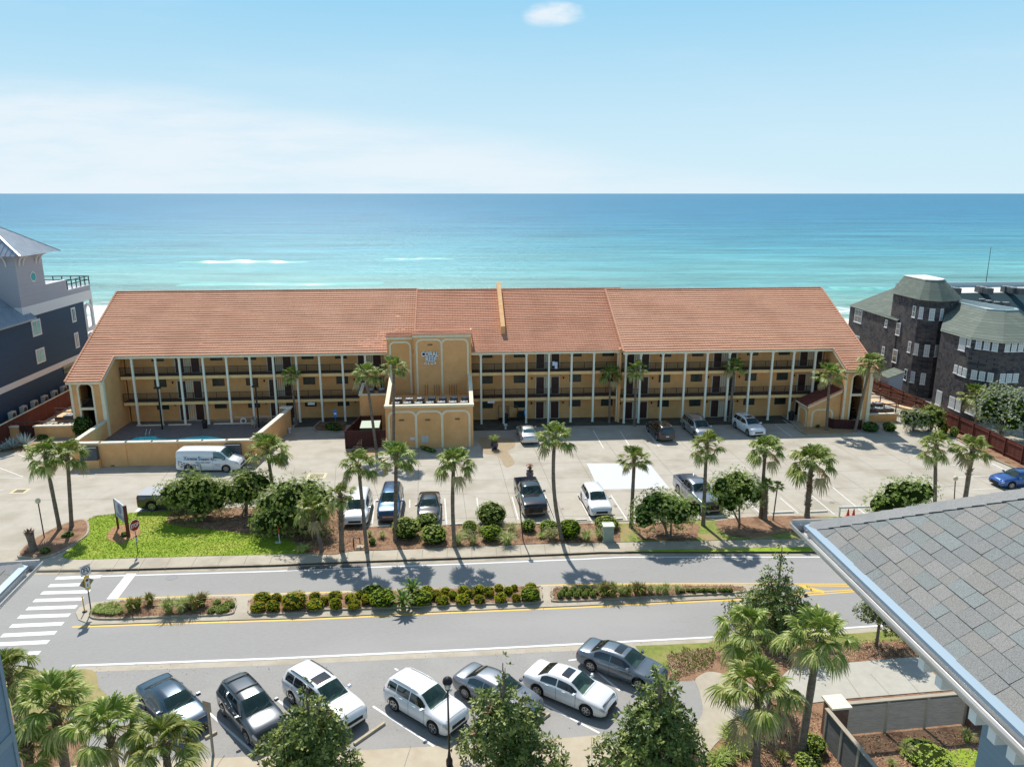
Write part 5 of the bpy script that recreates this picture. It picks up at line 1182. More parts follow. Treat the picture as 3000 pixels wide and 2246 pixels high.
def near_roof(name, label, corner, along, perp, length, depth, slope, ex, wid, hipk=1.0, seed=1):
    """corner: eave corner; along: unit vector down the eave towards the camera; perp: unit vector up-slope (horizontal)"""
    r = empty(name, corner, 0, label, 'roof'); rnd = random.Random(seed); sv = Vector(perp)+Vector((0, 0, slope)); sl = sv.length; svn = sv/sl; al = Vector(along); nrm = svn.cross(al); nrm = nrm if nrm.z > 0 else -nrm
    mb = MB(); cols = []
    n = int(depth*sl/ex)
    for i in range(n):
        h0 = i*ex; sh = h0/sl*hipk; t = sh-rnd.uniform(0, wid)
        while t < length:
            w = wid*rnd.uniform(.55, 1.35); a0 = max(t, sh+.02); a1 = t+w-.005
            if a1 > a0:
                k = rnd.choice((0, 0, 1)); lift = .012+.006*k
                o0 = al*a0+svn*h0; o1 = al*a1+svn*h0; sh1 = (h0+ex*1.05)/sl*hipk; t0 = al*max(a0, sh1 if a0 < sh1 else a0)+svn*(h0+ex*1.05); t1 = al*max(a1, sh1 if a1 < sh1 else a1)+svn*(h0+ex*1.05)
                vs = [o0+nrm*lift, o1+nrm*lift, t1+nrm*.002, t0+nrm*.002, o0-nrm*.01, o1-nrm*.01]
                mb.add(vs, [(0, 1, 2, 3), (4, 5, 1, 0)])
                b = rnd.choice(((.205, .21, .205), (.215, .217, .21), (.23, .224, .21), (.205, .218, .212), (.215, .235, .23), (.245, .24, .228))); cols += [b, b]
            t += w
    me = mb.mesh('shingles', shr); ca = me.color_attributes.new('tab', 'BYTE_COLOR', 'CORNER'); li = 0
    ca = ca.data
    for pi, pl_ in enumerate(me.polygons):
        for q in pl_.loop_indices: ca[q].color_srgb = (*[c**(1/2.2) for c in cols[pi]], 1)
    obj('shingles', me, r)
    mb = MB(); p0_, p1_ = al*.05, al*length; q1_, q0_ = svn*(depth*sl)+al*length, svn*(depth*sl)+al*(depth*hipk); dn_ = nrm*-.02; mb.add([p0_+dn_, p1_+dn_, q1_+dn_, q0_+dn_], [(0, 1, 2, 3)]); mb.build('roof_deck', mat('underlay', (.05, .05, .05), rough=.9), r)
    mb = MB(); hv = svn*(depth*sl)+al*(depth*hipk); m_ = int(hv.length/.17)     # hip caps
    for k in range(m_):
        p = hv*(k/m_)+nrm*.01; q = hv*((k+1.25)/m_)+nrm*.012; d = hv.normalized(); s_ = d.cross(Vector((0, 0, 1))).normalized()
        dn = Vector((0, 0, -.075)); lift = Vector((0, 0, .035))
        mb.add([p+lift, q+Vector((0, 0, .018)), q+s_*.16+dn, p+s_*.16+dn+lift*.5, p-s_*.16+dn+lift*.5, q-s_*.16+dn, p+s_*.16+dn-lift, p-s_*.16+dn-lift], [(0, 1, 2, 3), (0, 4, 5, 1), (0, 3, 6), (0, 7, 4)])
    mb.build('hip_caps', mat('hip_shingle', (.24, .24, .235), (.32, .31, .3), 40, .9, c3=(.2, .21, .22), s3=3), r)
    mb = MB(); outw = -Vector(perp); z = Vector((0, 0, 1))                 # gutter: U profile in front of the eave
    prof = [(.055, -.035), (.055, -.12), (.07, -.13), (.17, -.125), (.215, -.06), (.215, -.02), (.235, -.015), (.235, -.04), (.22, -.045), (.215, -.07), (.17, -.14)]
    g0 = al*-.18; g1 = al*length; vs = []
    for p in (g0, g1):
        for (x, y) in prof: vs.append(p+outw*(x+.02)+z*(y-.01))
    m2 = len(prof); mb.add(vs, [(k, k+1, m2+k+1, m2+k) for k in range(m2-1)])
    # return gutter along the other eave
    vs = []; al2 = -al; c0 = outw*.17; c1 = Vector(perp)*1.2
    for p in (c0, c1):
        for (x, y) in prof: vs.append(p+al2*(x+.02)+z*(y-.01))
    mb.add(vs, [(k, k+1, m2+k+1, m2+k) for k in range(m2-1)])
    mb.build('gutter', gutm, r)
    mb = MB(); f0 = Vector((0, 0, .018)); f1 = outw*.095+Vector((0, 0, -.012)); f2 = outw*.1+Vector((0, 0, -.05)); e_ = al*length; mb.add([f0, f0+e_, f1+e_, f1, f2+e_, f2], [(0, 1, 2, 3), (3, 2, 4, 5)]); mb.bar(z*-.14+Vector(perp)*.02, e_+z*-.14+Vector(perp)*.02, .03, .22); mb.build('drip_edge', mat('drip_edge', (.19, .27, .34), rough=.35, metal=.1), r)
    return r, nrm, svn
# right corner
cz = 21.6; cr = at('S', 2325.5, 1520.3, cz); crb = at('S', 3000, 2173.6, cz)
al = (crb-cr).normalized(); pe = Vector((-al.y, al.x, 0)); pe = pe if pe.x > 0 else -pe
c_in = cr+al*.2+pe*.17
nr, nrm, svn = near_roof("near_roof", "grey shingled roof corner with a white gutter close to the camera at the right", c_in, al, pe, 9.0, 6.5, .68, .19, .30, 1.0, 5)
mb = MB()
for t in (2.85, 3.17, 3.74, 4.03, 4.3, 4.6, 4.9, 5.2, 5.6):
    p = al*t+Vector((0, 0, -.38)); q = p+pe*1.2; mb.bar(p+pe*.02, q, .11, .22)
mb.box(0, 0, 0, 0, 0, 0); mb.m = 0
mb.build('rafter_tail', soff, nr)
mb = MB(); p = al*-.1+pe*.05+Vector((0, 0, -.27)); mb.add([p, p+al*10, p+al*10+pe*6, p+pe*6+al*5.0], [(0, 1, 2, 3)]); mb.build('soffit', soff, nr)
wc = at('S', 2881, 2105, 21.0)
w = empty('near_building', (wc.x, wc.y, 0), math.atan2(al.y, al.x), 'blue grey wall of the building under the near right roof', 'building')
mb = MB(); mb.box(0, 9, .0 if pe.dot(Vector((-al.y, al.x, 0))) > 0 else -8, 8 if pe.dot(Vector((-al.y, al.x, 0))) > 0 else 0, -.1, 21.25); mb.build('wall', bluew, w)
# left roof corner: S (110,1635) tip
cz2 = 20.3; cl = at('S', 116, 1634, cz2); p2 = at('S', -40, 1790, cz2)
al2 = (p2-cl).normalized(); pe2 = Vector((-al2.y, al2.x, 0)); pe2 = pe2 if pe2.x < 0 else -pe2
near_roof('near_roof', 'tip of a grey shingled roof with a white gutter at the left edge', cl+al2*.25+pe2*.17, al2, pe2, 5, 2.2, .42, .145, .34, 1.0, 8)
pL = at('S', 40, 2110, 14.); 
w = empty('near_building', (0, 0, 0), 0, 'blue grey wall corner at the bottom left edge beside the palms', 'building')
b = at('S', 30, 2092, 12.)
mb = MB(); mb.box(b.x-9, b.x, b.y-5, b.y, -.1, 24.); mb.build('wall', bluew, w)
mb = MB(); mb.box(b.x+.002, b.x+.03, b.y-5, b.y, 11.2, 11.5); mb.box(b.x+.002, b.x+.035, b.y-.12, b.y+.01, 0, 24); mb.build('trim', MATS['drip_edge'], w)
# ================================================================== VEHICLES
def paint(name, c, metal=.0, rough=.28): 
    return mat(name, c, tuple(min(1, x*1.06) for x in c), 2, rough, metal=metal, coat=1., spec=.5)
P_WHITE = paint('paint_white', (.72, .73, .74)); P_BLACK = paint('paint_black', (.008, .009, .012), .1, .22); P_BLUE = paint('paint_blue', (.03, .08, .17), .5, .28)
P_NAVY = paint('paint_navy', (.035, .06, .09), .5, .28); P_GREY = paint('paint_grey', (.20, .215, .24), .6, .3); P_SILVER = paint('paint_silver', (.5, .52, .54), .7, .32)
P_STEEL = paint('paint_steel', (.14, .17, .2), .6, .28); P_CHAR = paint('paint_charcoal', (.07, .08, .09), .5, .28); P_BRIGHTBLUE = paint('paint_bright_blue', (.02, .08, .28), .5, .25); P_DARK = paint('paint_dark', (.01, .01, .013), .1, .25)
glassm = mat('car_glass', (.03, .085, .085), (.05, .12, .12), 1.2, .04, spec=.9, coat=.5); glassd = mat('tinted_glass', (.008, .012, .014), rough=.04, spec=.8, coat=.5)
tyrem = mat('tyre', (.018, .018, .018), rough=.85); rimm = mat('alloy_rim', (.5, .5, .5), (.4, .4, .4), 9, .3, metal=.8); plasticm = mat('black_plastic', (.02, .02, .022), rough=.6)
def clear_glass():
    m = D_.materials.new('clear_car_glass'); m.use_nodes = True; nt = m.node_tree; N = nt.nodes; L = nt.links; p = N['Principled BSDF']
    p.inputs['Base Color'].default_value = (.03, .075, .07, 1); p.inputs['Roughness'].default_value = .03; p.inputs['Specular IOR Level'].default_value = .9
    t = N.new('ShaderNodeBsdfTransparent'); t.inputs[0].default_value = (.55, .78, .72, 1); x = N.new('ShaderNodeMixShader'); x.inputs[0].default_value = .42
    L.new(t.outputs[0], x.inputs[1]); L.new(p.outputs[0], x.inputs[2]); L.new(x.outputs[0], N['Material Output'].inputs[0]); return m
clearg = clear_glass(); seatm = mat('seat_beige', (.42, .38, .3), rough=.8); seatd = mat('seat_dark', (.1, .1, .105), rough=.8); dashm = mat('dashboard', (.16, .155, .15), rough=.7)
headm = mat('headlamp', (.6, .62, .62), (.35, .36, .36), 14, .1, spec=.9, coat=1); tailm = mat('tail_lamp', (.35, .01, .01), rough=.15, coat=1); amberm = mat('amber_lamp', (.7, .2, .03), rough=.2, coat=1)
chromem = mat('chrome', (.7, .7, .7), rough=.15, metal=1.); platem = mat('number_plate', (.7, .72, .7), rough=.5)
def pchip(xs, ys):
    n = len(xs); d = [(ys[i+1]-ys[i])/(xs[i+1]-xs[i]) for i in range(n-1)]; m = [d[0]]
    for i in range(1, n-1): m.append(0 if d[i-1]*d[i] <= 0 else 2*d[i-1]*d[i]/(d[i-1]+d[i]))
    m.append(d[-1])
    def f(x):
        x = min(max(x, xs[0]), xs[-1]); i = 0
        while i < n-2 and x > xs[i+1]: i += 1
        h = xs[i+1]-xs[i]; t = (x-xs[i])/h
        return (2*t**3-3*t*t+1)*ys[i]+(t**3-2*t*t+t)*h*m[i]+(-2*t**3+3*t*t)*ys[i+1]+(t**3-t*t)*h*m[i+1]
    return f
KINDS = {
 'sedan': dict(L=4.85, W=1.85, wr=.335, ax=(.205, .795), gl=(.30, .57, .735, .165), sw=[(.235, .425), (.44, .665)], prof=[(0, .74, .72, .82, .70), (.02, .98, .88, .91, .78), (.06, 1.05, .93, .955, .82), (.16, 1.09, .95, .99, .80), (.30, 1.40, .965, 1, .645), (.43, 1.46, .96, 1, .665), (.57, 1.42, .945, 1, .67), (.735, 1.04, .92, 1, .78), (.88, .93, .83, .98, .80), (.96, .80, .72, .92, .74), (1, .60, .56, .78, .62)]),
 'suv': dict(L=4.6, W=1.86, wr=.36, ax=(.19, .80), gl=(.055, .56, .735, .02), sw=[(.08, .215), (.23, .425), (.44, .665)], prof=[(0, .9, .82, .85, .72), (.018, 1.22, 1.0, .93, .70), (.055, 1.56, 1.07, .97, .655), (.12, 1.66, 1.085, .99, .68), (.38, 1.70, 1.07, 1, .70), (.56, 1.65, 1.05, 1, .70), (.735, 1.17, 1.02, 1, .80), (.88, 1.06, .95, .985, .83), (.96, .95, .86, .93, .78), (1, .70, .64, .80, .66)]),
 'minivan': dict(L=5.1, W=1.98, wr=.35, ax=(.19, .81), gl=(.05, .62, .80, .015), sw=[(.08, .25), (.265, .46), (.475, .70)], prof=[(0, .9, .82, .88, .75), (.015, 1.2, 1.0, .95, .74), (.05, 1.62, 1.07, .98, .70), (.12, 1.72, 1.06, 1, .72), (.4, 1.76, 1.03, 1, .74), (.62, 1.68, .99, 1, .72), (.80, 1.14, .96, 1, .80), (.9, 1.02, .9, .97, .8), (.965, .90, .8, .91, .74), (1, .66, .6, .78, .62)]),
 'pickup': dict(L=5.85, W=2.04, wr=.41, ax=(.20, .80), gl=(.355, .575, .685, .335), sw=[(.365, .46), (.475, .635)], prof=[(0, 1.30, 1.28, .96, .90), (.01, 1.38, 1.34, .985, .92), (.30, 1.38, 1.34, 1, .92), (.333, 1.40, 1.33, 1, .90), (.355, 1.86, 1.3, 1, .72), (.44, 1.94, 1.3, 1, .73), (.575, 1.88, 1.29, 1, .73), (.685, 1.34, 1.27, 1, .83), (.88, 1.27, 1.2, .99, .86), (.965, 1.18, 1.08, .96, .84), (1, .92, .88, .88, .8)]),
 'van': dict(L=5.7, W=2.0, wr=.36, ax=(.20, .79), gl=(.03, .70, .845, .01), sw=[(.60, .79)], prof=[(0, 1.3, 1.1, .92, .82), (.012, 2.0, 1.3, .97, .82), (.04, 2.12, 1.32, 1, .80), (.3, 2.15, 1.3, 1, .80), (.64, 2.13, 1.27, 1, .79), (.70, 2.06, 1.25, 1, .78), (.845, 1.34, 1.2, .99, .82), (.93, 1.18, 1.08, .95, .80), (.975, 1.04, .95, .90, .74), (1, .78, .72, .82, .7)])}
_wheel = {}
def wheel_mesh(r, style):
    k = (round(r, 3), style)
    if k in _wheel: return _wheel[k]
    mb = MB(); w = .11; n = 26; prof = [(r*.64, -w), (r*.93, -w), (r, -w*.7), (r, w*.7), (r*.93, w), (r*.64, w)]
    vs = [(rr*math.cos(2*math.pi*i/n), y, rr*math.sin(2*math.pi*i/n)) for rr, y in prof for i in range(n)]
    mb.add(vs, [(a*n+i, a*n+(i+1) % n, (a+1)*n+(i+1) % n, (a+1)*n+i) for a in range(5) for i in range(n)], True)
    mb.add([(r*.64*math.cos(2*math.pi*i/n), -w*.2, r*.64*math.sin(2*math.pi*i/n)) for i in range(n)], [tuple(range(n))])
    ty = mb.mesh('tyre', tyrem)
    mb = MB(); vs = [(rr*math.cos(2*math.pi*i/n), y, rr*math.sin(2*math.pi*i/n)) for rr, y in ((r*.70, w*.9), (r*.70, w*1.02), (r*.62, w*1.02), (r*.60, w*.3)) for i in range(n)]
    mb.add(vs, [(a*n+i, a*n+(i+1) % n, (a+1)*n+(i+1) % n, (a+1)*n+i) for a in range(3) for i in range(n)], False)
    ns = style
    for i in range(ns):
        t = 2*math.pi*i/ns; mb.bar((.0, w*.78, 0), (r*.63*math.cos(t), w*.86, r*.63*math.sin(t)), .035 if ns > 8 else .07, .04, up=(0, 1, 0))
    mb.tube([(0, w*.5, 0), (0, w*.95, 0)], r*.17, 10)
    ri = mb.mesh('rim', rimm); _wheel[k] = (ty, ri); return ty, ri
def vehicle(kind, name, label, cat, loc, ang, pm, rails=None, sunroof=False, tint=False, bed=None, scale=None, grille=plasticm, trim=None, spokes=7, cladding=False, group='parked vehicles', glass=None, L=None, H=None):
    K = KINDS[kind]; Lg = L or K['L']; W = K['W']; hk = H or 1.; T = [p[0] for p in K['prof']]
    zt, zb, wb, wt = [pchip(T, [p[i]*(hk if i < 3 else 1) for p in K['prof']]) for i in (1, 2, 3, 4)]
    r = K['wr']; ax = K['ax']; Ra = r+.075
    root = empty(name, loc, ang, label, cat, group); root.scale = (1.045, 1.045, 1.03)
    def X(t): return (t-.5)*Lg
    def ring(t):
        x = X(t); w = W/2*wb(t); q = W/2*wt(t); top, belt = zt(t), zb(t); zl = .24+.10*max(0, (t-.9)/.1)**2+.12*max(0, (.06-t)/.06)
        for a in ax:
            dx = x-X(a)
            if abs(dx) < Ra: zl = max(zl, r+math.sqrt(Ra*Ra-dx*dx))
        k = min(1, max(0, (top-belt)/.4)); mid = max(zl+(belt-zl)*.5, zl+.02)
        return [(w*.94, zl), (w*.995, min(zl+.10, mid-.01)), (w*1.0, mid), (w*.985, belt-.05*(1-.4*k)), (w*.95, belt),
                (w*.95+(q*1.02-w*.95)*.52+.015*k, belt+(top-.10*k-belt)*.55), (q*1.02, top-.085*k-.012), (q*.9, top-.02), (q*.5, top-.0), (0, top+.012)]
    def P(t, j):
        s = 1 if j >= 0 else -1; j = abs(j); g = ring(t); i = min(int(j), 8); f = j-i
        y = g[i][0]+(g[i+1][0]-g[i][0])*f; z = g[i][1]+(g[i+1][1]-g[i][1])*f
        return Vector((X(t), s*y, z))
    ts = sorted(set([i/44 for i in range(45)]+[.006, .99, .996]+[round(a+Ra/Lg*c, 5) for a in ax for c in (-1.002, -.995, -.97, -.9, -.78, -.6, -.3, 0, .3, .6, .78, .9, .97, .995, 1.002)]+[p[0] for p in K['prof']]+[K['gl'][1]+.012, K['gl'][2]-.006]))
    ts = [t for t in ts if 0 <= t <= 1]
    mb = MB(); mb.smooth = True; js = [-i for i in range(0, 10)]+[i for i in range(8, -1, -1)]; n = 19; vs = []
    bed_rng = (.012, .318)
    for t in ts:
        g = ring(t); row = [(s*g[i][0], g[i][1]) for i, s in [(i, -1) for i in range(10)]+[(i, 1) for i in range(8, -1, -1)]]
        if bed == 'open' and bed_rng[0] < t < bed_rng[1]:
            rail = g[4][1]+.03; q = g[4][0]-.07; fl = .78
            f_ = [(q, rail), (q-.02, fl), (0, fl)]
            row[7] = (-q, rail); row[8] = (-(q-.02), fl); row[9] = (0, fl); row[10] = (q-.02, fl); row[11] = (q, rail); row[6] = (-(q+.03), rail); row[12] = (q+.03, rail); row[5] = (-(g[4][0]-.01), rail-.01); row[13] = (g[4][0]-.01, rail-.01)
        vs += [(X(t), y, z) for y, z in row]
    m = len(ts); g0_, g1_ = K['gl'][1]+.011, K['gl'][2]-.005
    mb.add(vs, [(a*n+k, a*n+k+1, (a+1)*n+k+1, (a+1)*n+k) for a in range(m-1) for k in range(n-1) if not (ts[a] > g0_ and ts[a+1] < g1_ and 7 <= k <= 10)])
    mb.add(vs[:n], [tuple(range(n))], False); mb.add(vs[-n:], [tuple(range(n-1, -1, -1))], False)
    me = mb.mesh('body', pm); bm_ = bmesh.new(); bm_.from_mesh(me); bmesh.ops.recalc_face_normals(bm_, faces=bm_.faces)
    up = sum(1 if f.normal.z > 0 else -1 for f in bm_.faces if f.calc_center_median().z > .85*zt(.5))
    if up < 0: bmesh.ops.reverse_faces(bm_, faces=bm_.faces)
    bm_.to_mesh(me); bm_.free(); obj('body', me, root)
    def patch(nm, m_, t0, t1, j0, j1, nt=6, nj=6, off=.008, fn=None, thick=True):
        mb = MB(); mb.smooth = True; vs = []
        for a in range(nt+1):
            t = t0+(t1-t0)*a/nt
            for b in range(nj+1):
                j = j0+(j1-j0)*b/nj
                p = P(t, j); e = 1e-3; du = P(min(t+e, 1), j)-P(max(t-e, 0), j); dj = P(t, j+.02)-P(t, j-.02) if abs(j) > .03 and abs(j) < 8.97 else (P(t, 8.9)-P(t, -8.9) if abs(j) >= 8.97 else P(t, j+.05)-P(t, j))
                nn_ = du.cross(dj); nn_ = nn_.normalized() if nn_.length > 1e-9 else Vector((0, 0, 1))
                ref = Vector((0, p.y, p.z-.6)) if abs(j) < 8.97 else Vector((0, 0, 1))
                if nn_.dot(ref) < 0: nn_ = -nn_
                vs.append(p+nn_*off)
        mb.add(vs, [(a*(nj+1)+b, (a+1)*(nj+1)+b, (a+1)*(nj+1)+b+1, a*(nj+1)+b+1) for a in range(nt) for b in range(nj)])
        return mb.build(nm, m_, root)
    def across(nm, m_, t0, t1, jm, nt=6, off=.009):
        """patch across the top from j=jm on one side to jm on the other"""
        mb = MB(); mb.smooth = True; seq = [jm+(9-jm)*k/5 for k in range(6)]; seq = [(j, 1) for j in seq]+[(j, -1) for j in seq[-2::-1]]; vs = []
        for a in range(nt+1):
            t = t0+(t1-t0)*a/nt; sl = (P(min(t+.01, 1), 8)-P(max(t-.01, 0), 8)).normalized(); nn_ = Vector((-sl.z, 0, sl.x)); nn_ = nn_ if nn_.z > 0 else -nn_
            for j, s in seq: p = P(t, j); vs.append(Vector((p.x, p.y*s, p.z))+nn_*off)
        n_ = len(seq); mb.add(vs, [(a*n_+b, (a+1)*n_+b, (a+1)*n_+b+1, a*n_+b+1) for a in range(nt) for b in range(n_-1)])
        return mb.build(nm, m_, root)
    r1, r0, cw, rb = K['gl']; gm = glass or glassm; sm_ = glassd if tint or kind in ('pickup', 'minivan', 'suv') else gm
    # K['gl'] = (rear glass top, roof front, cowl, rear glass base)
    across('windshield', clearg, r0+.011, cw-.005, 6.98, 8)
    sc_ = seatm if sum(ord(c_) for c_ in label) % 2 else seatd; zb_c = zb(cw)
    for s in (1, -1):
        mb = MB(); x_ = X(r0)-.12; y_ = s*W*.2; mb.add([(x_-.12, y_-.24, .55), (x_+.12, y_-.24, .55), (x_+.12, y_+.24, .55), (x_-.12, y_+.24, .55), (x_-.2, y_-.2, zb_c+.18), (x_-.06, y_-.2, zb_c+.18), (x_-.06, y_+.2, zb_c+.18), (x_-.2, y_+.2, zb_c+.18)], [(4, 5, 6, 7), (0, 1, 5, 4), (1, 2, 6, 5), (2, 3, 7, 6), (3, 0, 4, 7)]); mb.box(x_-.2, x_-.08, y_-.12, y_+.12, zb_c+.2, zb_c+.36); mb.box(x_, x_+.5, y_-.24, y_+.24, .5, .72)
        mb.build('seat', sc_, root)
    mb = MB(); mb.box(X(cw)-.62, X(cw)-.1, -W*.4, W*.4, zb_c-.22, zb_c-.04); mb.build('dashboard', dashm if sc_ is seatd else sc_, root)
    mb = MB(); n_w = 14; c_w = Vector((X(cw)-.72, W*.2, zb_c-.02)); ring_ = [c_w+Vector((-.08*math.sin(2*math.pi*k/n_w), .19*math.cos(2*math.pi*k/n_w), .17*math.sin(2*math.pi*k/n_w))) for k in range(n_w+1)]; mb.tube(ring_, .018, 5); mb.build('steering_wheel', plasticm, root)
    if kind != 'van':
        if kind in ('sedan',): across('rear_window', sm_, rb+.012, r1-.008, 7.0, 6)
        elif kind == 'pickup': across('rear_window', sm_, .337, .352, 7.2, 3, .012)
        else: across('rear_window', sm_, .020 if kind == 'suv' else .017, r1-.004, 7.2, 5, .012)
    for s in (1, -1):
        for a, b in K['sw']: patch('side_window', sm_, a, b, 4.3*s, 5.86*s, 6, 4)
    for s in (1, -1):
        patch('headlight', headm, .945 if kind != 'pickup' else .97, .992, 2.75*s, 4.4*s if kind != 'pickup' else 3.6*s, 4, 4)
        patch('tail_light', tailm, .004, .035 if kind != 'van' else .012, (2.6 if kind != 'van' else 2.0)*s, (3.9 if kind in ('sedan', 'pickup') else 4.6)*s, 4, 4)
    if sunroof: across('sunroof', glassd, .44 if kind == 'sedan' else .41, .53, 7.6, 3, .012)
    if rails:
        for s in (1, -1):
            mb = MB(); a, b = (.12, .52) if kind == 'suv' else (.1, .55); pts = [P(a+(b-a)*k/8, 6.9)+Vector((0, 0, .045 if 0 < k < 8 else .0)) for k in range(9)]
            mb.tube([(p.x, p.y*s, p.z) for p in pts], .022, 6); mb.build('roof_rail', rails, root)
        if rails is plasticm and kind == 'suv' and name == 'parked_suv' and 'crossbars' in label:
            for t in (.18, .42): mb = MB(); p = P(t, 6.9); mb.bar((p.x, -p.y, p.z+.07), (p.x, p.y, p.z+.07), .05, .04); mb.build('cross_bar', plasticm, root)
    # front: grille, intake, plate; rear plate and bumper
    fx = Lg/2; wf = W/2*wb(1); zf = zt(1)
    mb = MB(); hg = .2 if kind != 'pickup' else .4; mb.box(fx-.05, fx+.02, -wf*.62, wf*.62, zf-hg-.0, zf-.03); mb.m = 1
    for k in range(3): z = zf-hg+hg*(k+.7)/4; mb.box(fx+.02, fx+.03, -wf*.58, wf*.58, z-.012, z+.012)
    mb.build('grille', [plasticm, grille], root)
    mb = MB(); mb.box(fx-.06, fx+.015, -wf*.8, wf*.8, .26, .38); mb.build('front_bumper', trim or plasticm, root)
    mb = MB(); wr_ = W/2*wb(0); mb.box(-fx-.02, -fx+.1, -wr_*.9, wr_*.9, .34, .52); mb.build('rear_bumper', chromem if kind == 'pickup' else (trim or pm), root)
    mb = MB(); mb.box(-fx-.03, -fx+.0, -.17, .17, .62, .74); mb.build('number_plate', platem, root)
    mb = MB(); mb.box(-fx+.15, fx-.15, -W/2+.3, W/2-.3, .2, .8); mb.build('underbody', plasticm, root)
    if cladding:
        for s in (1, -1):
            patch('sill_trim', plasticm, .29, .70, .05*s, .9*s, 4, 2, .01)
    ty, ri = wheel_mesh(r, spokes)
    for a in ax:
        for s in (1, -1):
            w_ = obj('wheel', ty, root, (X(a), s*(W/2-.135), r)); w_.rotation_euler = (0, 0, 0 if s > 0 else math.pi); obj('rim', ri, w_, (0, 0.0, 0))
    for s in (1, -1):
        mb = MB(); t = cw-.075; p = P(t, 4.25); mb.smooth = False
        x, y, z = p.x, abs(p.y), p.z+.02
        vs = [(x-.06, y+.04, z), (x+.10, y+.05, z+.02), (x+.07, y+.24, z+.02), (x-.07, y+.22, z), (x-.06, y+.04, z+.14), (x+.05, y+.05, z+.13), (x+.02, y+.23, z+.12), (x-.07, y+.22, z+.14)]
        if s < 0: vs = [(a, -b, c) for a, b, c in vs]
        mb.add(vs, [(0, 3, 2, 1), (4, 5, 6, 7), (0, 1, 5, 4), (1, 2, 6, 5), (2, 3, 7, 6), (3, 0, 4, 7)]); mb.bar((x, s*(y-.06), z+.05), (x, s*(y+.08), z+.05), .05, .04)
        mb.build('wing_mirror', pm if kind != 'van' else plasticm, root)
    mb = MB()
    doors = [.325, .53] if kind in ('sedan', 'suv', 'minivan') else ([.415, .575] if kind == 'pickup' else [.45, .64])
    for t in doors:
        for s in (1, -1): p = P(t, 3.1); mb.box(p.x-.1, p.x+.08, s*(abs(p.y)+.012)-.014, s*(abs(p.y)+.012)+.014, p.z-.02, p.z+.02)
    mb.build('door_handle', chromem if rails is chromem else pm if kind != 'van' else plasticm, root)
    mb = MB()         # panel gaps
    gaps = {'sedan': (.235, .435, .67), 'suv': (.222, .432, .67), 'minivan': (.26, .47, .70), 'pickup': (.36, .468, .64, .325), 'van': (.59, .8)}[kind]
    for t in gaps:
        for s in (1, -1):
            for j0 in range(1, 4):
                a, b = P(t, (j0+.02)*s), P(t, (j0+.98)*s); o = Vector((0, s*.004, 0)); mb.add([a+o+Vector((-.008, 0, 0)), a+o+Vector((.008, 0, 0)), b+o+Vector((.008, 0, 0)), b+o+Vector((-.008, 0, 0))], [(0, 1, 2, 3)])
    seq = [(7, 1), (8, 1), (9, 1), (8, -1), (7, -1)]
    for t in ((cw+.012,) if kind == 'pickup' else (cw+.012, .955)):
        pts = [P(t, j)*1 for j, s in seq]; pts = [Vector((p.x, p.y*s, p.z+.006)) for p, (j, s) in zip(pts, seq)]
        for a, b in zip(pts, pts[1:]): mb.add([a-Vector((.008, 0, 0)), b-Vector((.008, 0, 0)), b+Vector((.008, 0, 0)), a+Vector((.008, 0, 0))], [(0, 1, 2, 3)])
    mb.build('panel_gap', plasticm, root)
    mb = MB()         # wipers
    for y in (-.5, .12):
        a = P(cw-.004, 8.5); b = P(cw-.05, 8.5); mb.bar((a.x, y, a.z+.02), (b.x+.02, y+.48, b.z+.022), .018, .012)
    mb.build('wiper', plasticm, root)
    if kind == 'pickup' and bed == 'cover':
        mb = MB(); zc = zb(.15)+.06; mb.box(X(.008), X(.325), -W/2*.9, W/2*.9, zc-.03, zc+.03); mb.build('bed_cover', mat('tonneau_grey', srgb(150, 152, 160), rough=.6), root)
    if bed == 'open':
        mb = MB(); mb.box(X(.02), X(.31), -W/2*.83, W/2*.83, .785, .8); mb.build('bed_liner', plasticm, root)
    return root
def between(rear, front, off, shift=0.):
    """centre and heading from two wheel contacts on one side; off>0 pushes to the left of the heading"""
    a, b = Vector(rear), Vector(front); d = (b-a); d.z = 0; d.normalize(); n = Vector((-d.y, d.x, 0)); c = (a+b)/2+n*off+d*shift
    return c, math.atan2(d.y, d.x)
A35 = R(-37.5)
# nearest row
c, a = between(at('F', 490, 705, ZR), at('F', 885, 870, ZR), .78); vehicle('sedan', 'parked_sedan', 'white four door sedan with an open dark sunroof in the angled bays nearest the camera', 'car', c, a, P_WHITE, sunroof=True, tint=True, spokes=6)
c, a = between(at('E', 1275, 825, ZR), at('E', 1590, 1015, ZR), .78); vehicle('suv', 'parked_suv', 'small white crossover with black wheel arches parked behind the street lamp', 'car', c, a, P_WHITE, rails=P_WHITE, cladding=True, L=4.5, H=.98, spokes=5)
c = at('D', 1925, 985, ZR); c, a = between(at('D', 1835, 868, ZR), at('D', 2025, 1092, ZR), .78); vehicle('suv', 'parked_suv', 'dark grey boxy suv with roof crossbars in the second angled bay', 'car', c, a, P_CHAR, rails=plasticm, trim=mat('silver_trim', (.2, .2, .2), rough=.5), L=4.5, H=1.02, spokes=5)
def byroof(r, x, y, z): return at(r, x, y, z)
p = at('E', 650, 560, 1.62); p = Vector((p.x, p.y, ZR)); vehicle('suv', 'parked_suv', 'large white three row suv with black roof rails, front hidden by the magnolia', 'car', p+Vector((.25, -.25, 0)), R(-41), P_WHITE, rails=plasticm, sunroof=True, L=5.05, H=1.04, spokes=5)
p = at('D', 1370, 655, 1.33); vehicle('sedan', 'parked_sedan', 'dark blue two door coupe behind the palms at the lower left', 'car', Vector((p.x, p.y, ZR))+Vector((.15, -.12, 0)), R(-42), P_NAVY, tint=True, L=4.85)
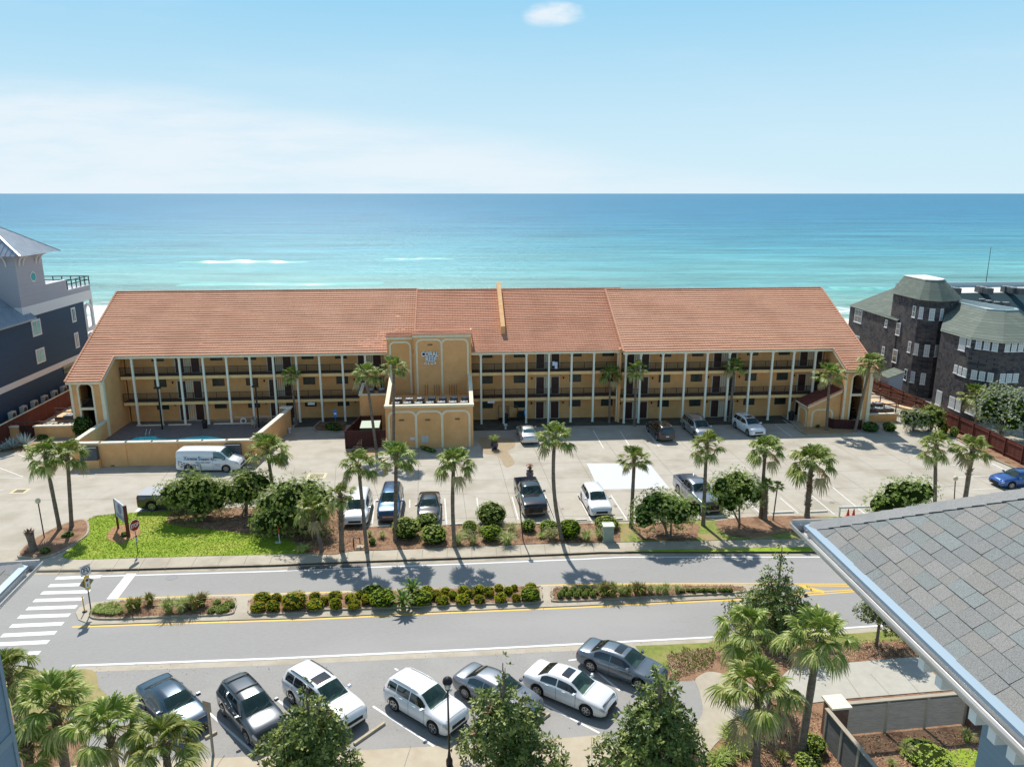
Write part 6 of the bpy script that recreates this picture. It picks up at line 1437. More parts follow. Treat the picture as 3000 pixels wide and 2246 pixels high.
p = at('E', 1855, 730, ZR); q = Vector((math.cos(A35), math.sin(A35), 0)); vehicle('sedan', 'parked_sedan', 'grey sedan half hidden behind the middle magnolia tree', 'car', p+q*1.42+Vector((-q.y, q.x, 0))*.78, A35, P_GREY, tint=True, spokes=12)
p = at('F', 930, 510, ZR); A33 = R(-34); q = Vector((math.cos(A33), math.sin(A33), 0)); vehicle('sedan', 'parked_sedan', 'blue grey sedan with a sunroof in the angled bay next to the grass verge', 'car', p+q*1.42+Vector((-q.y, q.x, 0))*.78, A33, P_STEEL, sunroof=True, tint=True, spokes=6)
# hotel lot
c, a = between((-31.58, 69.6, 0), (-27.7, 69.6, 0), .86); van = vehicle('van', 'cargo_van', 'white cargo van with blue lettering parked by the pool wall', 'van', c, a, P_WHITE, trim=plasticm, spokes=8, H=1.0, L=5.9)
p = at('A', 1100, 670); vehicle('pickup', 'pickup_truck', 'dark grey pickup with a flat bed cover, cab hidden by the hedge', 'pickup truck', p+Vector((1.75, .86, 0)), R(1), paint('paint_graphite', (.07, .065, .065), .5), bed='cover')
AD = R(-83)
def nose(x, y, L, k=0): return Vector((x, y+L/2, 0))
F_ = Vector((math.cos(AD), math.sin(AD), 0))
def front_at(r, x, y, L, ang=AD, dz=0.): p = at(r, x, y, dz); f = Vector((math.cos(ang), math.sin(ang), 0)); q = p-f*L/2; q.z = 0; return q
vehicle('minivan', 'parked_minivan', 'white minivan behind the palm clump in the middle of the lot', 'car', front_at('B', 592, 792, 5.0), R(-85), P_WHITE, L=5.0)
vehicle('suv', 'parked_suv', 'big blue suv facing the road beside the white minivan', 'car', front_at('B', 835, 765, 5.2), R(-86), P_BLUE, H=1.12, L=5.2, rails=plasticm, tint=True, grille=chromem)
vehicle('sedan', 'parked_sedan', 'black sedan facing the road behind the round bushes', 'car', front_at('B', 1118, 770, 4.7), R(-85), P_BLACK, tint=True, sunroof=False, L=4.7)
pk = vehicle('pickup', 'pickup_truck', 'shiny black pickup facing the road in the middle bays', 'pickup truck', front_at('B', 1870, 722, 5.8), R(-82), P_BLACK, bed='open', tint=True)
c, a = between(at('C', 258, 605), at('C', 322, 705), .78); vehicle('suv', 'parked_suv', 'white compact suv parked below the pale concrete patch', 'car', c, AD, P_WHITE, L=4.5, H=.98, spokes=5)
c, a = between(at('C', 945, 545), at('C', 1085, 685), .86); vehicle('pickup', 'pickup_truck', 'silver grey crew cab pickup with an open bed between two bushy trees', 'pickup truck', c+Vector((.0, .15, 0)), R(-80), P_GREY, bed='open', tint=True, L=6.1)
vehicle('sedan', 'parked_sedan', 'silver sedan parked nose towards the hotel under the walkways', 'car', at('3', 455, 1545)+Vector((-.1, 2.35, 0)), R(97), P_SILVER, L=4.7)
vehicle('suv', 'parked_suv', 'black suv with its red tail lights towards the road by the hotel', 'car', at('3', 1700, 1520)+Vector((-.35, 2.35, 0)), R(98), P_DARK, rails=chromem, tint=True, L=4.8)
vehicle('minivan', 'parked_minivan', 'silver minivan facing out beside the black suv', 'car', Vector((21.0, 82.0, 0)), R(-82), P_SILVER, L=5.0, rails=plasticm)
c, a = between(at('4', 465, 1400), at('4', 560, 1465), .78); vehicle('suv', 'parked_suv', 'white suv with a black sunroof parked nearest the right hotel wing', 'car', c, R(-79), P_WHITE, sunroof=True, L=4.6)
p = at('b', 1150, 1640); vehicle('sedan', 'parked_sedan', 'bright blue sedan by the red fence at the right edge', 'car', p+Vector((2.0, 1.1, 0)), R(188), P_BRIGHTBLUE, L=4.7)
# writing on the van
blue_l = mat('van_blue', srgb(30, 130, 165), rough=.4); dark_l = mat('van_dark', srgb(60, 50, 70), rough=.4)
def vtext(s, x, z, h, w, m, y=-1.012):
    o = lettering(s, m, van, x, z, y, h, w, .003, .01); return o
vtext('X', -1.98, 1.43, .38, .32, blue_l); vtext('treme', -1.34, 1.37, .25, .9, dark_l); vtext('S', -.66, 1.43, .38, .25, blue_l); vtext('team llc', .1, 1.37, .25, 1.2, dark_l)
vtext('850-420-5069', -.35, 1.02, .16, 1.4, mat('van_grey_text', srgb(128, 128, 138), rough=.5))
vtext('CARPET  TILE', .95, .86, .05, .6, MATS['van_grey_text']); vtext('UPHOLSTERY', .95, .76, .05, .6, MATS['van_grey_text']); vtext('CLEANING', .95, .66, .05, .5, MATS['van_grey_text'])
mb = MB(); rnd = random.Random(5)
for i in range(4):
    for k in range(9):
        x = -2.7+k*.13; z = 1.18-i*.16-k*.035
        if rnd.random() < .8 and z > .42: mb.add([(x, -1.012, z), (x+.14, -1.012, z-.03), (x+.13, -1.012, z-.11+.03*(k % 2)), (x-.01, -1.012, z-.08)], [(0, 1, 2, 3)])
for i in range(7):
    for k in range(8):
        x = -1.45+k*.11+i*.02; z = .92-i*.075-abs(k-4)*.01
        if rnd.random() < .75 and z > .34: mb.add([(x, -1.014, z), (x+.075, -1.014, z+.01), (x+.07, -1.014, z-.05), (x, -1.014, z-.055)], [(0, 1, 2, 3)])
mb.build('side_graphic', mat('van_purple', srgb(92, 80, 100), srgb(60, 66, 84), 9, .5), van)
# ================================================================== VEGETATION
LEAFT = .3
g_palm = mat('palm_leaf', (.11, .18, .02), (.22, .28, .045), 2.5, .5, spec=.25, transl=.25, rnd=.12)
g_palm2 = mat('palm_leaf_pale', (.38, .40, .12), (.52, .50, .2), 3, .45, spec=.3, transl=.3, rnd=.1)
g_palmy = mat('palm_leaf_dry', (.5, .42, .2), (.36, .26, .12), 3, .7, transl=.2, rnd=.1)
bark = mat('palm_bark', (.16, .12, .09), (.25, .2, .155), 6, .95, bump=1, bscale=22, stretch=(1, 1, 3), c3=(.1, .075, .055), s3=2, a3=.7)
boots = mat('palm_boots', (.2, .13, .08), (.36, .26, .16), 5, .95)
wood = mat('tree_bark', (.15, .115, .085), (.24, .2, .16), 5, .95, bump=1)
g_mag = mat('magnolia_leaf', (.05, .09, .015), (.12, .17, .03), 2, .42, spec=.35, transl=.12, rnd=.08)
g_mag2 = mat('magnolia_leaf_new', (.24, .29, .06), (.36, .40, .12), 2, .45, spec=.3, transl=.25)
g_magb = mat('magnolia_leaf_back', (.2, .12, .05), (.28, .18, .09), 2, .6, transl=.1)
g_hedge = mat('hedge_leaf', (.15, .23, .03), (.24, .32, .055), 2.5, .4, spec=.12, transl=.25, rnd=.1)
g_hedge2 = mat('hedge_leaf_light', (.36, .44, .12), (.46, .52, .18), 3, .4, spec=.12, transl=.3, rnd=.1)
g_light = mat('light_shrub_leaf', (.32, .42, .05), (.44, .52, .09), 4, .45, spec=.12, transl=.3, rnd=.1)
g_gold = mat('golden_shrub_leaf', (.36, .36, .015), (.50, .40, .02), 5, .75, spec=.12, transl=.3, rnd=.2, c3=(.5, .27, .05), s3=2.5, a3=.8)
g_green = mat('green_shrub_leaf', (.24, .36, .012), (.36, .46, .02), 5, .75, spec=.12, transl=.3, rnd=.12)
g_dark = mat('dark_shrub_leaf', (.05, .11, .025), (.09, .17, .045), 4, .5, transl=.15, rnd=.1)
g_shade_core = mat('foliage_shade_core', (.02, .032, .006), rough=1, spec=.05)  # near-black filler standing in for the shade inside the foliage
g_silver = mat('silver_leaf', (.28, .32, .2), (.48, .5, .38), 5, .5, transl=.2, rnd=.1)
g_grass = mat('grass_blade', (.22, .33, .06), (.38, .46, .13), 4, .6, transl=.3, rnd=.15)
g_straw = mat('straw_blade', (.5, .44, .22), (.36, .35, .15), 5, .7, transl=.3, rnd=.15)
g_red = mat('bronze_leaf', (.2, .19, .06), (.34, .24, .08), 4, .5, transl=.25, rnd=.15)

def palm_crown_mesh(seed, Rr=1.75, nleaf=34, nseg=20, droop=1., dry=.12, pale=.35):
    rnd = random.Random(seed); mb = MB(); ga = 2.39996
    for i in range(nleaf):
        f = i/(nleaf-1); el = math.radians(80-125*f**.9+rnd.uniform(-16, 16)); az = i*ga+rnd.uniform(-.45, .45)
        pet = Rr*(.40+.28*rnd.random())*(.7+.4*math.sin(min(1, f*1.6)*math.pi/2)); fan = Rr*(.40+.12*rnd.random())
        d = Vector((math.cos(az)*math.cos(el), math.sin(az)*math.cos(el), math.sin(el)))
        s = Vector((-math.sin(az), math.cos(az), 0)); n = d.cross(s).normalized(); n = n if n.z > 0 or abs(n.z) < .1 else -n
        o = Vector((0, 0, rnd.uniform(-.12, .12)))
        tip = o+d*pet; tip.z -= .06*pet*(1+f)
        mb.m = 1 if rnd.random() < .3 else 0; mb.tube([o, (o+tip)/2+n*.02, tip], [.03, .02, .014], 4, cap=False)
        isdry = f > 1-dry and rnd.random() < .7
        for k in range(nseg):
            a = math.radians(-118+236*(k+.5)/nseg)+rnd.uniform(-.03, .03); ca, sa = math.cos(a), math.sin(a)
            ln = fan*(1-.22*abs(a)/2)*rnd.uniform(.85, 1.1); dd = (d*ca+s*sa).normalized(); side = (d*(-sa)+s*ca).normalized()
            mb.m = 2 if isdry else (1 if rnd.random() < pale*(.4+f) else 0)
            w = fan*2.0*math.sin(math.radians(236/nseg)/2)*.5; dr = droop*(.25+.5*f)*rnd.uniform(.8, 1.4)
            fold = n*.018*(1 if k % 2 else -1)
            p0 = tip+n*.01; p1 = tip+dd*ln*.5+n*(.05*fan)-Vector((0, 0, dr*ln*.12)); p2 = tip+dd*ln*.82-Vector((0, 0, dr*ln*.42)); p3 = tip+dd*ln*.97-Vector((0, 0, dr*ln*.78))
            mb.add([p0, p1-side*w*.62+fold, p1+side*w*.62-fold, p2-side*w*.45, p2+side*w*.45, p3], [(0, 1, 2), (1, 3, 4, 2), (3, 5, 4)], False)
    return mb.mesh('crown', [g_palm, g_palm2, g_palmy])
CROWNS = [palm_crown_mesh(11+k, nleaf=22+2*k, droop=(.9, 1.2, .7, 1.4)[k]) for k in range(4)]
CROWNS_BIG = [palm_crown_mesh(31+k, nleaf=26, nseg=28, droop=(1.3, 1.0, 1.5)[k], pale=.5, dry=.2) for k in range(3)]
def palm(base, top, rad, label, k=0, group='cabbage palms', r0=.16, bootlen=.9, big=False, bend=.0, bootr=1.7, hidebase=False):
    base = Vector(base); top = Vector(top); t = empty('palm_tree', base, 0, label, 'palm tree', group); h = top-base; rnd = random.Random(k*7+int(base.x*10) % 97)
    mb = MB(); n = 12; pts = []; rr = []
    for i in range(n+1):
        f = i/n; x = h.x*(f**1.0)+bend*math.sin(math.pi*f); pts.append((x, h.y*f, h.z*f)); rr.append(r0*(1.25 if i == 0 else 1.0-.18*f)*(1+.04*math.sin(i*2.1)))
    mb.tube(pts, rr, 10); mb.build('trunk', bark, t)
    hb = max(.3, bootlen); mb = MB(); nb = int(42*hb)+14
    for i in range(nb):
        f = rnd.random(); z = h.z-hb*f; fr = max(0, z/h.z); c = Vector((h.x*fr+bend*math.sin(math.pi*fr), h.y*fr, z)); a = i*2.4; r_ = r0*.82
        d = Vector((math.cos(a), math.sin(a), 0)); s = Vector((-d.y, d.x, 0))*.05; q = c+d*(r_*bootr+rnd.uniform(-.02, .07))+Vector((0, 0, .22)); b = c+d*r_*.8
        mb.add([b-s, b+s, q+s*.5, q-s*.5, b-s+Vector((0, 0, .07)), b+s+Vector((0, 0, .07))], [(0, 1, 2, 3), (3, 2, 5, 4), (0, 3, 4), (1, 5, 2)])
    mb.build('boots', boots, t)
    me = (CROWNS_BIG if big else CROWNS)[k % (3 if big else 4)]
    c = obj('crown', me, t, h); sc = rad/1.75; c.scale = (sc, sc, sc*.95); c.rotation_euler = (0, 0, k*1.3)
    return t
def S_at(reg, x, y, z=0.): return at(reg, x, y, z)
# (label, region, base, crown centre, crown radius px(zoom), variant, opts)
def palmpx(label, r, bx, by, cx, cy, rpx, k, z=0., bz=None, **o):
    b = at(r, bx, by, z) if bz is None else bz
    t = atY(r, cx, cy, b.y); dep = b.y*CT+(CAMH-t.z)*ST; rad = rpx/REG[r][2]*dep/FPX
    return palm(b, t, rad, label, k, **o)
g1 = 'cabbage palms along the road edge of the car park'; g2 = 'cabbage palms against the hotel front'; g3 = 'cabbage palms at the right edge'; g4 = 'cabbage palms nearest the camera'
palmpx('left palm of the pair on the entrance island', 'A', 428, 810, 320, 270, 168, 0, group=g1)
palmpx('right palm of the pair on the entrance island, behind the other', 'A', 512, 792, 480, 265, 160, 1, group=g1)
palmpx('palm rising behind the long hedge beside the white van', 'A', 1965, 640, 1905, 225, 170, 2, group=g1)
palmpx('short fan palm in the clump by the end of the lawn', 'B', 350, 955, 275, 650, 150, 3, group=g1, bootlen=2.)
palmpx('thick booted palm in the clump in front of the white minivan', 'B', 490, 955, 480, 545, 125, 0, group=g1, bootlen=3.2, r0=.2, bootr=1.9)
palmpx('tall palm right of the clump, shadow on the far lane', 'B', 670, 965, 608, 335, 155, 1, group=g1, r0=.15)
palmpx('tall palm standing in front of the blue suv', 'B', 872, 880, 878, 275, 160, 2, group=g1)
palmpx('curved palm right of the light green bushes, with a drooping frond', 'B', 1295, 925, 1290, 320, 165, 3, group=g1, bend=-.12)
palmpx('tallest bending palm right of the black pickup', 'B', 2062, 880, 2010, 140, 160, 1, group=g1, bend=-.35)
palmpx('straight palm in front of the pale concrete patch', 'C', 605, 792, 630, 290, 130, 2, group=g1)
palmpx('palm in front of the grey pickup', 'C', 1120, 778, 1145, 195, 145, 0, group=g1)
palmpx('tall palm right of the bushy tree by the grey pickup', 'C', 1530, 725, 1565, 225, 148, 3, group=g1, bootlen=1.0)
palmpx('shaggy booted young palm between two taller ones', 'C', 1560, 735, 1570, 480, 70, 1, group=g1, bootlen=3., r0=.2, bootr=1.5)
palmpx('thin small palm with a bare stem in the mulch', 'C', 1618, 742, 1652, 490, 52, 2, group=g1, r0=.06, bootlen=.3)
palmpx('stout palm with boots all down its trunk', 'C', 1860, 722, 1895, 315, 190, 3, group=g1, bootlen=4.2, r0=.22, bootr=1.7)
palmpx('small palm beside the kerb at the end of the pool wall', '2', 208, 1372, 150, 930, 100, 0, group=g2, bootlen=.5, r0=.13)
palmpx('palm growing in front of the annex and bin enclosure', '2', 895, 1585, 805, 925, 148, 1, group=g2)
palmpx('palm with its head against the hotel tower', '2', 1045, 1600, 1045, 860, 135, 2, group=g2)
palmpx('left palm of the two at the step between middle and right roofs', '3', 1180, 1345, 1190, 900, 118, 3, group=g2, bootlen=.4, r0=.13)
palmpx('right palm of the two at the step between middle and right roofs', '3', 1405, 1372, 1425, 855, 112, 0, group=g2, bootlen=.4, r0=.14)
palmpx('palm by the hotel between the silver minivan and the white suv', '4', 405, 1345, 450, 860, 112, 1, group=g2, bootlen=.6)
palmpx('leaning palm in front of the small shed roof', '4', 1245, 1420, 1275, 925, 145, 2, group=g2)
palmpx('palm leaning before the arched right wing', '4', 1490, 1432, 1630, 830, 135, 3, group=g2)
palmpx('left palm of the pair near the red fence', 'S', 2738, 1510, 2742, 1302, 60, 0, group=g3)
palmpx('right palm of the pair near the red fence, with shaggy boots', 'S', 2818, 1525, 2850, 1312, 60, 1, group=g3, bootlen=2.5, r0=.2)
palmpx('palm beside the ground floor windows of the shingled building', 'b', 965, 1200, 965, 1000, 115, 2, group=g3)
palmpx('rear palm of the three by the concrete pad', 'G', 545, 1190, 420, 740, 235, 0, z=ZR, group=g4, big=True)
palmpx('tall palm with a crossed bark trunk beside the concrete pad', 'G', 765, 1560, 885, 800, 255, 1, z=ZR, group=g4, big=True, r0=.2)
palmpx('nearest palm of the three by the curved path', 'G', 475, 1640, 490, 1150, 290, 2, z=ZR, group=g4, big=True, r0=.2)
def palmtop(label, r, cx, cy, z, rpx, k, **o):
    t = at(r, cx, cy, z); dep = t.y*CT+(CAMH-t.z)*ST; return palm((t.x+.1, t.y, ZR), t, rpx/REG[r][2]*dep/FPX, label, k, **o)
palmtop('palm cut off by the left edge, above the others', 'D', 60, 480, 5.6, 250, 0, group=g4, big=True)
palmtop('second palm from the left in the near bottom left clump', 'D', 430, 770, 5.4, 350, 1, group=g4, big=True, bootlen=2., r0=.22)
palmtop('middle palm in the near bottom left clump', 'D', 880, 960, 5.2, 345, 2, group=g4, big=True, bootlen=1.5)
palmtop('right palm of the near bottom left clump, in front of the coupe', 'D', 1330, 1080, 5.0, 350, 0, group=g4, big=True)
palmtop('lowest palm at the bottom left corner', 'D', 215, 1110, 3.9, 280, 1, group=g4, big=True)

def leafball(blobs, n, size, seed, mats, shell=.55, flat=0., clump=5, probs=(.0,), up=.35, core=.0, elong=2.0, jit=1.):
    """leaf clumps spread through ellipsoid blobs [(c, (rx,ry,rz))]"""
    rnd = random.Random(seed); mb = MB(); tot = sum(b[1][0]*b[1][1]*b[1][2] for b in blobs)
    for c, rad in blobs:
        m = int(n*rad[0]*rad[1]*rad[2]/tot/clump)
        for i in range(m):
            while True:
                d = Vector((rnd.uniform(-1, 1), rnd.uniform(-1, 1), rnd.uniform(-1, 1)))
                if .05 < d.length < 1: break
            d.normalize(); rr = shell+(1-shell)*rnd.random()**.6; rr *= 1+rnd.uniform(-.05, .08)*jit
            p = Vector((c[0]+d.x*rad[0]*rr, c[1]+d.y*rad[1]*rr, c[2]+d.z*rad[2]*rr))
            if p.z < 0.03: p.z = .03+rnd.random()*.1
            ax = (d+Vector((rnd.uniform(-.5, .5), rnd.uniform(-.5, .5), rnd.uniform(-.2, .6)+up))).normalized()
            u = ax.orthogonal().normalized(); v = ax.cross(u); mi = 0; q = rnd.random()
            for pi, pr_ in enumerate(probs):
                if q < pr_: mi = pi+1; break
            mb.m = mi
            for k in range(clump):
                a = 2*math.pi*(k+rnd.random()*.6)/clump; l = size*rnd.uniform(.7, 1.2); out = (u*math.cos(a)+v*math.sin(a)+ax*rnd.uniform(.15, .9)).normalized(); s = out.cross(ax)
                s = s.normalized()*l/elong/2 if s.length > .01 else u*l/elong/2; nn_ = out.cross(s).normalized()*l*.06
                b = p+out*l*.08; t = p+out*l
                mb.add([b, p+out*l*.5-s+nn_, t, p+out*l*.5+s+nn_], [(0, 1, 2, 3)], False)
    return mb
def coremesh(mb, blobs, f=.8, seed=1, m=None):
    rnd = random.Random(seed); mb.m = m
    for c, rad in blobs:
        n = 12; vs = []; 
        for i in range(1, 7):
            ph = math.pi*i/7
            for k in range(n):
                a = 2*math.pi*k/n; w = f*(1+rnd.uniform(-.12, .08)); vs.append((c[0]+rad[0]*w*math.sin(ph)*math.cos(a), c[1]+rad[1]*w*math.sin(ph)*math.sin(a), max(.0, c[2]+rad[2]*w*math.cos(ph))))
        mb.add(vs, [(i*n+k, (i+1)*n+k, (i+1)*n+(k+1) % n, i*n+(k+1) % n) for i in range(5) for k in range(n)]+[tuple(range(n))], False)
# --- round clipped shrubs, unit size (radius 1)
def ball_mesh(seed, mats, n=1500, size=.15, lump=.1):
    rnd = random.Random(seed); bl = [((0, 0, .82), (.86, .86, .84))]
    for k in range(7):
        a = k*.9; bl.append(((math.cos(a)*.3, math.sin(a)*.3, .8+rnd.uniform(-.05, .25)), (.62, .62, .6)))
    mb = leafball(bl, n, size, seed, mats, shell=.93, clump=4, probs=(.35,), up=.1, jit=.8, elong=1.7)
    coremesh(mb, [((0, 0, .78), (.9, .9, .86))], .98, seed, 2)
    return mb.mesh('shrub', mats)
BALL_GOLD = [ball_mesh(40+k, [g_gold, g_green, g_shade_core]) for k in range(3)]
BALL_GREEN = [ball_mesh(50+k, [g_green, g_light, g_shade_core], 2200, .11) for k in range(2)]
BALL_LIGHT = [ball_mesh(60+k, [g_light, g_hedge2, g_shade_core], 2200, .11) for k in range(2)]
BALL_MID = [ball_mesh(70+k, [g_hedge, g_hedge2, g_shade_core], 2200, .12) for k in range(2)]
BALL_DARK = [ball_mesh(80, [g_dark, g_hedge, g_shade_core], 2000, .13)]
def shrub(label, r, cx, yb, hw, yt, meshes, k=0, z=.03, group='clipped shrubs', name='shrub', cat='shrub', kd=1.):
    p = at(r, cx, yb, z); dep = p.y*CT+(CAMH-p.z)*ST; rad = hw/REG[r][2]*dep/FPX; Y = p.y+rad*kd*.75
    zt_ = atY(r, cx, yt, Y+rad*.3).z; h = max(.25, zt_-z)
    o = obj(name, meshes[k % len(meshes)]); o.location = (p.x, Y, z-.03); o.scale = (rad, rad*kd, h/1.7); o.rotation_euler = (0, 0, k*1.7)
    tag(o, label, cat, group); return o
gm_ = 'clipped shrubs in the road median'
G_ = [('A', 1857, 60, 1248, 1330, 'g'), ('A', 1960, 42, 1255, 1325, 'o'), ('A', 1830, 56, 1318, 1402, 'g'), ('A', 1937, 52, 1305, 1398, 'o'), ('A', 2050, 55, 1265, 1330, 'g'), ('A', 2085, 92, 1245, 1392, 'o'),
      ('B', 290, 42, 1248, 1310, 'g'), ('B', 290, 66, 1298, 1390, 'g'), ('B', 362, 35, 1275, 1345, 'g'), ('B', 435, 50, 1240, 1310, 'g'), ('B', 440, 47, 1290, 1385, 'g'), ('B', 545, 42, 1258, 1330, 'g'), ('B', 570, 52, 1298, 1385, 'o'), ('B', 622, 42, 1235, 1300, 'g'),
      ('B', 662, 42, 1262, 1345, 'g'), ('B', 700, 80, 1212, 1275, 'G'), ('B', 770, 98, 1222, 1378, 'G'), ('B', 1045, 86, 1238, 1362, 'G'), ('B', 1095, 43, 1203, 1265, 'g'), ('B', 1155, 46, 1232, 1312, 'g'), ('B', 1228, 38, 1213, 1275, 'g'), ('B', 1207, 50, 1272, 1352, 'o'),
      ('B', 1282, 36, 1235, 1308, 'o'), ('B', 1355, 40, 1202, 1268, 'g'), ('B', 1402, 38, 1230, 1295, 'o'), ('B', 1352, 56, 1262, 1350, 'o'), ('B', 1467, 44, 1195, 1270, 'o'), ('B', 1540, 43, 1208, 1290, 'o'), ('B', 1472, 44, 1270, 1342, 'o'), ('B', 1610, 34, 1190, 1248, 'g'),
      ('B', 1622, 46, 1250, 1335, 'g'), ('B', 1677, 36, 1208, 1275, 'o'), ('B', 1722, 26, 1193, 1245, 'o'), ('B', 1735, 34, 1258, 1328, 'g'), ('B', 1835, 76, 1210, 1328, 'G'), ('B', 1840, 42, 1183, 1240, 'g')]
from itertools import count
nums = ['1st', '2nd', '3rd']+['%dth' % i for i in range(4, 60)]
order = sorted(range(len(G_)), key=lambda i: px(G_[i][0], G_[i][1], 0)[0]); rank = {i: j for j, i in enumerate(order)}
front = {i: (G_[i][4] > 1330) for i in range(len(G_))}
fl = {True: [i for i in order if front[i]], False: [i for i in order if not front[i]]}
for i, (r, cx, hw, yt, yb, kd_) in enumerate(G_):
    ms = {'g': BALL_GOLD, 'o': BALL_GOLD, 'G': BALL_GREEN}[kd_]; row = 'front' if front[i] else 'back'; w = {'g': 'yellow green', 'o': 'golden brown', 'G': 'big bright green'}[kd_]
    shrub('%s round shrub in the median, %s from the left in the %s row' % (w, nums[fl[front[i]].index(i)], row), r, cx, yb+2, hw*1.06, yt-3, ms, i, -.0, gm_)
gb = 'shrubs in the bed along the car park'
for i, (l, r, cx, hw, yt, yb, ms) in enumerate([('square light green shrub in front of the black sedan', 'B', 940, 100, 712, 885, BALL_LIGHT), ('dark green shrub behind two light ones at the black sedan', 'B', 1090, 76, 682, 800, BALL_MID),
        ('light green shrub right of the square one', 'B', 1142, 92, 768, 922, BALL_LIGHT), ('large dark green ball shrub left of the street lamp', 'B', 1555, 106, 610, 790, BALL_MID), ('green ball shrub in front of the large dark one', 'B', 1558, 76, 772, 895, BALL_GREEN),
        ('pale loose shrub left of the large dark ball', 'B', 1402, 52, 738, 835, BALL_LIGHT), ('small light shrub below the black pickup', 'B', 1822, 52, 730, 828, BALL_LIGHT), ('pale wide shrub right of the black pickup', 'B', 1968, 66, 735, 835, BALL_LIGHT),
        ('green ball shrub at the foot of the bending palm', 'C', 172, 78, 725, 880, BALL_GREEN), ('light green shrub behind the utility cabinet', 'C', 442, 86, 712, 820, BALL_LIGHT), ('small tuft shrub by the lamp post', 'B', 705, 24, 862, 915, BALL_MID)]):
    shrub(l, r, cx, yb+4, hw*1.15, yt-6, ms, i, .04, gb)
gh = 'hedges and shrubs near the hotel'
for i, (l, r, cx, hw, yt, yb, ms, kd_) in enumerate([('dark clipped hedge at the foot of the right wing', 'r', 1460, 145, 800, 985, BALL_DARK, .8), ('light green shrub right of the dark hedge', 'r', 1745, 128, 805, 975, BALL_MID, .8),
        ('tall dark shrub beside the left wing arch', 'f', 1225, 160, 800, 1185, BALL_DARK, 1.), ('low shrubs against the low tan wall at the left', 'f', 620, 95, 1100, 1200, BALL_MID, 1.), ('shrub beside the far left timber rail', 'f', 230, 70, 1000, 1150, BALL_MID, 1.),
        ('dark low groundcover bed between kerb and column', 'q', 560, 150, 572, 672, BALL_DARK, .6), ('low weeds at the foot of the bin enclosure', 'q', 850, 120, 850, 890, BALL_MID, .25), ('low weeds below the podium arches', 'q', 1600, 140, 825, 895, BALL_MID, .2),
        ('low plants below the pool wall, left', 'A', 860, 90, 308, 340, BALL_MID, .3), ('low plants below the pool wall, behind the van', 'A', 1130, 130, 292, 332, BALL_MID, .3), ('tall weeds right of the white van at the wall', 'A', 1790, 70, 250, 325, BALL_MID, .4),
        ('bright green round shrub nearest the slatted fence', 'G', 868, 88, 1430, 1590, BALL_LIGHT, 1.), ('bright green round shrub at the bottom edge', 'G', 840, 96, 1560, 1700, BALL_LIGHT, 1.), ('low spreading light green shrub at the bottom right', 'G', 1650, 175, 1505, 1680, BALL_LIGHT, 1.),
        ('small conical shrub by the red fence', 'b', 825, 30, 1212, 1295, BALL_LIGHT, 1.), ('yellowish small shrub by the red fence', 'b', 758, 26, 1190, 1270, BALL_GOLD, 1.), ('round grey shrub under the sign', 'A', 880, 28, 815, 860, BALL_MID, 1.), ('low shrub on the entrance island, right', 'A', 470, 45, 815, 870, BALL_MID, .8), ('low shrub on the entrance island, front', 'A', 310, 45, 925, 985, BALL_MID, .8), ('dark plant at the foot of the porch', 'r', 620, 50, 850, 910, BALL_MID, .6)]):
    shrub(l, r, cx, yb, hw, yt, ms, i, .02 if r != 'G' else ZR, gh, kd=kd_)

# --- broadleaf trees and big loose hedges
def tree(label, base, blobs, n, size, mats, probs, trunk_r=.1, seed=1, group='broadleaf trees', name='broadleaf_tree', stems=1, cat='tree', clump=5, elong=2.1, shell=.45, core=True):
    base = Vector(base); t = empty(name, base, 0, label, cat, group); rnd = random.Random(seed)
    mb = leafball(blobs, n, size, seed, mats, shell=shell, clump=clump, probs=probs, elong=elong)
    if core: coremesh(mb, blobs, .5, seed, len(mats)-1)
    mb.build('crown', mats, t)
    mb = MB(); bl = sorted(blobs, key=lambda b: -b[0][2])
    for s in range(stems):
        a = rnd.uniform(0, 6.28); o = Vector((math.cos(a), math.sin(a), 0))*(.12*(stems > 1)*s); topb = bl[0] if stems == 1 else bl[s % len(bl)]
        c = Vector(topb[0]); mb.tube([o, o+(c-o)*.35+Vector((rnd.uniform(-.1, .1), 0, .1)), c*.75, c], [trunk_r, trunk_r*.8, trunk_r*.5, trunk_r*.2], 7)
    for b in bl[:9]:
        c = Vector(b[0]); st = Vector((0, 0, min(c.z*.55, bl[0][0][2]*.6))); mb.tube([st, (st+c)/2+Vector((0, 0, -.08)), c], [trunk_r*.5, trunk_r*.35, trunk_r*.15], 5)
    mb.build('trunk', wood, t); return t
def cone_blobs(h, r, zb, seed, n=16, topr=.25):
    """pyramid of blobs: magnolia habit"""
    rnd = random.Random(seed); out = [((0, 0, h-.35), (topr*.8, topr*.8, .45))]
    for i in range(n):
        f = (i+.5)/n; z = zb+(h-zb)*f*.92; rr = r*(1-f**1.3)*.95+topr*.5; a = i*2.4+rnd.uniform(-.3, .3); q = rr*rnd.uniform(.3, .78); s = max(.34, rr*rnd.uniform(.36, .6))
        out.append(((math.cos(a)*q, math.sin(a)*q, z), (s, s, s*rnd.uniform(.65, .9))))
    out.append(((0, 0, zb+(h-zb)*.35), (r*.6, r*.6, (h-zb)*.35))); return out
def px_tree_base(r, x, y, z=ZR): return at(r, x, y, z)
MAG = [g_mag, g_mag2, g_magb, g_shade_core]; gmag = 'magnolia trees'
b = px_tree_base('E', 600, 1370); h = atY('E', 620, 590, b.y).z-ZR; tree('magnolia in front of the large white suv, leaning crown', b, cone_blobs(h, 2.5, .6, 3, 17), 7600, .27, MAG, (.34, .36), .11, 3, gmag, 'magnolia_tree', core=False)
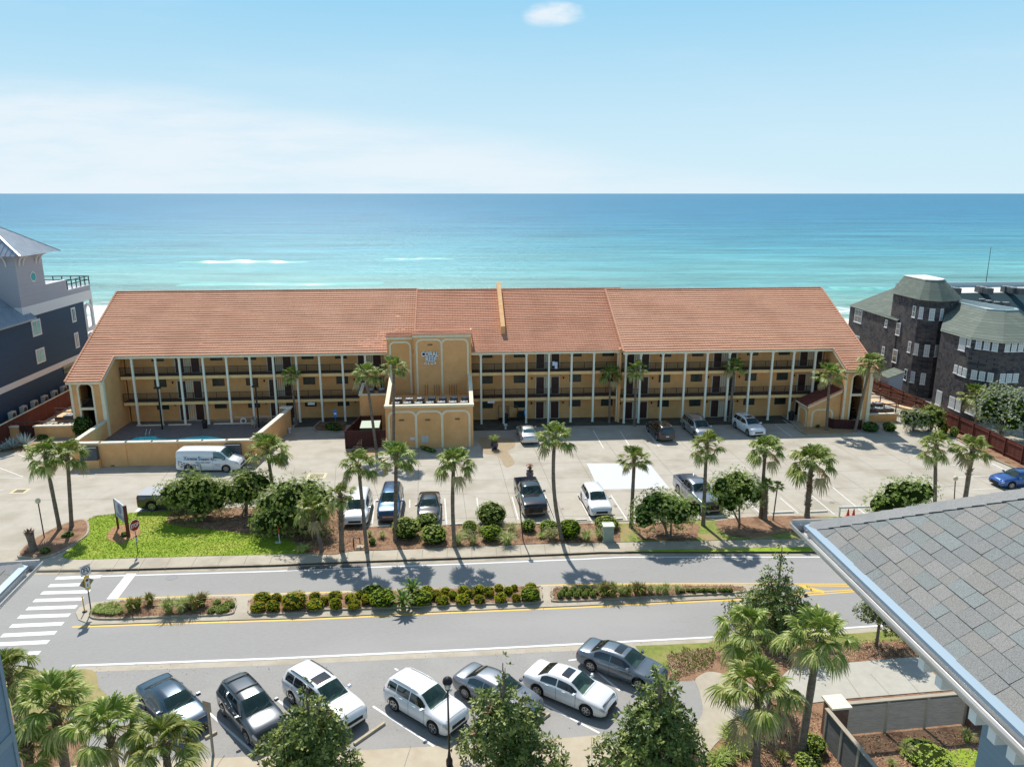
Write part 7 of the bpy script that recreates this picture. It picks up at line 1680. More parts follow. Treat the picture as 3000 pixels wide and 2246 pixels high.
b = px_tree_base('F', 205, 1385); h = atY('F', 215, 390, b.y).z-ZR; tree('slender magnolia with a spiky top in front of the grey sedan', b, cone_blobs(h, 2.6, .6, 5, 17, .25), 7600, .26, MAG, (.30, .32), .11, 5, gmag, 'magnolia_tree', core=False)
b = px_tree_base('F', 1440, 1400); h = atY('F', 1480, 480, b.y).z-ZR; tree('broad dark magnolia right of the white sedan', b, cone_blobs(h, 2.8, .5, 7, 21, .8), 10000, .27, MAG, (.26, .275), .12, 7, gmag, 'magnolia_tree', core=False)
b = px_tree_base('G', 590, 800); h = atY('G', 600, 160, b.y).z-ZR; tree('tall magnolia with a thin leader behind the palms at the right', b, [((0, 0, h-.6), (.28, .28, .7)), ((0, 0, h-1.3), (.5, .5, .5))]+[(tuple(Vector(c)*1.0), q) for c, q in cone_blobs(h-1.4, 3.0, .4, 9, 20, .8)], 9000, .23, MAG, (.2, .23), .12, 9, gmag, 'magnolia_tree', core=False)
b = px_tree_base('G', 1255, 862); h = atY('G', 1240, 425, b.y).z-ZR; tree('magnolia half hidden behind the near gutter', b, [(tuple((c[0]*.9+.1, c[1]*.9, max(c[2], 1.7))), q) for c, q in cone_blobs(h, 1.75, 1.6, 12, 18, .5)], 5200, .17, MAG, (.2, .22), .1, 12, gmag, 'magnolia_tree', core=False)
def blobcloud(w, d, z0, z1, seed, n=14):
    rnd = random.Random(seed); out = []
    for i in range(n):
        a = i*2.4; q = math.sqrt((i+.5)/n)*.72; z = z0+(z1-z0)*(.35+.45*rnd.random())
        out.append(((math.cos(a)*w*q, math.sin(a)*d*q, z-(q**2)*.15*(z1-z0)), (w*.46, d*.5, (z1-z0)*.34)))
    return out
HED = [g_hedge, g_hedge2, g_dark, g_shade_core]; gt = 'bushy trees around the car park'
def bush(label, r, cx, yt, hw, bx, by, d=None, n=5000, size=.13, stems=3, seed=1, zlow=.3, mats=HED, probs=(.42, .5), z=.04, nb=14, name='bushy_tree', grp=gt, shell=.5):
    b = at(r, bx, by, z); dep = b.y*CT+(CAMH-1.5)*ST; w = 1.3*hw/REG[r][2]*dep/FPX; zt_ = atY(r, cx, yt, b.y).z; cxw = atY(r, cx, (yt+by)/2, b.y).x-b.x
    bl = [((c[0]+cxw, c[1], c[2]), q) for c, q in blobcloud(w, d or w*.85, zlow, zt_*.97, seed, nb)]
    return tree(label, b, bl, int(n*1.35), size*1.08, mats, probs, .09, seed, grp, name, stems, 'tree', 5, 2.0, shell)
bush('bushy tree hiding the cab of the dark pickup on the lawn bed', 'A', 1375, 385, 190, 1390, 715, 1.9, 8500, .16, 4, 21, .35)
bush('open multi stemmed tree beside it with bare trunks showing', 'A', 1725, 388, 180, 1750, 700, 1.9, 6500, .16, 4, 22, .8)
bush('big dense hedge tree left of the fan palm clump', 'A', 2080, 450, 215, 2080, 830, 2.4, 8500, .15, 4, 23, .05)
bush('dark hedge mass below the palm behind the lawn', 'A', 1950, 560, 120, 1950, 800, 1.5, 3600, .14, 3, 28, .05)
bush('dense round hedge by the fan palms', 'B', 215, 450, 165, 215, 800, 2.0, 6500, .15, 4, 24, .05)
bush('wide low bushy tree in front of the grey pickup', 'C', 850, 520, 205, 860, 850, 2.0, 8500, .14, 4, 25, .5)
bush('upright bushy tree right of the grey pickup', 'C', 1345, 375, 152, 1380, 765, 1.6, 6500, .14, 2, 26, .9)
bush('small tree seen over the near roof edge', 'S', 2635, 1390, 75, 2635, 1540, 1.8, 5000, .15, 3, 27, .2)
SIL = [g_silver, g_light, g_hedge, g_shade_core]
bush('silvery shrub by the right boardwalk', 'b', 545, 1075, 80, 545, 1245, 1.6, 3800, .14, 4, 31, .1, SIL, (.15, .3))
bush('green shrub right of the silvery one by the fence', 'b', 655, 1075, 75, 655, 1245, 1.6, 3800, .14, 4, 32, .1, HED)
bush('large silvery tree by the shingled building', 'b', 1130, 935, 150, 1130, 1290, 2.4, 8500, .16, 3, 33, .8, SIL, (.1, .35))
bush('silvery tree cut off by the right edge', 'b', 1300, 1000, 140, 1300, 1330, 2.4, 7500, .16, 3, 34, .8, SIL, (.12, .3))
bush('thin creeper covered stems by the right fence', 'c', 440, 1365, 60, 440, 1480, .8, 900, .14, 3, 35, .3, SIL, (.3, .5))

# --- cycads, grasses, agaves, ground plants
def cycad_mesh(seed, n=26, L_=.95):
    rnd = random.Random(seed); mb = MB()
    for i in range(n):
        f = i/n; az = i*2.4; el = math.radians(75-75*f); d = Vector((math.cos(az)*math.cos(el), math.sin(az)*math.cos(el), math.sin(el))); s = Vector((-math.sin(az), math.cos(az), 0)); p = Vector((0, 0, .5)); prev = p
        for k in range(9):
            dk = (d-Vector((0, 0, .12*k))).normalized(); q = prev+dk*L_/9; mb.m = k % 2
            for sg_ in (1, -1):
                w = .11*math.sin(math.pi*(k+1.5)/10.5); mb.add([prev, q, q+s*sg_*w+dk*.08+Vector((0, 0, .03)), prev+s*sg_*w*.9+dk*.05+Vector((0, 0, .02))], [(0, 1, 2, 3)])
            prev = q
    mb.m = 2; mb.tube([(0, 0, 0), (0, 0, .55)], [.14, .12], 8); return mb.mesh('cycad', [g_dark, g_hedge, boots])
cyc = cycad_mesh(3)
for l, x, y, s in (('dark cycad behind the other in the median', 990, 1290, .95), ('cycad with a shaggy stem in the median front row', 925, 1375, .95)):
    o = obj('cycad', cyc); p = at('B', x, y, 0.); o.location = p; o.scale = (s, s, s*1.15); tag(o, l, 'plant', 'cycads in the median')
def tuft_mesh(seed, n, h, spread, mats, w=.02, blades=3):
    rnd = random.Random(seed); mb = MB()
    for i in range(n):
        a = rnd.uniform(0, 6.28); r0 = spread*.25*rnd.random(); lean = rnd.uniform(.1, 1.)*spread; hh = h*rnd.uniform(.6, 1.1); mb.m = 0 if rnd.random() < .65 else 1
        b = Vector((math.cos(a)*r0, math.sin(a)*r0, 0)); d = Vector((math.cos(a), math.sin(a), 0)); s = Vector((-d.y, d.x, 0))*w
        p1 = b+d*lean*.35+Vector((0, 0, hh*.65)); p2 = b+d*lean+Vector((0, 0, hh*(1-.35*lean/spread)))
        mb.add([b-s, b+s, p1+s*.8, p1-s*.8, p2], [(0, 1, 2, 3), (3, 2, 4)], False)
    return mb.mesh('tuft', mats)
T_GR = [tuft_mesh(1+k, 170, 1., .8, [g_grass, g_straw]) for k in range(2)]; T_ST = [tuft_mesh(5+k, 170, 1., 1., [g_straw, g_grass]) for k in range(2)]; T_RED = [tuft_mesh(9+k, 130, 1., .7, [g_red, g_hedge], .04) for k in range(2)]; T_LOW = [tuft_mesh(13+k, 120, 1., 1.6, [g_hedge2, g_hedge], .05) for k in range(2)]
def tuft(label, r, x, y, h, ms, k, z=.03, grp='grass clumps', w=None, cat='grass clump', name='grass_clump'):
    p = at(r, x, y, z); o = obj(name, ms[k % 2]); o.location = p; w = w or h; o.scale = (w, w, h); o.rotation_euler = (0, 0, k*2.2); tag(o, label, cat, grp)
gi = 'plants in the left median bed'
for k, (x, y, h, ms, l) in enumerate([(1205, 1395, 1.15, T_GR, 'tall green grass clump, middle of the left median bed'), (1300, 1390, 1.1, T_GR, 'green grass clump right of the middle in the left median bed'), (935, 1385, 1., T_RED, 'bronze leaved plant towards the left of the left median bed'), (985, 1365, .9, T_RED, 'second bronze plant behind the leftmost one in the left median bed'), (1070, 1335, .9, T_RED, 'spiky brown plant at the back of the left median bed'),
        (1385, 1375, 1.15, T_RED, 'large bronze plant right of the grasses in the left median bed'), (1440, 1350, 1.1, T_RED, 'bronze plant touching the green groundcover in the left median bed'), (1350, 1360, .9, T_GR, 'small grass between the bronze plants')]): tuft(l, 'A', x, y, h, ms, k, .03, gi, None, 'plant', 'bedding_plant')
for k, (x, y) in enumerate([(685, 1390), (712, 1362), (718, 1400), (762, 1375), (760, 1402), (835, 1362), (808, 1405), (862, 1395), (790, 1350), (740, 1385)]): tuft('small green sedge in the left tip of the median, %s from the left' % nums[k], 'A', x, y, .32, T_LOW, k, .03, 'small sedges at the tip of the median', .3, 'plant', 'sedge')
for k, (x, y) in enumerate([(1520, 1385), (1580, 1370), (1620, 1345), (1540, 1340), (1500, 1400), (1600, 1392), (1565, 1400), (1640, 1360)]): shrub('low bright green plant at the right end of the left median bed, %s placed' % nums[k], 'A', x, y+5, 34, y-42, BALL_LIGHT, k, .03, 'low green plants in the left median bed')
gr3 = 'plants in the right median bed'
for k in range(15): shrub('low yellow green groundcover plant in the right median bed, %s from the left' % nums[k], 'C', 100+k*19.5, 1300-(k % 3)*22-k*.6, 26, 1242-(k % 3)*20, BALL_LIGHT, k, .03, gr3)
for k, (x, y, h, ms, l) in enumerate([(410, 1275, 1.1, T_RED, 'tall dark bronze plant, left one in the right median bed'), (470, 1280, 1.1, T_RED, 'tall dark bronze plant, second in the right median bed'), (440, 1265, 1.0, T_RED, 'dark bronze plant behind the first two'), (585, 1275, .9, T_RED, 'bronze plant left of the magnolia side group'), (650, 1270, 1.05, T_RED, 'largest bronze plant of the right median bed'), (690, 1262, .85, T_RED, 'bronze plant next to the green grasses'),
        (745, 1260, .7, T_GR, 'green grass clump, first in the right median bed'), (800, 1262, .7, T_GR, 'green grass clump, second in the right median bed'), (850, 1262, .85, T_GR, 'brightest tall grass clump in the right median bed'), (935, 1255, .65, T_GR, 'grass clump, last in the right median bed'), (540, 1268, .8, T_GR, 'small grass between the bronze plants, right bed')]): tuft(l, 'C', x, y, h, ms, k, .03, gr3, None, 'plant', 'bedding_plant')
for k, x in enumerate((970, 1015, 1050, 1090, 1130, 1160, 1195, 1240, 1270, 1295, 1320)): shrub('small green shrub in the thin end of the right median bed, %s from the left' % nums[k], 'C', x, 1258-(k % 2)*6, 20+8*(k % 3 == 0), 1215+(k % 2)*8, BALL_MID, k, .03, gr3)
gg = 'ornamental grasses along the car park bed'
for k, (r, x, y, h, ms, l) in enumerate([('B', 1320, 905, .95, T_ST, 'dry grass clump at the foot of the curved palm'), ('B', 1425, 905, .95, T_ST, 'dry grass clump left of the green ball shrubs'), ('B', 1670, 905, 1.1, T_ST, 'dry grass clump left of the lamp post'), ('B', 1700, 830, 1., T_ST, 'dry grass clump behind the lamp post'), ('B', 1990, 870, .95, T_ST, 'dry grass clump left of the bending palm'),
        ('C', 290, 880, 1., T_ST, 'dry grass clump left of the utility cabinet'), ('C', 380, 865, .9, T_ST, 'dry grass clump touching the utility cabinet'), ('C', 45, 870, .95, T_ST, 'dry grass clump left of the green ball shrub'), ('B', 690, 850, .5, T_GR, 'small grass tuft by the low drain pipe'), ('B', 780, 860, .6, T_ST, 'low straw coloured tuft by the square light shrub'), ('B', 720, 905, .5, T_GR, 'green tuft near the sidewalk in the mulch'),
        ('B', 1370, 850, .8, T_ST, 'dry grass clump behind the pale loose shrub'), ('B', 1480, 830, .7, T_GR, 'grass clump beside the pale loose shrub'), ('B', 1915, 860, .4, T_LOW, 'tiny green plant right of the lamp post'), ('B', 215, 965, .6, T_LOW, 'leafy fern at the corner of the lawn and sidewalk')]): tuft(l, r, x, y, h, ms, k, .05, gg)
g5 = 'plants in the near right beds'
for k, (x, y, h, ms) in enumerate([(380, 1440, .7, T_LOW), (420, 1490, .6, T_LOW), (330, 1500, .6, T_LOW), (300, 1590, .5, T_LOW), (250, 1600, .5, T_LOW), (380, 1560, .5, T_LOW), (445, 1560, .5, T_RED), (640, 1610, .6, T_RED), (1450, 1560, .55, T_ST), (1350, 1650, .5, T_GR), (1840, 1480, .7, T_GR), (300, 1450, .5, T_LOW), (1440, 830, .5, T_ST), (1500, 850, .5, T_LOW), (220, 1640, .5, T_LOW), (1120, 860, .4, T_ST)]):
    tuft('small leafy tuft in the near right bed, %s of the scattered ones' % nums[k], 'G', x, y, h, ms, k, ZR+.02, g5)
def agave_mesh():
    mb = MB(); 
    for i in range(26):
        a = i*2.4; el = math.radians(75-60*i/26); d = Vector((math.cos(a)*math.cos(el), math.sin(a)*math.cos(el), math.sin(el))); s = Vector((-math.sin(a), math.cos(a), 0)); u = s.cross(d)
        p = [Vector((0, 0, .1))+d*t for t in (0, .35, .8, 1.15)]; w = [.09, .1, .06, .004]; vs = []
        for q, ww in zip(p, w): vs += [q-s*ww+u*ww*.4, q, q+s*ww+u*ww*.4]
        mb.add(vs, [(j*3+k, j*3+k+1, j*3+k+4, j*3+k+3) for j in range(3) for k in range(2)])
    return mb.mesh('agave', mat('agave_leaf', (.3, .36, .34), (.42, .47, .45), 3, .5))
ag = agave_mesh()
for l, x, y, s in (('large blue grey agave by the left service wall', 375, 1310, 1.35), ('second agave left of the large one', 190, 1345, 1.15), ('small agave behind the low kerb at the far left', 60, 1370, .7)):
    o = obj('agave', ag); o.location = at('f', x, y); o.scale = (s, s, s); tag(o, l, 'plant', 'agaves')
# uncountable low growth
def scatter(name, label, polys, n, mesh_fn, seed, z, m, cat='ground cover'):
    rnd = random.Random(seed); mb = MB()
    for pts in polys:
        xs = [p.x for p in pts]; ys_ = [p.y for p in pts]; k = 0; tries = 0
        while k < n and tries < n*20:
            tries += 1; x, y = rnd.uniform(min(xs), max(xs)), rnd.uniform(min(ys_), max(ys_)); ins = False; j = len(pts)-1
            for i in range(len(pts)):
                if (pts[i].y > y) != (pts[j].y > y) and x < (pts[j].x-pts[i].x)*(y-pts[i].y)/(pts[j].y-pts[i].y)+pts[i].x: ins = not ins
                j = i
            if ins: mesh_fn(mb, x, y, z, rnd); k += 1
    o = mb.build(name, m); tag(o, label, cat, None, 'stuff'); return o
def blade(h, w=.012):
    def f(mb, x, y, z, rnd):
        mb.m = rnd.choice((0, 0, 1))
        for _ in range(3):
            a = rnd.uniform(0, 6.28); l = h*rnd.uniform(.5, 1.2); dx, dy = math.cos(a)*l*.5, math.sin(a)*l*.5; ox, oy = rnd.uniform(-.05, .05), rnd.uniform(-.05, .05)
            mb.add([(x+ox-w, y+oy, z), (x+ox+w, y+oy, z), (x+ox+dx, y+oy+dy, z+l)], [(0, 1, 2)])
    return f
scatter('lawn_grass', 'short bright green grass blades covering the entrance lawn', [[Vector((*p, 0)) for p in lawn]], 11000, blade(.055, .014), 3, .03, [mat('lawn_blade', (.17, .25, .015), (.24, .32, .025), 1.5, .8, spec=.1, transl=.2), mat('lawn_blade_dry', (.26, .34, .03), rough=.9, spec=.1)], 'grass')
def chip(mb, x, y, z, rnd):
    a = rnd.uniform(0, 3.14); l = rnd.uniform(.02, .06); w = rnd.uniform(.008, .02); dx, dy = math.cos(a), math.sin(a); mb.m = rnd.choice((0, 1, 2)); t = rnd.uniform(0, .03)
    mb.add([(x-dx*l-dy*w, y-dy*l+dx*w, z), (x+dx*l-dy*w, y+dy*l+dx*w, z+t), (x+dx*l+dy*w, y+dy*l-dx*w, z+t+.02), (x-dx*l+dy*w, y-dy*l-dx*w, z+.02)], [(0, 1, 2, 3)])
chipm = [mat('bark_chip', (.3, .17, .09), rough=.9), mat('bark_chip_pale', (.5, .36, .22), rough=.9), mat('bark_chip_dark', (.1, .05, .03), rough=.95)]
nearbed = poly('G', [(260, 1700), (330, 1330), (560, 1200), (800, 1250), (1100, 1450), (1900, 1400), (2000, 1700)], ZR)
scatter('wood_mulch', 'loose bark chips scattered over the planting beds', [nearbed, poly('F', [(1530, 380), (1900, 320), (1900, 480), (1560, 590)], ZR), poly('G', [(200, 870), (1100, 835), (1450, 815), (1600, 900), (800, 1000), (250, 1000)], ZR)], 2600, chip, 8, ZR+.025, chipm, 'mulch')
scatter('wood_mulch', 'bark chips in the beds between sidewalk and car park', [[Vector((p[0], p[1], 0)) for p in bed2], [Vector((*p, 0)) for p in bed1]], 3000, chip, 9, .06, chipm, 'mulch')
scatter('wood_mulch', 'bark chips in the median beds', [[Vector((*p, 0)) for p in i1], [Vector((*p, 0)) for p in i2], [Vector((*p, 0)) for p in i3]], 1300, chip, 10, .035, chipm, 'mulch')
scatter('low_weeds', 'sparse dry creeping plants in the near right mulch', [poly('F', [(1560, 350), (1930, 320), (1930, 460), (1600, 560)], ZR), poly('G', [(0, 870), (200, 900), (230, 980), (0, 1040)], ZR)], 110, blade(.14, .03), 11, ZR+.02, [g_hedge, g_straw])
scatter('dune_plants', 'scrubby dune plants between the hotel and the beach', [[Vector((-120, 112, 0)), Vector((120, 112, 0)), Vector((120, 122, 0)), Vector((-120, 122, 0))]], 1500, blade(1.2, .15), 12, -.8, [g_silver, g_straw])
# ================================================================== STREET FURNITURE AND SMALL THINGS
polem = mat('lamp_black', (.018, .018, .02), rough=.4, metal=.3); lampg = mat('lamp_glass', (.5, .52, .5), rough=.15, spec=.7); bronze = mat('dark_bronze', srgb(60, 44, 38), rough=.5); galv = mat('galvanised', srgb(96, 106, 100), rough=.5, metal=.4)
redm = mat('sign_red', srgb(150, 14, 24), rough=.4); signw = mat('sign_white', (.72, .72, .74), rough=.45); signback = mat('sign_back', srgb(150, 142, 128), srgb(136, 128, 116), 6, .5); signy = mat('sign_yellow', srgb(226, 190, 20), rough=.5); bluem = mat('sign_blue', srgb(20, 120, 200), rough=.4); inkm = mat('sign_ink', (.03, .03, .035), rough=.5)
def part(mb, nm, m, p, loc=None, rot=None): return mb.build(nm, m, p, loc, rot)
# ornate street lamp near the camera
p = at('S', 1311, 1995, 4.45); t = empty('street_lamp', (p.x, p.y, ZR), 0, 'black lantern street lamp between the white crossover and the slender magnolia', 'street lamp'); h = 4.1
mb = MB(); mb.lathe([(.16, 0), (.16, .3), (.09, .45), (.075, .6), (.05, .8), (.045, h), (.08, h+.02), (.05, h+.08)], n=12); mb.build('pole', polem, t)
mb = MB(); mb.lathe([(.10, h+.08), (.15, h+.16), (.19, h+.42), (.18, h+.44)], n=12); mb.build('lantern', lampg, t)
mb = MB(); mb.lathe([(.12, h+.06), (.12, h+.1)], n=12); mb.lathe([(.235, h+.43), (.24, h+.5), (.21, h+.6), (.12, h+.68), (.03, h+.71)], n=14)
for k in range(6): a = k*math.pi/3; mb.bar((.12*math.cos(a), .12*math.sin(a), h+.1), (.2*math.cos(a), .2*math.sin(a), h+.45), .02)
mb.build('lantern_cap', polem, t)
# small globe lamps
def post_lamp(label, r, bx, by, tx, ty, kind='globe', z=0., bz=None):
    b = at(r, bx, by, z) if bz is None else bz; q = atY(r, tx, ty, b.y); t = empty('lamp_post', b, 0, label, 'lamp post', 'garden lamp posts'); d = q-b; mb = MB()
    mb.tube([(0, 0, 0), d*.97], .045, 8); mb.build('pole', bronze, t); mb = MB()
    if kind == 'globe': mb.lathe([(.05, -.1), (.17, .0), (.2, .15), (.14, .3), (.05, .34)], n=12)
    else: mb.lathe([(.2, -.12), (.19, -.06), (.1, .2), (.03, .26)], n=10)
    mb.build('lamp_head', mat('lamp_cream', srgb(210, 200, 170), rough=.4), t, d)
post_lamp('globe lamp post on the entrance island beside the palm pair', 'A', 318, 872, 272, 612); post_lamp('thin lamp post in the mulch in front of the black pickup', 'B', 1785, 890, 1752, 560, 'cone')
post_lamp('globe lamp post above the near roof edge at the right', 'S', 2794, 1490, 2799, 1405)
def flood(label, x, by, tx, ty):
    b = at('p', x, by, .02); q = atY('1', tx, ty, b.y); t = empty('pool_lamp', b, 0, label, 'lamp post', 'black lamp posts in the pool yard'); mb = MB(); mb.box(-.07, .07, -.07, .07, 0, q.z); mb.build('pole', polem, t); mb = MB(); mb.box(-.38, .3, -.2, .2, q.z-.02, q.z+.16); mb.build('lamp_head', polem, t)
flood('black box headed lamp post at the left of the pool yard', 442, 492, 1080, 1178); flood('black box headed lamp post at the right of the pool yard', 1745, 470, 1760, 1168)
# signs
def octagon(mb, r_, y, cz=0): mb.add([(r_*math.cos(R(22.5+45*k)), y, cz+r_*math.sin(R(22.5+45*k))) for k in range(8)], [tuple(range(8))])
b = at('A', 985, 980); t = empty('stop_sign', b, R(66), 'red STOP sign on a post at the car park exit', 'stop sign'); lean = -.12
mb = MB(); mb.bar((0, 0, 0), (0, 0, 3.0), .05); mb.build('post', galv, t)
mb = MB(); mb.smooth = False; n = 8; rr = .53; t.scale = (.88, .88, .9)
vs = [(rr*math.cos(R(22.5+45*k)), -.035, 2.62+rr*math.sin(R(22.5+45*k))) for k in range(8)]+[(rr*math.cos(R(22.5+45*k)), -.05, 2.62+rr*math.sin(R(22.5+45*k))) for k in range(8)]
mb.add(vs, [(k, (k+1) % 8, 8+(k+1) % 8, 8+k) for k in range(8)]+[tuple(range(8)), tuple(range(15, 7, -1))]); rim_ = mb.build('sign_plate', signw, t)
mb = MB(); octagon(mb, .49, -.053, 2.62); mb.build('sign_face', redm, t)
o = lettering('STOP', signw, t, 0, 2.62, -.056, .34, .78, .001, .02)
mb = MB(); mb.box(-.13, .13, -.05, -.035, 1.15, 1.75); mb.build('crossing_plate', signw, t)
mb = MB(); octagon(mb, .11, -.054, 1.62); mb.build('crossing_symbol', redm, t); mb = MB(); mb.box(-.03, .03, -.054, -.052, 1.22, 1.45); mb.build('pedestrian_symbol', inkm, t)
p = at('S', 377, 1574); q = at('S', 357, 1557); t = empty('entrance_sign', p, 0, 'tall white board sign on two dark posts in a ring of mulch on the lawn', 'sign'); d = (q-p); dn = d.normalized()
w2 = 2.3; mb = MB(); mb.bar((0, 0, 0), (0, 0, 2.7), .2); mb.build('post', woodb, t); mb = MB(); mb.bar(dn*w2, dn*w2+Vector((0, 0, 2.6)), .13); mb.build('post', woodb, t)
mb = MB(); mb.bar(dn*.12+Vector((0, 0, 1.9)), dn*(w2-.05)+Vector((0, 0, 1.9)), .1, 1.5); mb.build('board', mat('board_white', srgb(190, 196, 206), srgb(176, 182, 196), 2, .5), t)
nn_ = Vector((dn.y, -dn.x, 0)); nn_ = nn_ if nn_.y < 0 else -nn_; mb = MB()
c = dn*w2*.5+Vector((0, 0, 2.1)); 
for side in (nn_, -nn_):
    vs = [c+side*.06+dn*(.42*math.cos(a))+Vector((0, 0, .42*math.sin(a))) for a in [2*math.pi*k/18 for k in range(18)]]; mb.add(vs, [tuple(range(18))])
    for z in (1.5, 1.37, 1.26): a_ = dn*.3+side*.06; b_ = dn*(w2-.3)+side*.06; mb.add([a_+Vector((0, 0, z)), b_+Vector((0, 0, z)), b_+Vector((0, 0, z+.07)), a_+Vector((0, 0, z+.07))], [(0, 1, 2, 3)])
mb.build('emblem', mat('emblem_blue', srgb(92, 104, 150), srgb(120, 130, 170), 4, .5), t)
b = at('A', 650, 1384, 0); t = empty('road_sign', b, R(56), 'tall post with a no U turn sign and a diamond back at the median tip', 'road sign'); t.scale = (.84, .84, .8); mb = MB(); mb.bar((0, 0, 0), (0, 0, 3.95), .07); mb.build('post', mat('post_brown', srgb(88, 74, 74), rough=.5), t)
mb = MB(); mb.box(-.38, .38, -.06, -.04, 3.2, 4.1); mb.build('sign_plate', signw, t); mb = MB()
for k in range(24): a0, a1 = 2*math.pi*k/24, 2*math.pi*(k+1)/24; mb.bar((.31*math.cos(a0), -.066, 3.65+.31*math.sin(a0)), (.31*math.cos(a1), -.066, 3.65+.31*math.sin(a1)), .05, .008, up=(0, 1, 0))
mb.bar((-.22, -.068, 3.87), (.22, -.068, 3.43), .05, .006, up=(0, 1, 0)); mb.build('ban_ring', mat('sign_maroon', srgb(70, 34, 50), rough=.5), t)
mb = MB(); pts = [(.12, 3.45), (.12, 3.72)]+[(.12*math.cos(a)*1., 3.72+.12*math.sin(a)) for a in [math.pi*k/6 for k in range(1, 7)]]+[(-.12, 3.58)]
for a_, b_ in zip(pts, pts[1:]): mb.bar((a_[0], -.07, a_[1]), (b_[0], -.07, b_[1]), .055, .006, up=(0, 1, 0))
mb.add([(-.21, -.071, 3.6), (-.03, -.071, 3.6), (-.12, -.071, 3.45)], [(0, 1, 2)]); mb.build('turn_arrow', inkm, t)
mb = MB(); mb.add([(0, .05, 1.95), (.56, .05, 2.5), (0, .05, 3.06), (-.56, .05, 2.5), (0, .07, 1.95), (.56, .07, 2.5), (0, .07, 3.06), (-.56, .07, 2.5)], [(0, 1, 2, 3), (7, 6, 5, 4), (0, 4, 5, 1), (1, 5, 6, 2), (2, 6, 7, 3), (3, 7, 4, 0)]); mb.build('diamond_back', signback, t)
mb = MB(); mb.box(-.2, .2, -.07, -.045, 1.95, 3.15); mb.build('yellow_backing', signy, t); mb = MB(); mb.box(-.15, .15, -.08, -.072, 2.1, 2.98); mb.build('crossing_plate', signw, t)
mb = MB(); octagon(mb, .12, -.084, 2.78); mb.build('crossing_symbol', redm, t); mb = MB(); mb.box(-.03, .03, -.085, -.082, 2.2, 2.45); mb.build('pedestrian_symbol', inkm, t)
b = at('A', 605, 1392, -.08); t = empty('bollard', b, 0, 'thin yellow flexible bollard at the median tip', 'bollard'); mb = MB(); mb.lathe([(.16, 0), (.15, .04), (.05, .06)], n=10); mb.build('base', plasticm, t); mb = MB(); mb.tube([(0, 0, .06), (-.03, 0, 1.15)], .035, 8); mb.build('pole', mat('bollard_yellow', srgb(214, 160, 40), rough=.5), t)
b = at('A', 1997, 900); t = empty('marker_post', b, 0, 'orange and white pipeline marker post on the lawn edge', 'marker post'); mb = MB(); mb.tube([(0, 0, 0), (-.03, 0, .75)], .04, 8); mb.build('pole', signw, t); mb = MB(); mb.tube([(-.03, 0, .75), (-.05, 0, 1.5)], .045, 8); mb.build('orange_sleeve', mat('sleeve_orange', srgb(190, 80, 40), rough=.5), t); mb = MB(); mb.box(-.35, .1, -.15, .15, 0.03, .07); mb.build('foot', signw, t)
for l, x0, y0, bx, by in (('blue accessible parking sign in the groundcover left of the bin enclosure', 597, 482, 606, 650), ('blue accessible parking sign right of the tower beside the silver sedan', 0, 0, 0, 0)):
    if x0: b = at('q', bx, by); q = atY('q', x0, y0, b.y)
    else: b = at('3', 430, 1345); q = atY('3', 418, 1248, b.y)
    t = empty('parking_sign', b, R(5), l, 'parking sign', 'blue parking signs'); mb = MB(); mb.bar((0, 0, 0), (0, 0, q.z+.4), .05); mb.build('post', galv, t); mb = MB(); mb.box(-.2, .2, -.05, -.03, q.z-.42, q.z+.45); mb.build('sign_plate', bluem, t); mb = MB(); mb.box(-.14, .14, -.06, -.052, q.z-.12, q.z+.1); mb.build('sign_text', signw, t)
for l, (r, x, y, w, v) in (('white notice on the hotel wall left of the annex', ('q', 335, 383, .8, 0)), ('white notice on the hotel wall right of the tower', ('3', 120, 1162, .8, -2.35))):
    u, z = unv(r, x, y, v-.3); o = MB(); o.box(-w/2, w/2, -.015, .015, -.14, .14); o.box(-.02, .02, -.01, .01, .14, .3); ob = o.build('notice_board', signw, None, h2w(u, v-.05, z), (0, 0, PH)); tag(ob, l, 'sign', 'white notices on the hotel')
b = at('D', 1728, 1192, ZR); t = empty('road_sign', b, R(160), 'grey back of a parking sign on a weathered post near the dark suv', 'road sign'); q = atY('D', 1688, 790, b.y); mb = MB(); dx = 0; hh = q.z-ZR; mb.bar((0, 0, 0), (-.0, 0, hh+.1), .09); mb.build('post', signback, t); mb = MB(); mb.box(-.24, .24, .05, .07, hh-.28, hh+.28); mb.build('sign_plate', signback, t)
mb = MB()
# wheel stops
stopm = mat('wheel_stop', srgb(186, 176, 150), srgb(166, 154, 130), 5, .9, bump=.5); stopw = mat('wheel_stop_white', srgb(226, 224, 216), srgb(206, 202, 192), 5, .8)
def wheelstop(label, r, x0, y0, x1, y1, m, z=0.):
    a, b = at(r, x0, y0, z), at(r, x1, y1, z); c = (a+b)/2; L0 = (b-a).length; o = MB(); w = .09
    prof = [(-w, 0), (w, 0), (w*.7, .13), (-w*.7, .13)]
    o.add([(-L0/2, y, zz) for y, zz in prof]+[(L0/2, y, zz) for y, zz in prof], [(0, 1, 2, 3), (7, 6, 5, 4), (0, 4, 5, 1), (1, 5, 6, 2), (2, 6, 7, 3), (3, 7, 4, 0)])
    ob = o.build('wheel_stop', m, None, c, (0, 0, math.atan2((b-a).y, (b-a).x))); tag(ob, label, 'wheel stop', 'concrete wheel stops')
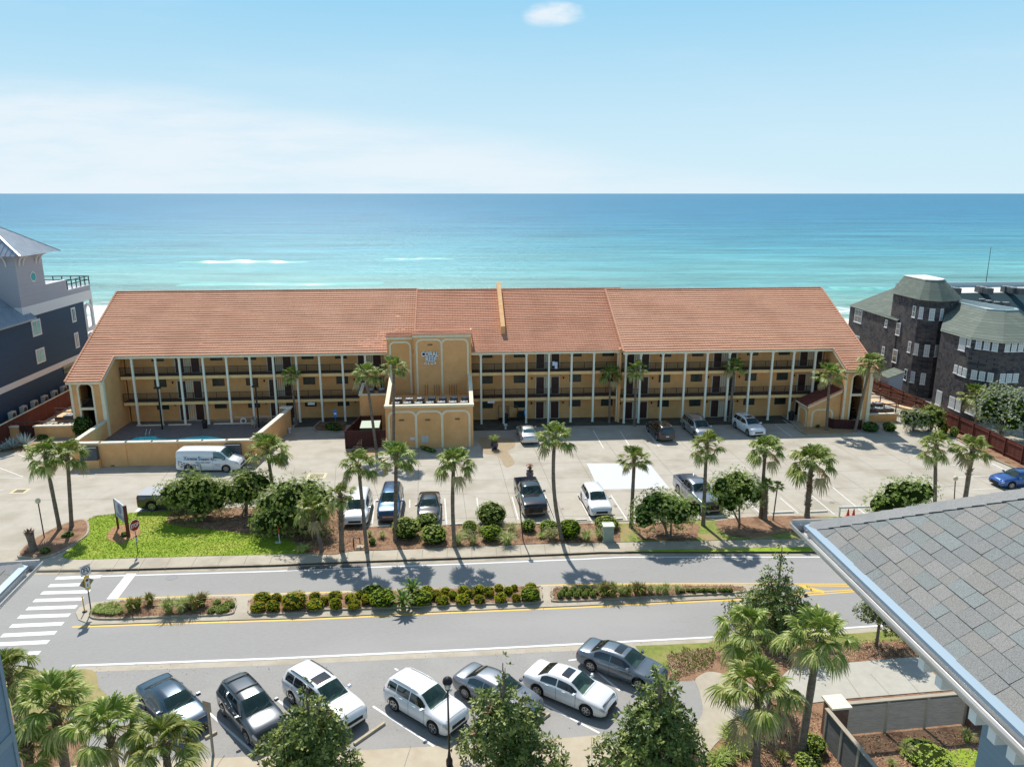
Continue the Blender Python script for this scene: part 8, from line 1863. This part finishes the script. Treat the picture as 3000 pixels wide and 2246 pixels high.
for a in (('wheel stop in front of the large white suv', 'E', 935, 1110, 1180, 940, stopm, ZR), ('wheel stop in front of the half hidden grey sedan', 'F', 385, 1010, 578, 862, stopm, ZR), ('wheel stop behind the sign post near the dark suv', 'D', 1665, 1062, 1755, 1012, stopm, ZR),
          ('white wheel stop left of the empty bay by the thin small palm', 'C', 1610, 690, 1765, 684, stopw), ('white wheel stop right of the stout booted palm', 'C', 1880, 684, 2005, 678, stopw), ('white wheel stop left of the white compact suv', 'C', 215, 742, 290, 740, stopw), ('white wheel stop right of the white compact suv', 'C', 495, 735, 545, 732, stopw),
          ('white wheel stop behind the wide bushy tree', 'C', 622, 728, 780, 722, stopw), ('white wheel stop along the red fence', 'b', 1075, 1475, 1168, 1522, stopw), ('white wheel stop at the left edge of the car park', 'A', -20, 312, 98, 278, stopw), ('white wheel stop in front of the blue suv', 'B', 748, 788, 832, 784, stopw), ('white wheel stop in the empty bay left of the large dark ball shrub', 'B', 1262, 775, 1350, 770, stopw), ('wheel stop in front of the black pickup', 'B', 1880, 768, 2030, 762, stopw), ('wheel stop in front of the silver grey pickup', 'C', 1140, 718, 1285, 712, stopw)): wheelstop(*a)
# utility cabinet, stump, pots, urns
b = at('C', 443, 898); t = empty('utility_cabinet', b+Vector((0, .35, 0)), R(3), 'pale green utility cabinet at the edge of the sidewalk', 'utility box'); mb = MB(); mb.box(-.4, .4, -.35, .35, .06, 1.3); mb.m = 0; mb.build('cabinet', mat('cabinet_green', srgb(150, 162, 146), srgb(138, 150, 136), 3, .6), t); mb = MB(); mb.box(-.45, .45, -.4, .4, 1.302, 1.38); mb.build('lid', mat('cabinet_lid', srgb(196, 204, 188), rough=.6), t); mb = MB(); mb.box(-.48, .48, -.45, .45, 0, .06); mb.build('plinth', sidewalkm, t)
b = at('A', 240, 955, .1); t = empty('palm_stump', b, 0, 'cut palm stump with a frayed brown top on the entrance island', 'tree stump'); mb = MB(); mb.tube([(0, 0, 0), (-.05, 0, .8), (-.12, 0, 1.5)], [.3, .25, .3], 10); mb.build('trunk', bark, t); mb = MB(); rnd = random.Random(3)
for k in range(60): a = k*2.4; c = Vector((-.12, 0, 1.2+.35*rnd.random())); dd = Vector((math.cos(a), math.sin(a), 0)); s = Vector((-dd.y, dd.x, 0))*.05; mb.add([c+dd*.22-s, c+dd*.22+s, c+dd*.42+Vector((0, 0, .2))], [(0, 1, 2)])
mb.build('frayed_top', mat('stump_fibre', srgb(150, 84, 46), srgb(110, 62, 38), 8, .95), t)
def pot(label, p, s=1., flower=None):
    t = empty('planter', p, 0, label, 'planter', 'dark glazed planters'); mb = MB(); mb.lathe([(.22*s, 0), (.3*s, .2*s), (.34*s, .45*s), (.28*s, .62*s), (.32*s, .7*s)], n=14); mb.build('pot', mat('pot_glaze', srgb(44, 44, 66), rough=.2, coat=.5), t)
    o = obj('plant', (T_RED if flower else T_LOW)[0], t, (0, 0, .6*s)); o.scale = (.4*s, .4*s, .75*s)
    if flower: mb = leafball([((0, 0, 1.1*s), (.3, .3, .25))], 120, .12, 4, [flower]); mb.build('flowers', flower, t)
pot('dark glazed planter at the drive left of the bin enclosure', at('B', 85, 322), 1.1); pot('dark glazed planter on the wet concrete right of the tower', at('B', 1580, 232), 1.25); pot('dark planter with red flowers behind the black pickup', at('B', 1832, 440), 1.1, redm)
for l, p in (('small white urn at the end of the pool wall kerb', at('q', 105, 690)), ('small white urn under the walkways right of the tower', at('3', 248, 1398))):
    t = empty('urn', p, 0, l, 'urn', 'small white urns'); mb = MB(); mb.lathe([(.14, 0), (.12, .08), (.07, .2), (.2, .4), (.24, .55)], n=12); mb.build('bowl', signw, t)
# kerbs around the planters by the hotel
def kerbloop(name, pts, z=.14):
    mb = MB(); pts = [Vector((p.x, p.y, 0)) for p in pts]
    for a, b in zip(pts, pts[1:]): mb.bar(a+Vector((0, 0, z/2+.005)), b+Vector((0, 0, z/2+.005)), .18, z)
    mb.build('kerb', kerbm)['kind'] = 'structure'
sheet('planting_bed', [at('q', *p) for p in ((385, 670), (370, 640), (430, 575), (720, 565), (705, 680))], .03, mulch); kerbloop('k', [at('q', *p) for p in ((700, 682), (400, 682), (368, 660), (375, 630), (440, 572))])
sheet('planting_bed', [at('4', *p) for p in ((1035, 1435), (1080, 1462), (1460, 1452), (1480, 1420), (1300, 1390), (960, 1395))], .03, mat('sandy_bed', (.42, .28, .15), (.3, .2, .11), 4, .95, bump=1)); kerbloop('k', [at('4', *p) for p in ((955, 1375), (1030, 1437), (1080, 1466), (1462, 1455))])
sheet('planting_bed', [at('q', *p) for p in ((720, 925), (705, 880), (1060, 870), (1070, 930), (1010, 950))], .03, MATS['sandy_bed']); sheet('planting_bed', [at('A', *p) for p in ((510, 345), (640, 342), (1250, 330), (1250, 300), (640, 310))], .02, mulch)
sheet('planting_bed', [at('f', *p) for p in ((-40, 1440), (0, 1395), (400, 1385), (520, 1290), (640, 1200), (560, 1150), (380, 1150), (200, 1250), (-40, 1300))], .02, MATS['sandy_bed'])
sheet('planting_bed', [at('b', *p) for p in ((730, 1230), (860, 1310), (1010, 1400), (1288, 1520), (1320, 1490), (1100, 1390), (900, 1260), (780, 1190))], .03, mulch); kerbloop('k', [at('b', *p) for p in ((720, 1240), (860, 1320), (1010, 1410), (1330, 1545))])
kerbloop('k', [at('A', *p) for p in ((505, 352), (900, 342), (1255, 332))])
# pool yard things
t = empty('life_ring', Vector((*h2w(*[unv('p', 1535, 380, -.35)[0], -.35])[:2], unv('p', 1535, 380, -.35)[1])), PH, 'white life ring hanging on the pool railing', 'life ring'); mb = MB(); mb.smooth = True; n = 24; m_ = 8; vs = []
for i in range(n):
    a = 2*math.pi*i/n
    for j in range(m_): b_ = 2*math.pi*j/m_; rr = .3+.085*math.cos(b_); vs.append((rr*math.cos(a), .085*math.sin(b_), rr*math.sin(a)))
mb.add(vs, [(i*m_+j, i*m_+(j+1) % m_, ((i+1) % n)*m_+(j+1) % m_, ((i+1) % n)*m_+j) for i in range(n) for j in range(m_)]); mb.build('ring', signw, t)
mb = MB(); mb.tube([(-.1, -.02, .3), (0, 0, .55), (.1, -.02, .3)], .015, 5); mb.build('rope', signw, t)
u0, z0 = unv('p', 1420, 328, -.3); u1, z1 = unv('p', 2000, 318, -.3); o = MB(); a, b = h2w(u0, -.3, z0), h2w(u1, -.3, z0+.02); o.tube([a, b], .03, 6); ob = o.build('rescue_pole', signw); tag(ob, 'long white rescue pole held level along the pool fence', 'pole')
mb = MB()
P_ = at('p', 1800, 440, .02); t = empty('patio_table', P_, 0, 'round grey patio table in the corner of the pool yard', 'table'); mb.lathe([(.05, 0), (.05, .68), (.6, .7), (.62, .74)], n=18); mb.build('tabletop', mat('patio_grey', srgb(120, 110, 106), rough=.7), t)
def chair(label, p, rz):
    t = empty('patio_chair', p, rz, label, 'chair', 'patio chairs in the pool yard'); m = mat('chair_beige', srgb(176, 164, 150), rough=.7)
    mb = MB(); mb.box(-.25, .25, -.25, .25, .42, .46); mb.build('seat', m, t); mb = MB(); mb.box(-.25, .25, .22, .26, .46, 1.0); mb.build('backrest', m, t)
    for x in (-.22, .22):
        for y in (-.22, .22): mb = MB(); mb.box(x-.02, x+.02, y-.02, y+.02, 0, .42); mb.build('leg', m, t)
chair('patio chair left of the round table', P_+Vector((-.95, .1, 0)), 1.2); chair('patio chair right of the round table', P_+Vector((1.0, .1, 0)), -1.2); chair('patio chair in front of the round table', P_+Vector((-.7, -.9, 0)), 2.6)
def bin_(label, p, h=1., r_=.3):
    t = empty('waste_bin', p, 0, label, 'waste bin', 'dark waste bins'); mb = MB(); mb.lathe([(r_*.85, 0), (r_, h*.8)], n=14); mb.build('body', blackm, t); mb = MB(); mb.lathe([(r_*1.06, h*.8), (r_*1.04, h*.88), (r_*.6, h), (r_*.2, h*1.02)], n=14); mb.build('lid', plasticm, t)
bin_('dark waste bin between the columns behind the pool', at('p', 1018, 478, .02)); bin_('dark waste bin outside the end of the pool wall', at('q', 118, 600), 1.1); bin_('dark waste bin beside the small porch', at('r', 195, 790), 1.1, .35); bin_('dark waste bin under the walkway right of the tower', at('3', 248, 1340), 1.1, .33)
t = empty('pool_ladder', at('p', 268, 598, .06), 0, 'chrome handrail at the steps of the swimming pool', 'handrail'); mb = MB()
for x in (-.2, .2): mb.tube([(x, -.5, -.02), (x, -.4, .5), (x, 0, .95), (x, .4, .8), (x, .55, 0)], .025, 6)
mb.build('rail', chromem, t)
def cart(label, p):
    t = empty('luggage_cart', p, PH, label, 'luggage cart', 'luggage carts'); mb = MB(); mb.box(-.55, .55, -.3, .3, .18, .24); mb.build('platform', plasticm, t); mb = MB()
    for x in (-.52, .52): mb.tube([(x, -.28, .24), (x, -.28, 1.6), (x, 0, 1.75), (x, .28, 1.6), (x, .28, .24)], .025, 6)
    mb.tube([(-.52, 0, 1.75), (.52, 0, 1.75)], .025, 6); mb.build('frame', mat('cart_metal', srgb(150, 144, 136), rough=.4, metal=.5), t)
    for x in (-.45, .45):
        for y in (-.25, .25): mb = MB(); mb.tube([(x-.0, y-.03, .09), (x, y+.03, .09)], .09, 10); mb.build('wheel', tyrem, t)
cart('luggage cart against the wall right of the tower, left one', at('3', 225, 1320)); cart('luggage cart against the wall right of the tower, right one', at('3', 318, 1318))
t = empty('grill', at('3', 390, 1320), PH, 'black barbecue grill under the walkway beside the blue sign', 'grill'); mb = MB(); mb.box(-.5, .5, -.25, .25, .2, .85); mb.build('cabinet', blackm, t); mb = MB(); mb.tube([(-.4, 0, .95), (.4, 0, .95)], .22, 12); mb.build('lid', polem, t)
for l, r, x, y, w, h, v in (('white towel drying on the top railing, left one', '3', 680, 812, .28, .5, -2.42), ('long white towel drying on the top railing, right one', '3', 703, 828, .3, .8, -2.42), ('white towel on the top railing by the step in the roof', '3', 1278, 804, .28, .5, -2.42), ('pale towel on the lower rail of the second floor', '3', 560, 848, 0, 0, 0)):
    if not w: continue
    u, z = unv(r, x, y, v); mb = MB(); n = 6; vs = []
    for i in range(n+1):
        for k in range(5): vs.append((-w/2+w*i/n, -.03+.02*math.sin(i*2), h/2-h*k/4)); 
    vs2 = [(a, b_+.05, c_) for a, b_, c_ in vs]; mb.add(vs, [(i*5+k, i*5+k+1, i*5+k+6, i*5+k+5) for i in range(n) for k in range(4)]); mb.add(vs2, [(i*5+k, i*5+k+5, i*5+k+6, i*5+k+1) for i in range(n) for k in range(2)]); mb.add([vs[i*5] for i in range(n+1)]+[vs2[i*5] for i in range(n+1)], [(i, i+1, n+2+i, n+1+i) for i in range(n)])
    o = mb.build('towel', mat('towel_white', srgb(200, 208, 232), rough=.9), None, h2w(u, v, z), (0, 0, PH)); tag(o, l, 'towel', 'towels on the railings')
# barrier and cones past the near roof
b = at('C', 2085, 712); t = empty('barrier', b, R(4), 'low white rail barrier just above the tip of the near roof', 'barrier'); mb = MB(); mb.box(0, 3.2, -.05, .05, .72, .88)
mb.build('rail', signw, t); mb = MB(); mb.box(0, .12, -.06, .06, 0, .9); mb.build('post', signw, t); mb = MB(); mb.box(3.0, 3.12, -.06, .06, 0, .9); mb.build('post', signw, t)
for k, (x, l) in enumerate(((2152, 'orange traffic cone by the white barrier, left one'), (2192, 'orange traffic cone by the white barrier, right one'))):
    t = empty('traffic_cone', at('C', x, 712), 0, l, 'traffic cone', 'traffic cones'); mb = MB(); mb.lathe([(.15, .03), (.03, .7)], n=12); mb.build('cone', mat('cone_orange', srgb(216, 72, 36), rough=.6), t); mb = MB(); mb.box(-.19, .19, -.19, .19, 0, .03); mb.build('base', MATS['cone_orange'], t)
t = empty('hydrant_pipe', at('B', 620, 935), 0, 'black bent pipe bracket over a small concrete slab in the mulch', 'pipe'); mb = MB(); mb.tube([(-.5, .1, 0), (-.5, .1, .75), (.0, .1, .75), (.0, .1, .3)], .05, 6); mb.build('pipe', blackm, t); mb = MB(); mb.box(-.25, .3, -.25, .25, .04, .12); mb.build('slab', kerbm, t)
post_rail('railing', [at('f', -60, 1280, 0), at('f', 90, 1130, 0), at('f', 225, 990, 0)], 1.5, mat('green_timber', srgb(96, 100, 70), srgb(70, 74, 50), 3, .9), 'greenish timber rail fence at the far left', 4, 2.2)

# ---- timber fences, pillar and pad edge at the lower right
slat = mat('weathered_slat', srgb(120, 118, 112), srgb(92, 90, 86), 4, .85, stretch=(.5, 6, 6)); capg = mat('weathered_cap', srgb(176, 164, 146), srgb(150, 138, 122), 4, .85, stretch=(.3, 4, 4)); brickm = mat('pillar_brick', srgb(126, 92, 76), srgb(100, 74, 64), 6, .9, bump=1)
def slat_fence(name, p, q, h, label, npan, nsl=22, thick=.1, cw_=.22, twist=0.):
    t = empty(name, p, math.atan2((q-p).y, (q-p).x), label, 'fence'); L0 = (q-p).length; mb = MB()
    for k in range(npan+1): x = L0*k/npan; mb = MB(); mb.box(x-.07, x+.07, -.07, .07, 0, h); mb.build('post', capg, t)
    for k in range(npan):
        mb = MB(); x0, x1 = L0*k/npan+.072, L0*(k+1)/npan-.072
        for j in range(nsl): z = .1+(h-.15)*j/nsl; mb.add([(x0, -.05, z), (x1, -.05, z), (x1, .03, z+(h-.2)/nsl*.75), (x0, .03, z+(h-.2)/nsl*.75), (x0, -.03, z-.012), (x1, -.03, z-.012)], [(0, 1, 2, 3), (4, 5, 1, 0)])
        mb.build('slat_panel', slat, t)
    mb = MB(); mb.box(-.1, L0+.1, -cw_/2, cw_/2, h+.002, h+.05); mb.build('top_rail', capg, t); return t
fa, fb = at('G', 1110, 1442, ZR), at('G', 1800, 1375, ZR); ftop = atY('G', 1240, 1222, at('G', 1240, 1430, ZR).y).z-ZR; fl_ = (fb-fa).normalized()
slat_fence('slat_fence', fa-fl_*.55, fb+fl_*.1, ftop, 'weathered grey louvred fence behind the concrete pad, three panels wide', 3)
pc = fa-fl_*1.15; t = empty('pillar', (pc.x, pc.y, ZR), math.atan2(fl_.y, fl_.x), 'brick pillar with a pale flat cap where the two slatted fences meet', 'pillar'); mb = MB(); mb.box(-.42, .42, -.42, .42, 0, ftop+.1); mb.build('shaft', brickm, t); mb = MB(); mb.box(-.52, .52, -.52, .52, ftop+.102, ftop+.2); mb.build('cap', capm, t)
da = at('G', 985, 1475, ZR); dtop = ftop; dq = at('G', 1250, 1650, dtop+ZR); dp = at('G', 940, 1280, dtop+ZR); dd = (dq-dp).normalized()
slat_fence('slat_fence', Vector((dp.x, dp.y, ZR)), Vector((dq.x, dq.y, ZR))+dd*1.5, dtop, 'dark slatted fence running towards the camera at the lower right', 4, 26)
pc2 = fb+fl_*.6; t = empty('pillar', (pc2.x, pc2.y, ZR), math.atan2(fl_.y, fl_.x), 'brick pillar at the right end of the louvred fence', 'pillar'); mb = MB(); mb.box(-.42, .42, -.42, .42, 0, ftop-.1); mb.build('shaft', brickm, t); mb = MB(); mb.box(-.52, .52, -.52, .52, ftop-.098, ftop); mb.build('cap', capm, t)
# fallen leaves and grit in the gutters and on the verge
rnd = random.Random(77); mb = MB()
for i in range(320):
    k = rnd.random()
    if k < .4: x = rnd.uniform(-24, 10); y = 38.62+(x+25.5)*.0735-rnd.uniform(.2, 1.4)
    elif k < .7: x = rnd.uniform(-22, 14); y = 43.4+(x+13)*.075+rnd.uniform(.1, 1.0)
    else: x = rnd.uniform(-14, 5); y = rnd.uniform(31.5, 38)
    a = rnd.uniform(0, 3.1); l = rnd.uniform(.02, .05); dx, dy = math.cos(a)*l, math.sin(a)*l; z = ZR+.012+(.045 if .4 <= k < .7 else 0)
    mb.add([(x-dx, y-dy, z), (x+dy*.5, y-dx*.5, z+.01), (x+dx, y+dy, z), (x-dy*.5, y+dx*.5, z+.012)], [(0, 1, 2, 3)])
o = mb.build('leaf_litter', mat('litter', (.22, .14, .07), rough=.9)); tag(o, 'small dry leaves lying in the gutters and between the parked cars', 'leaf litter', None, 'stuff')
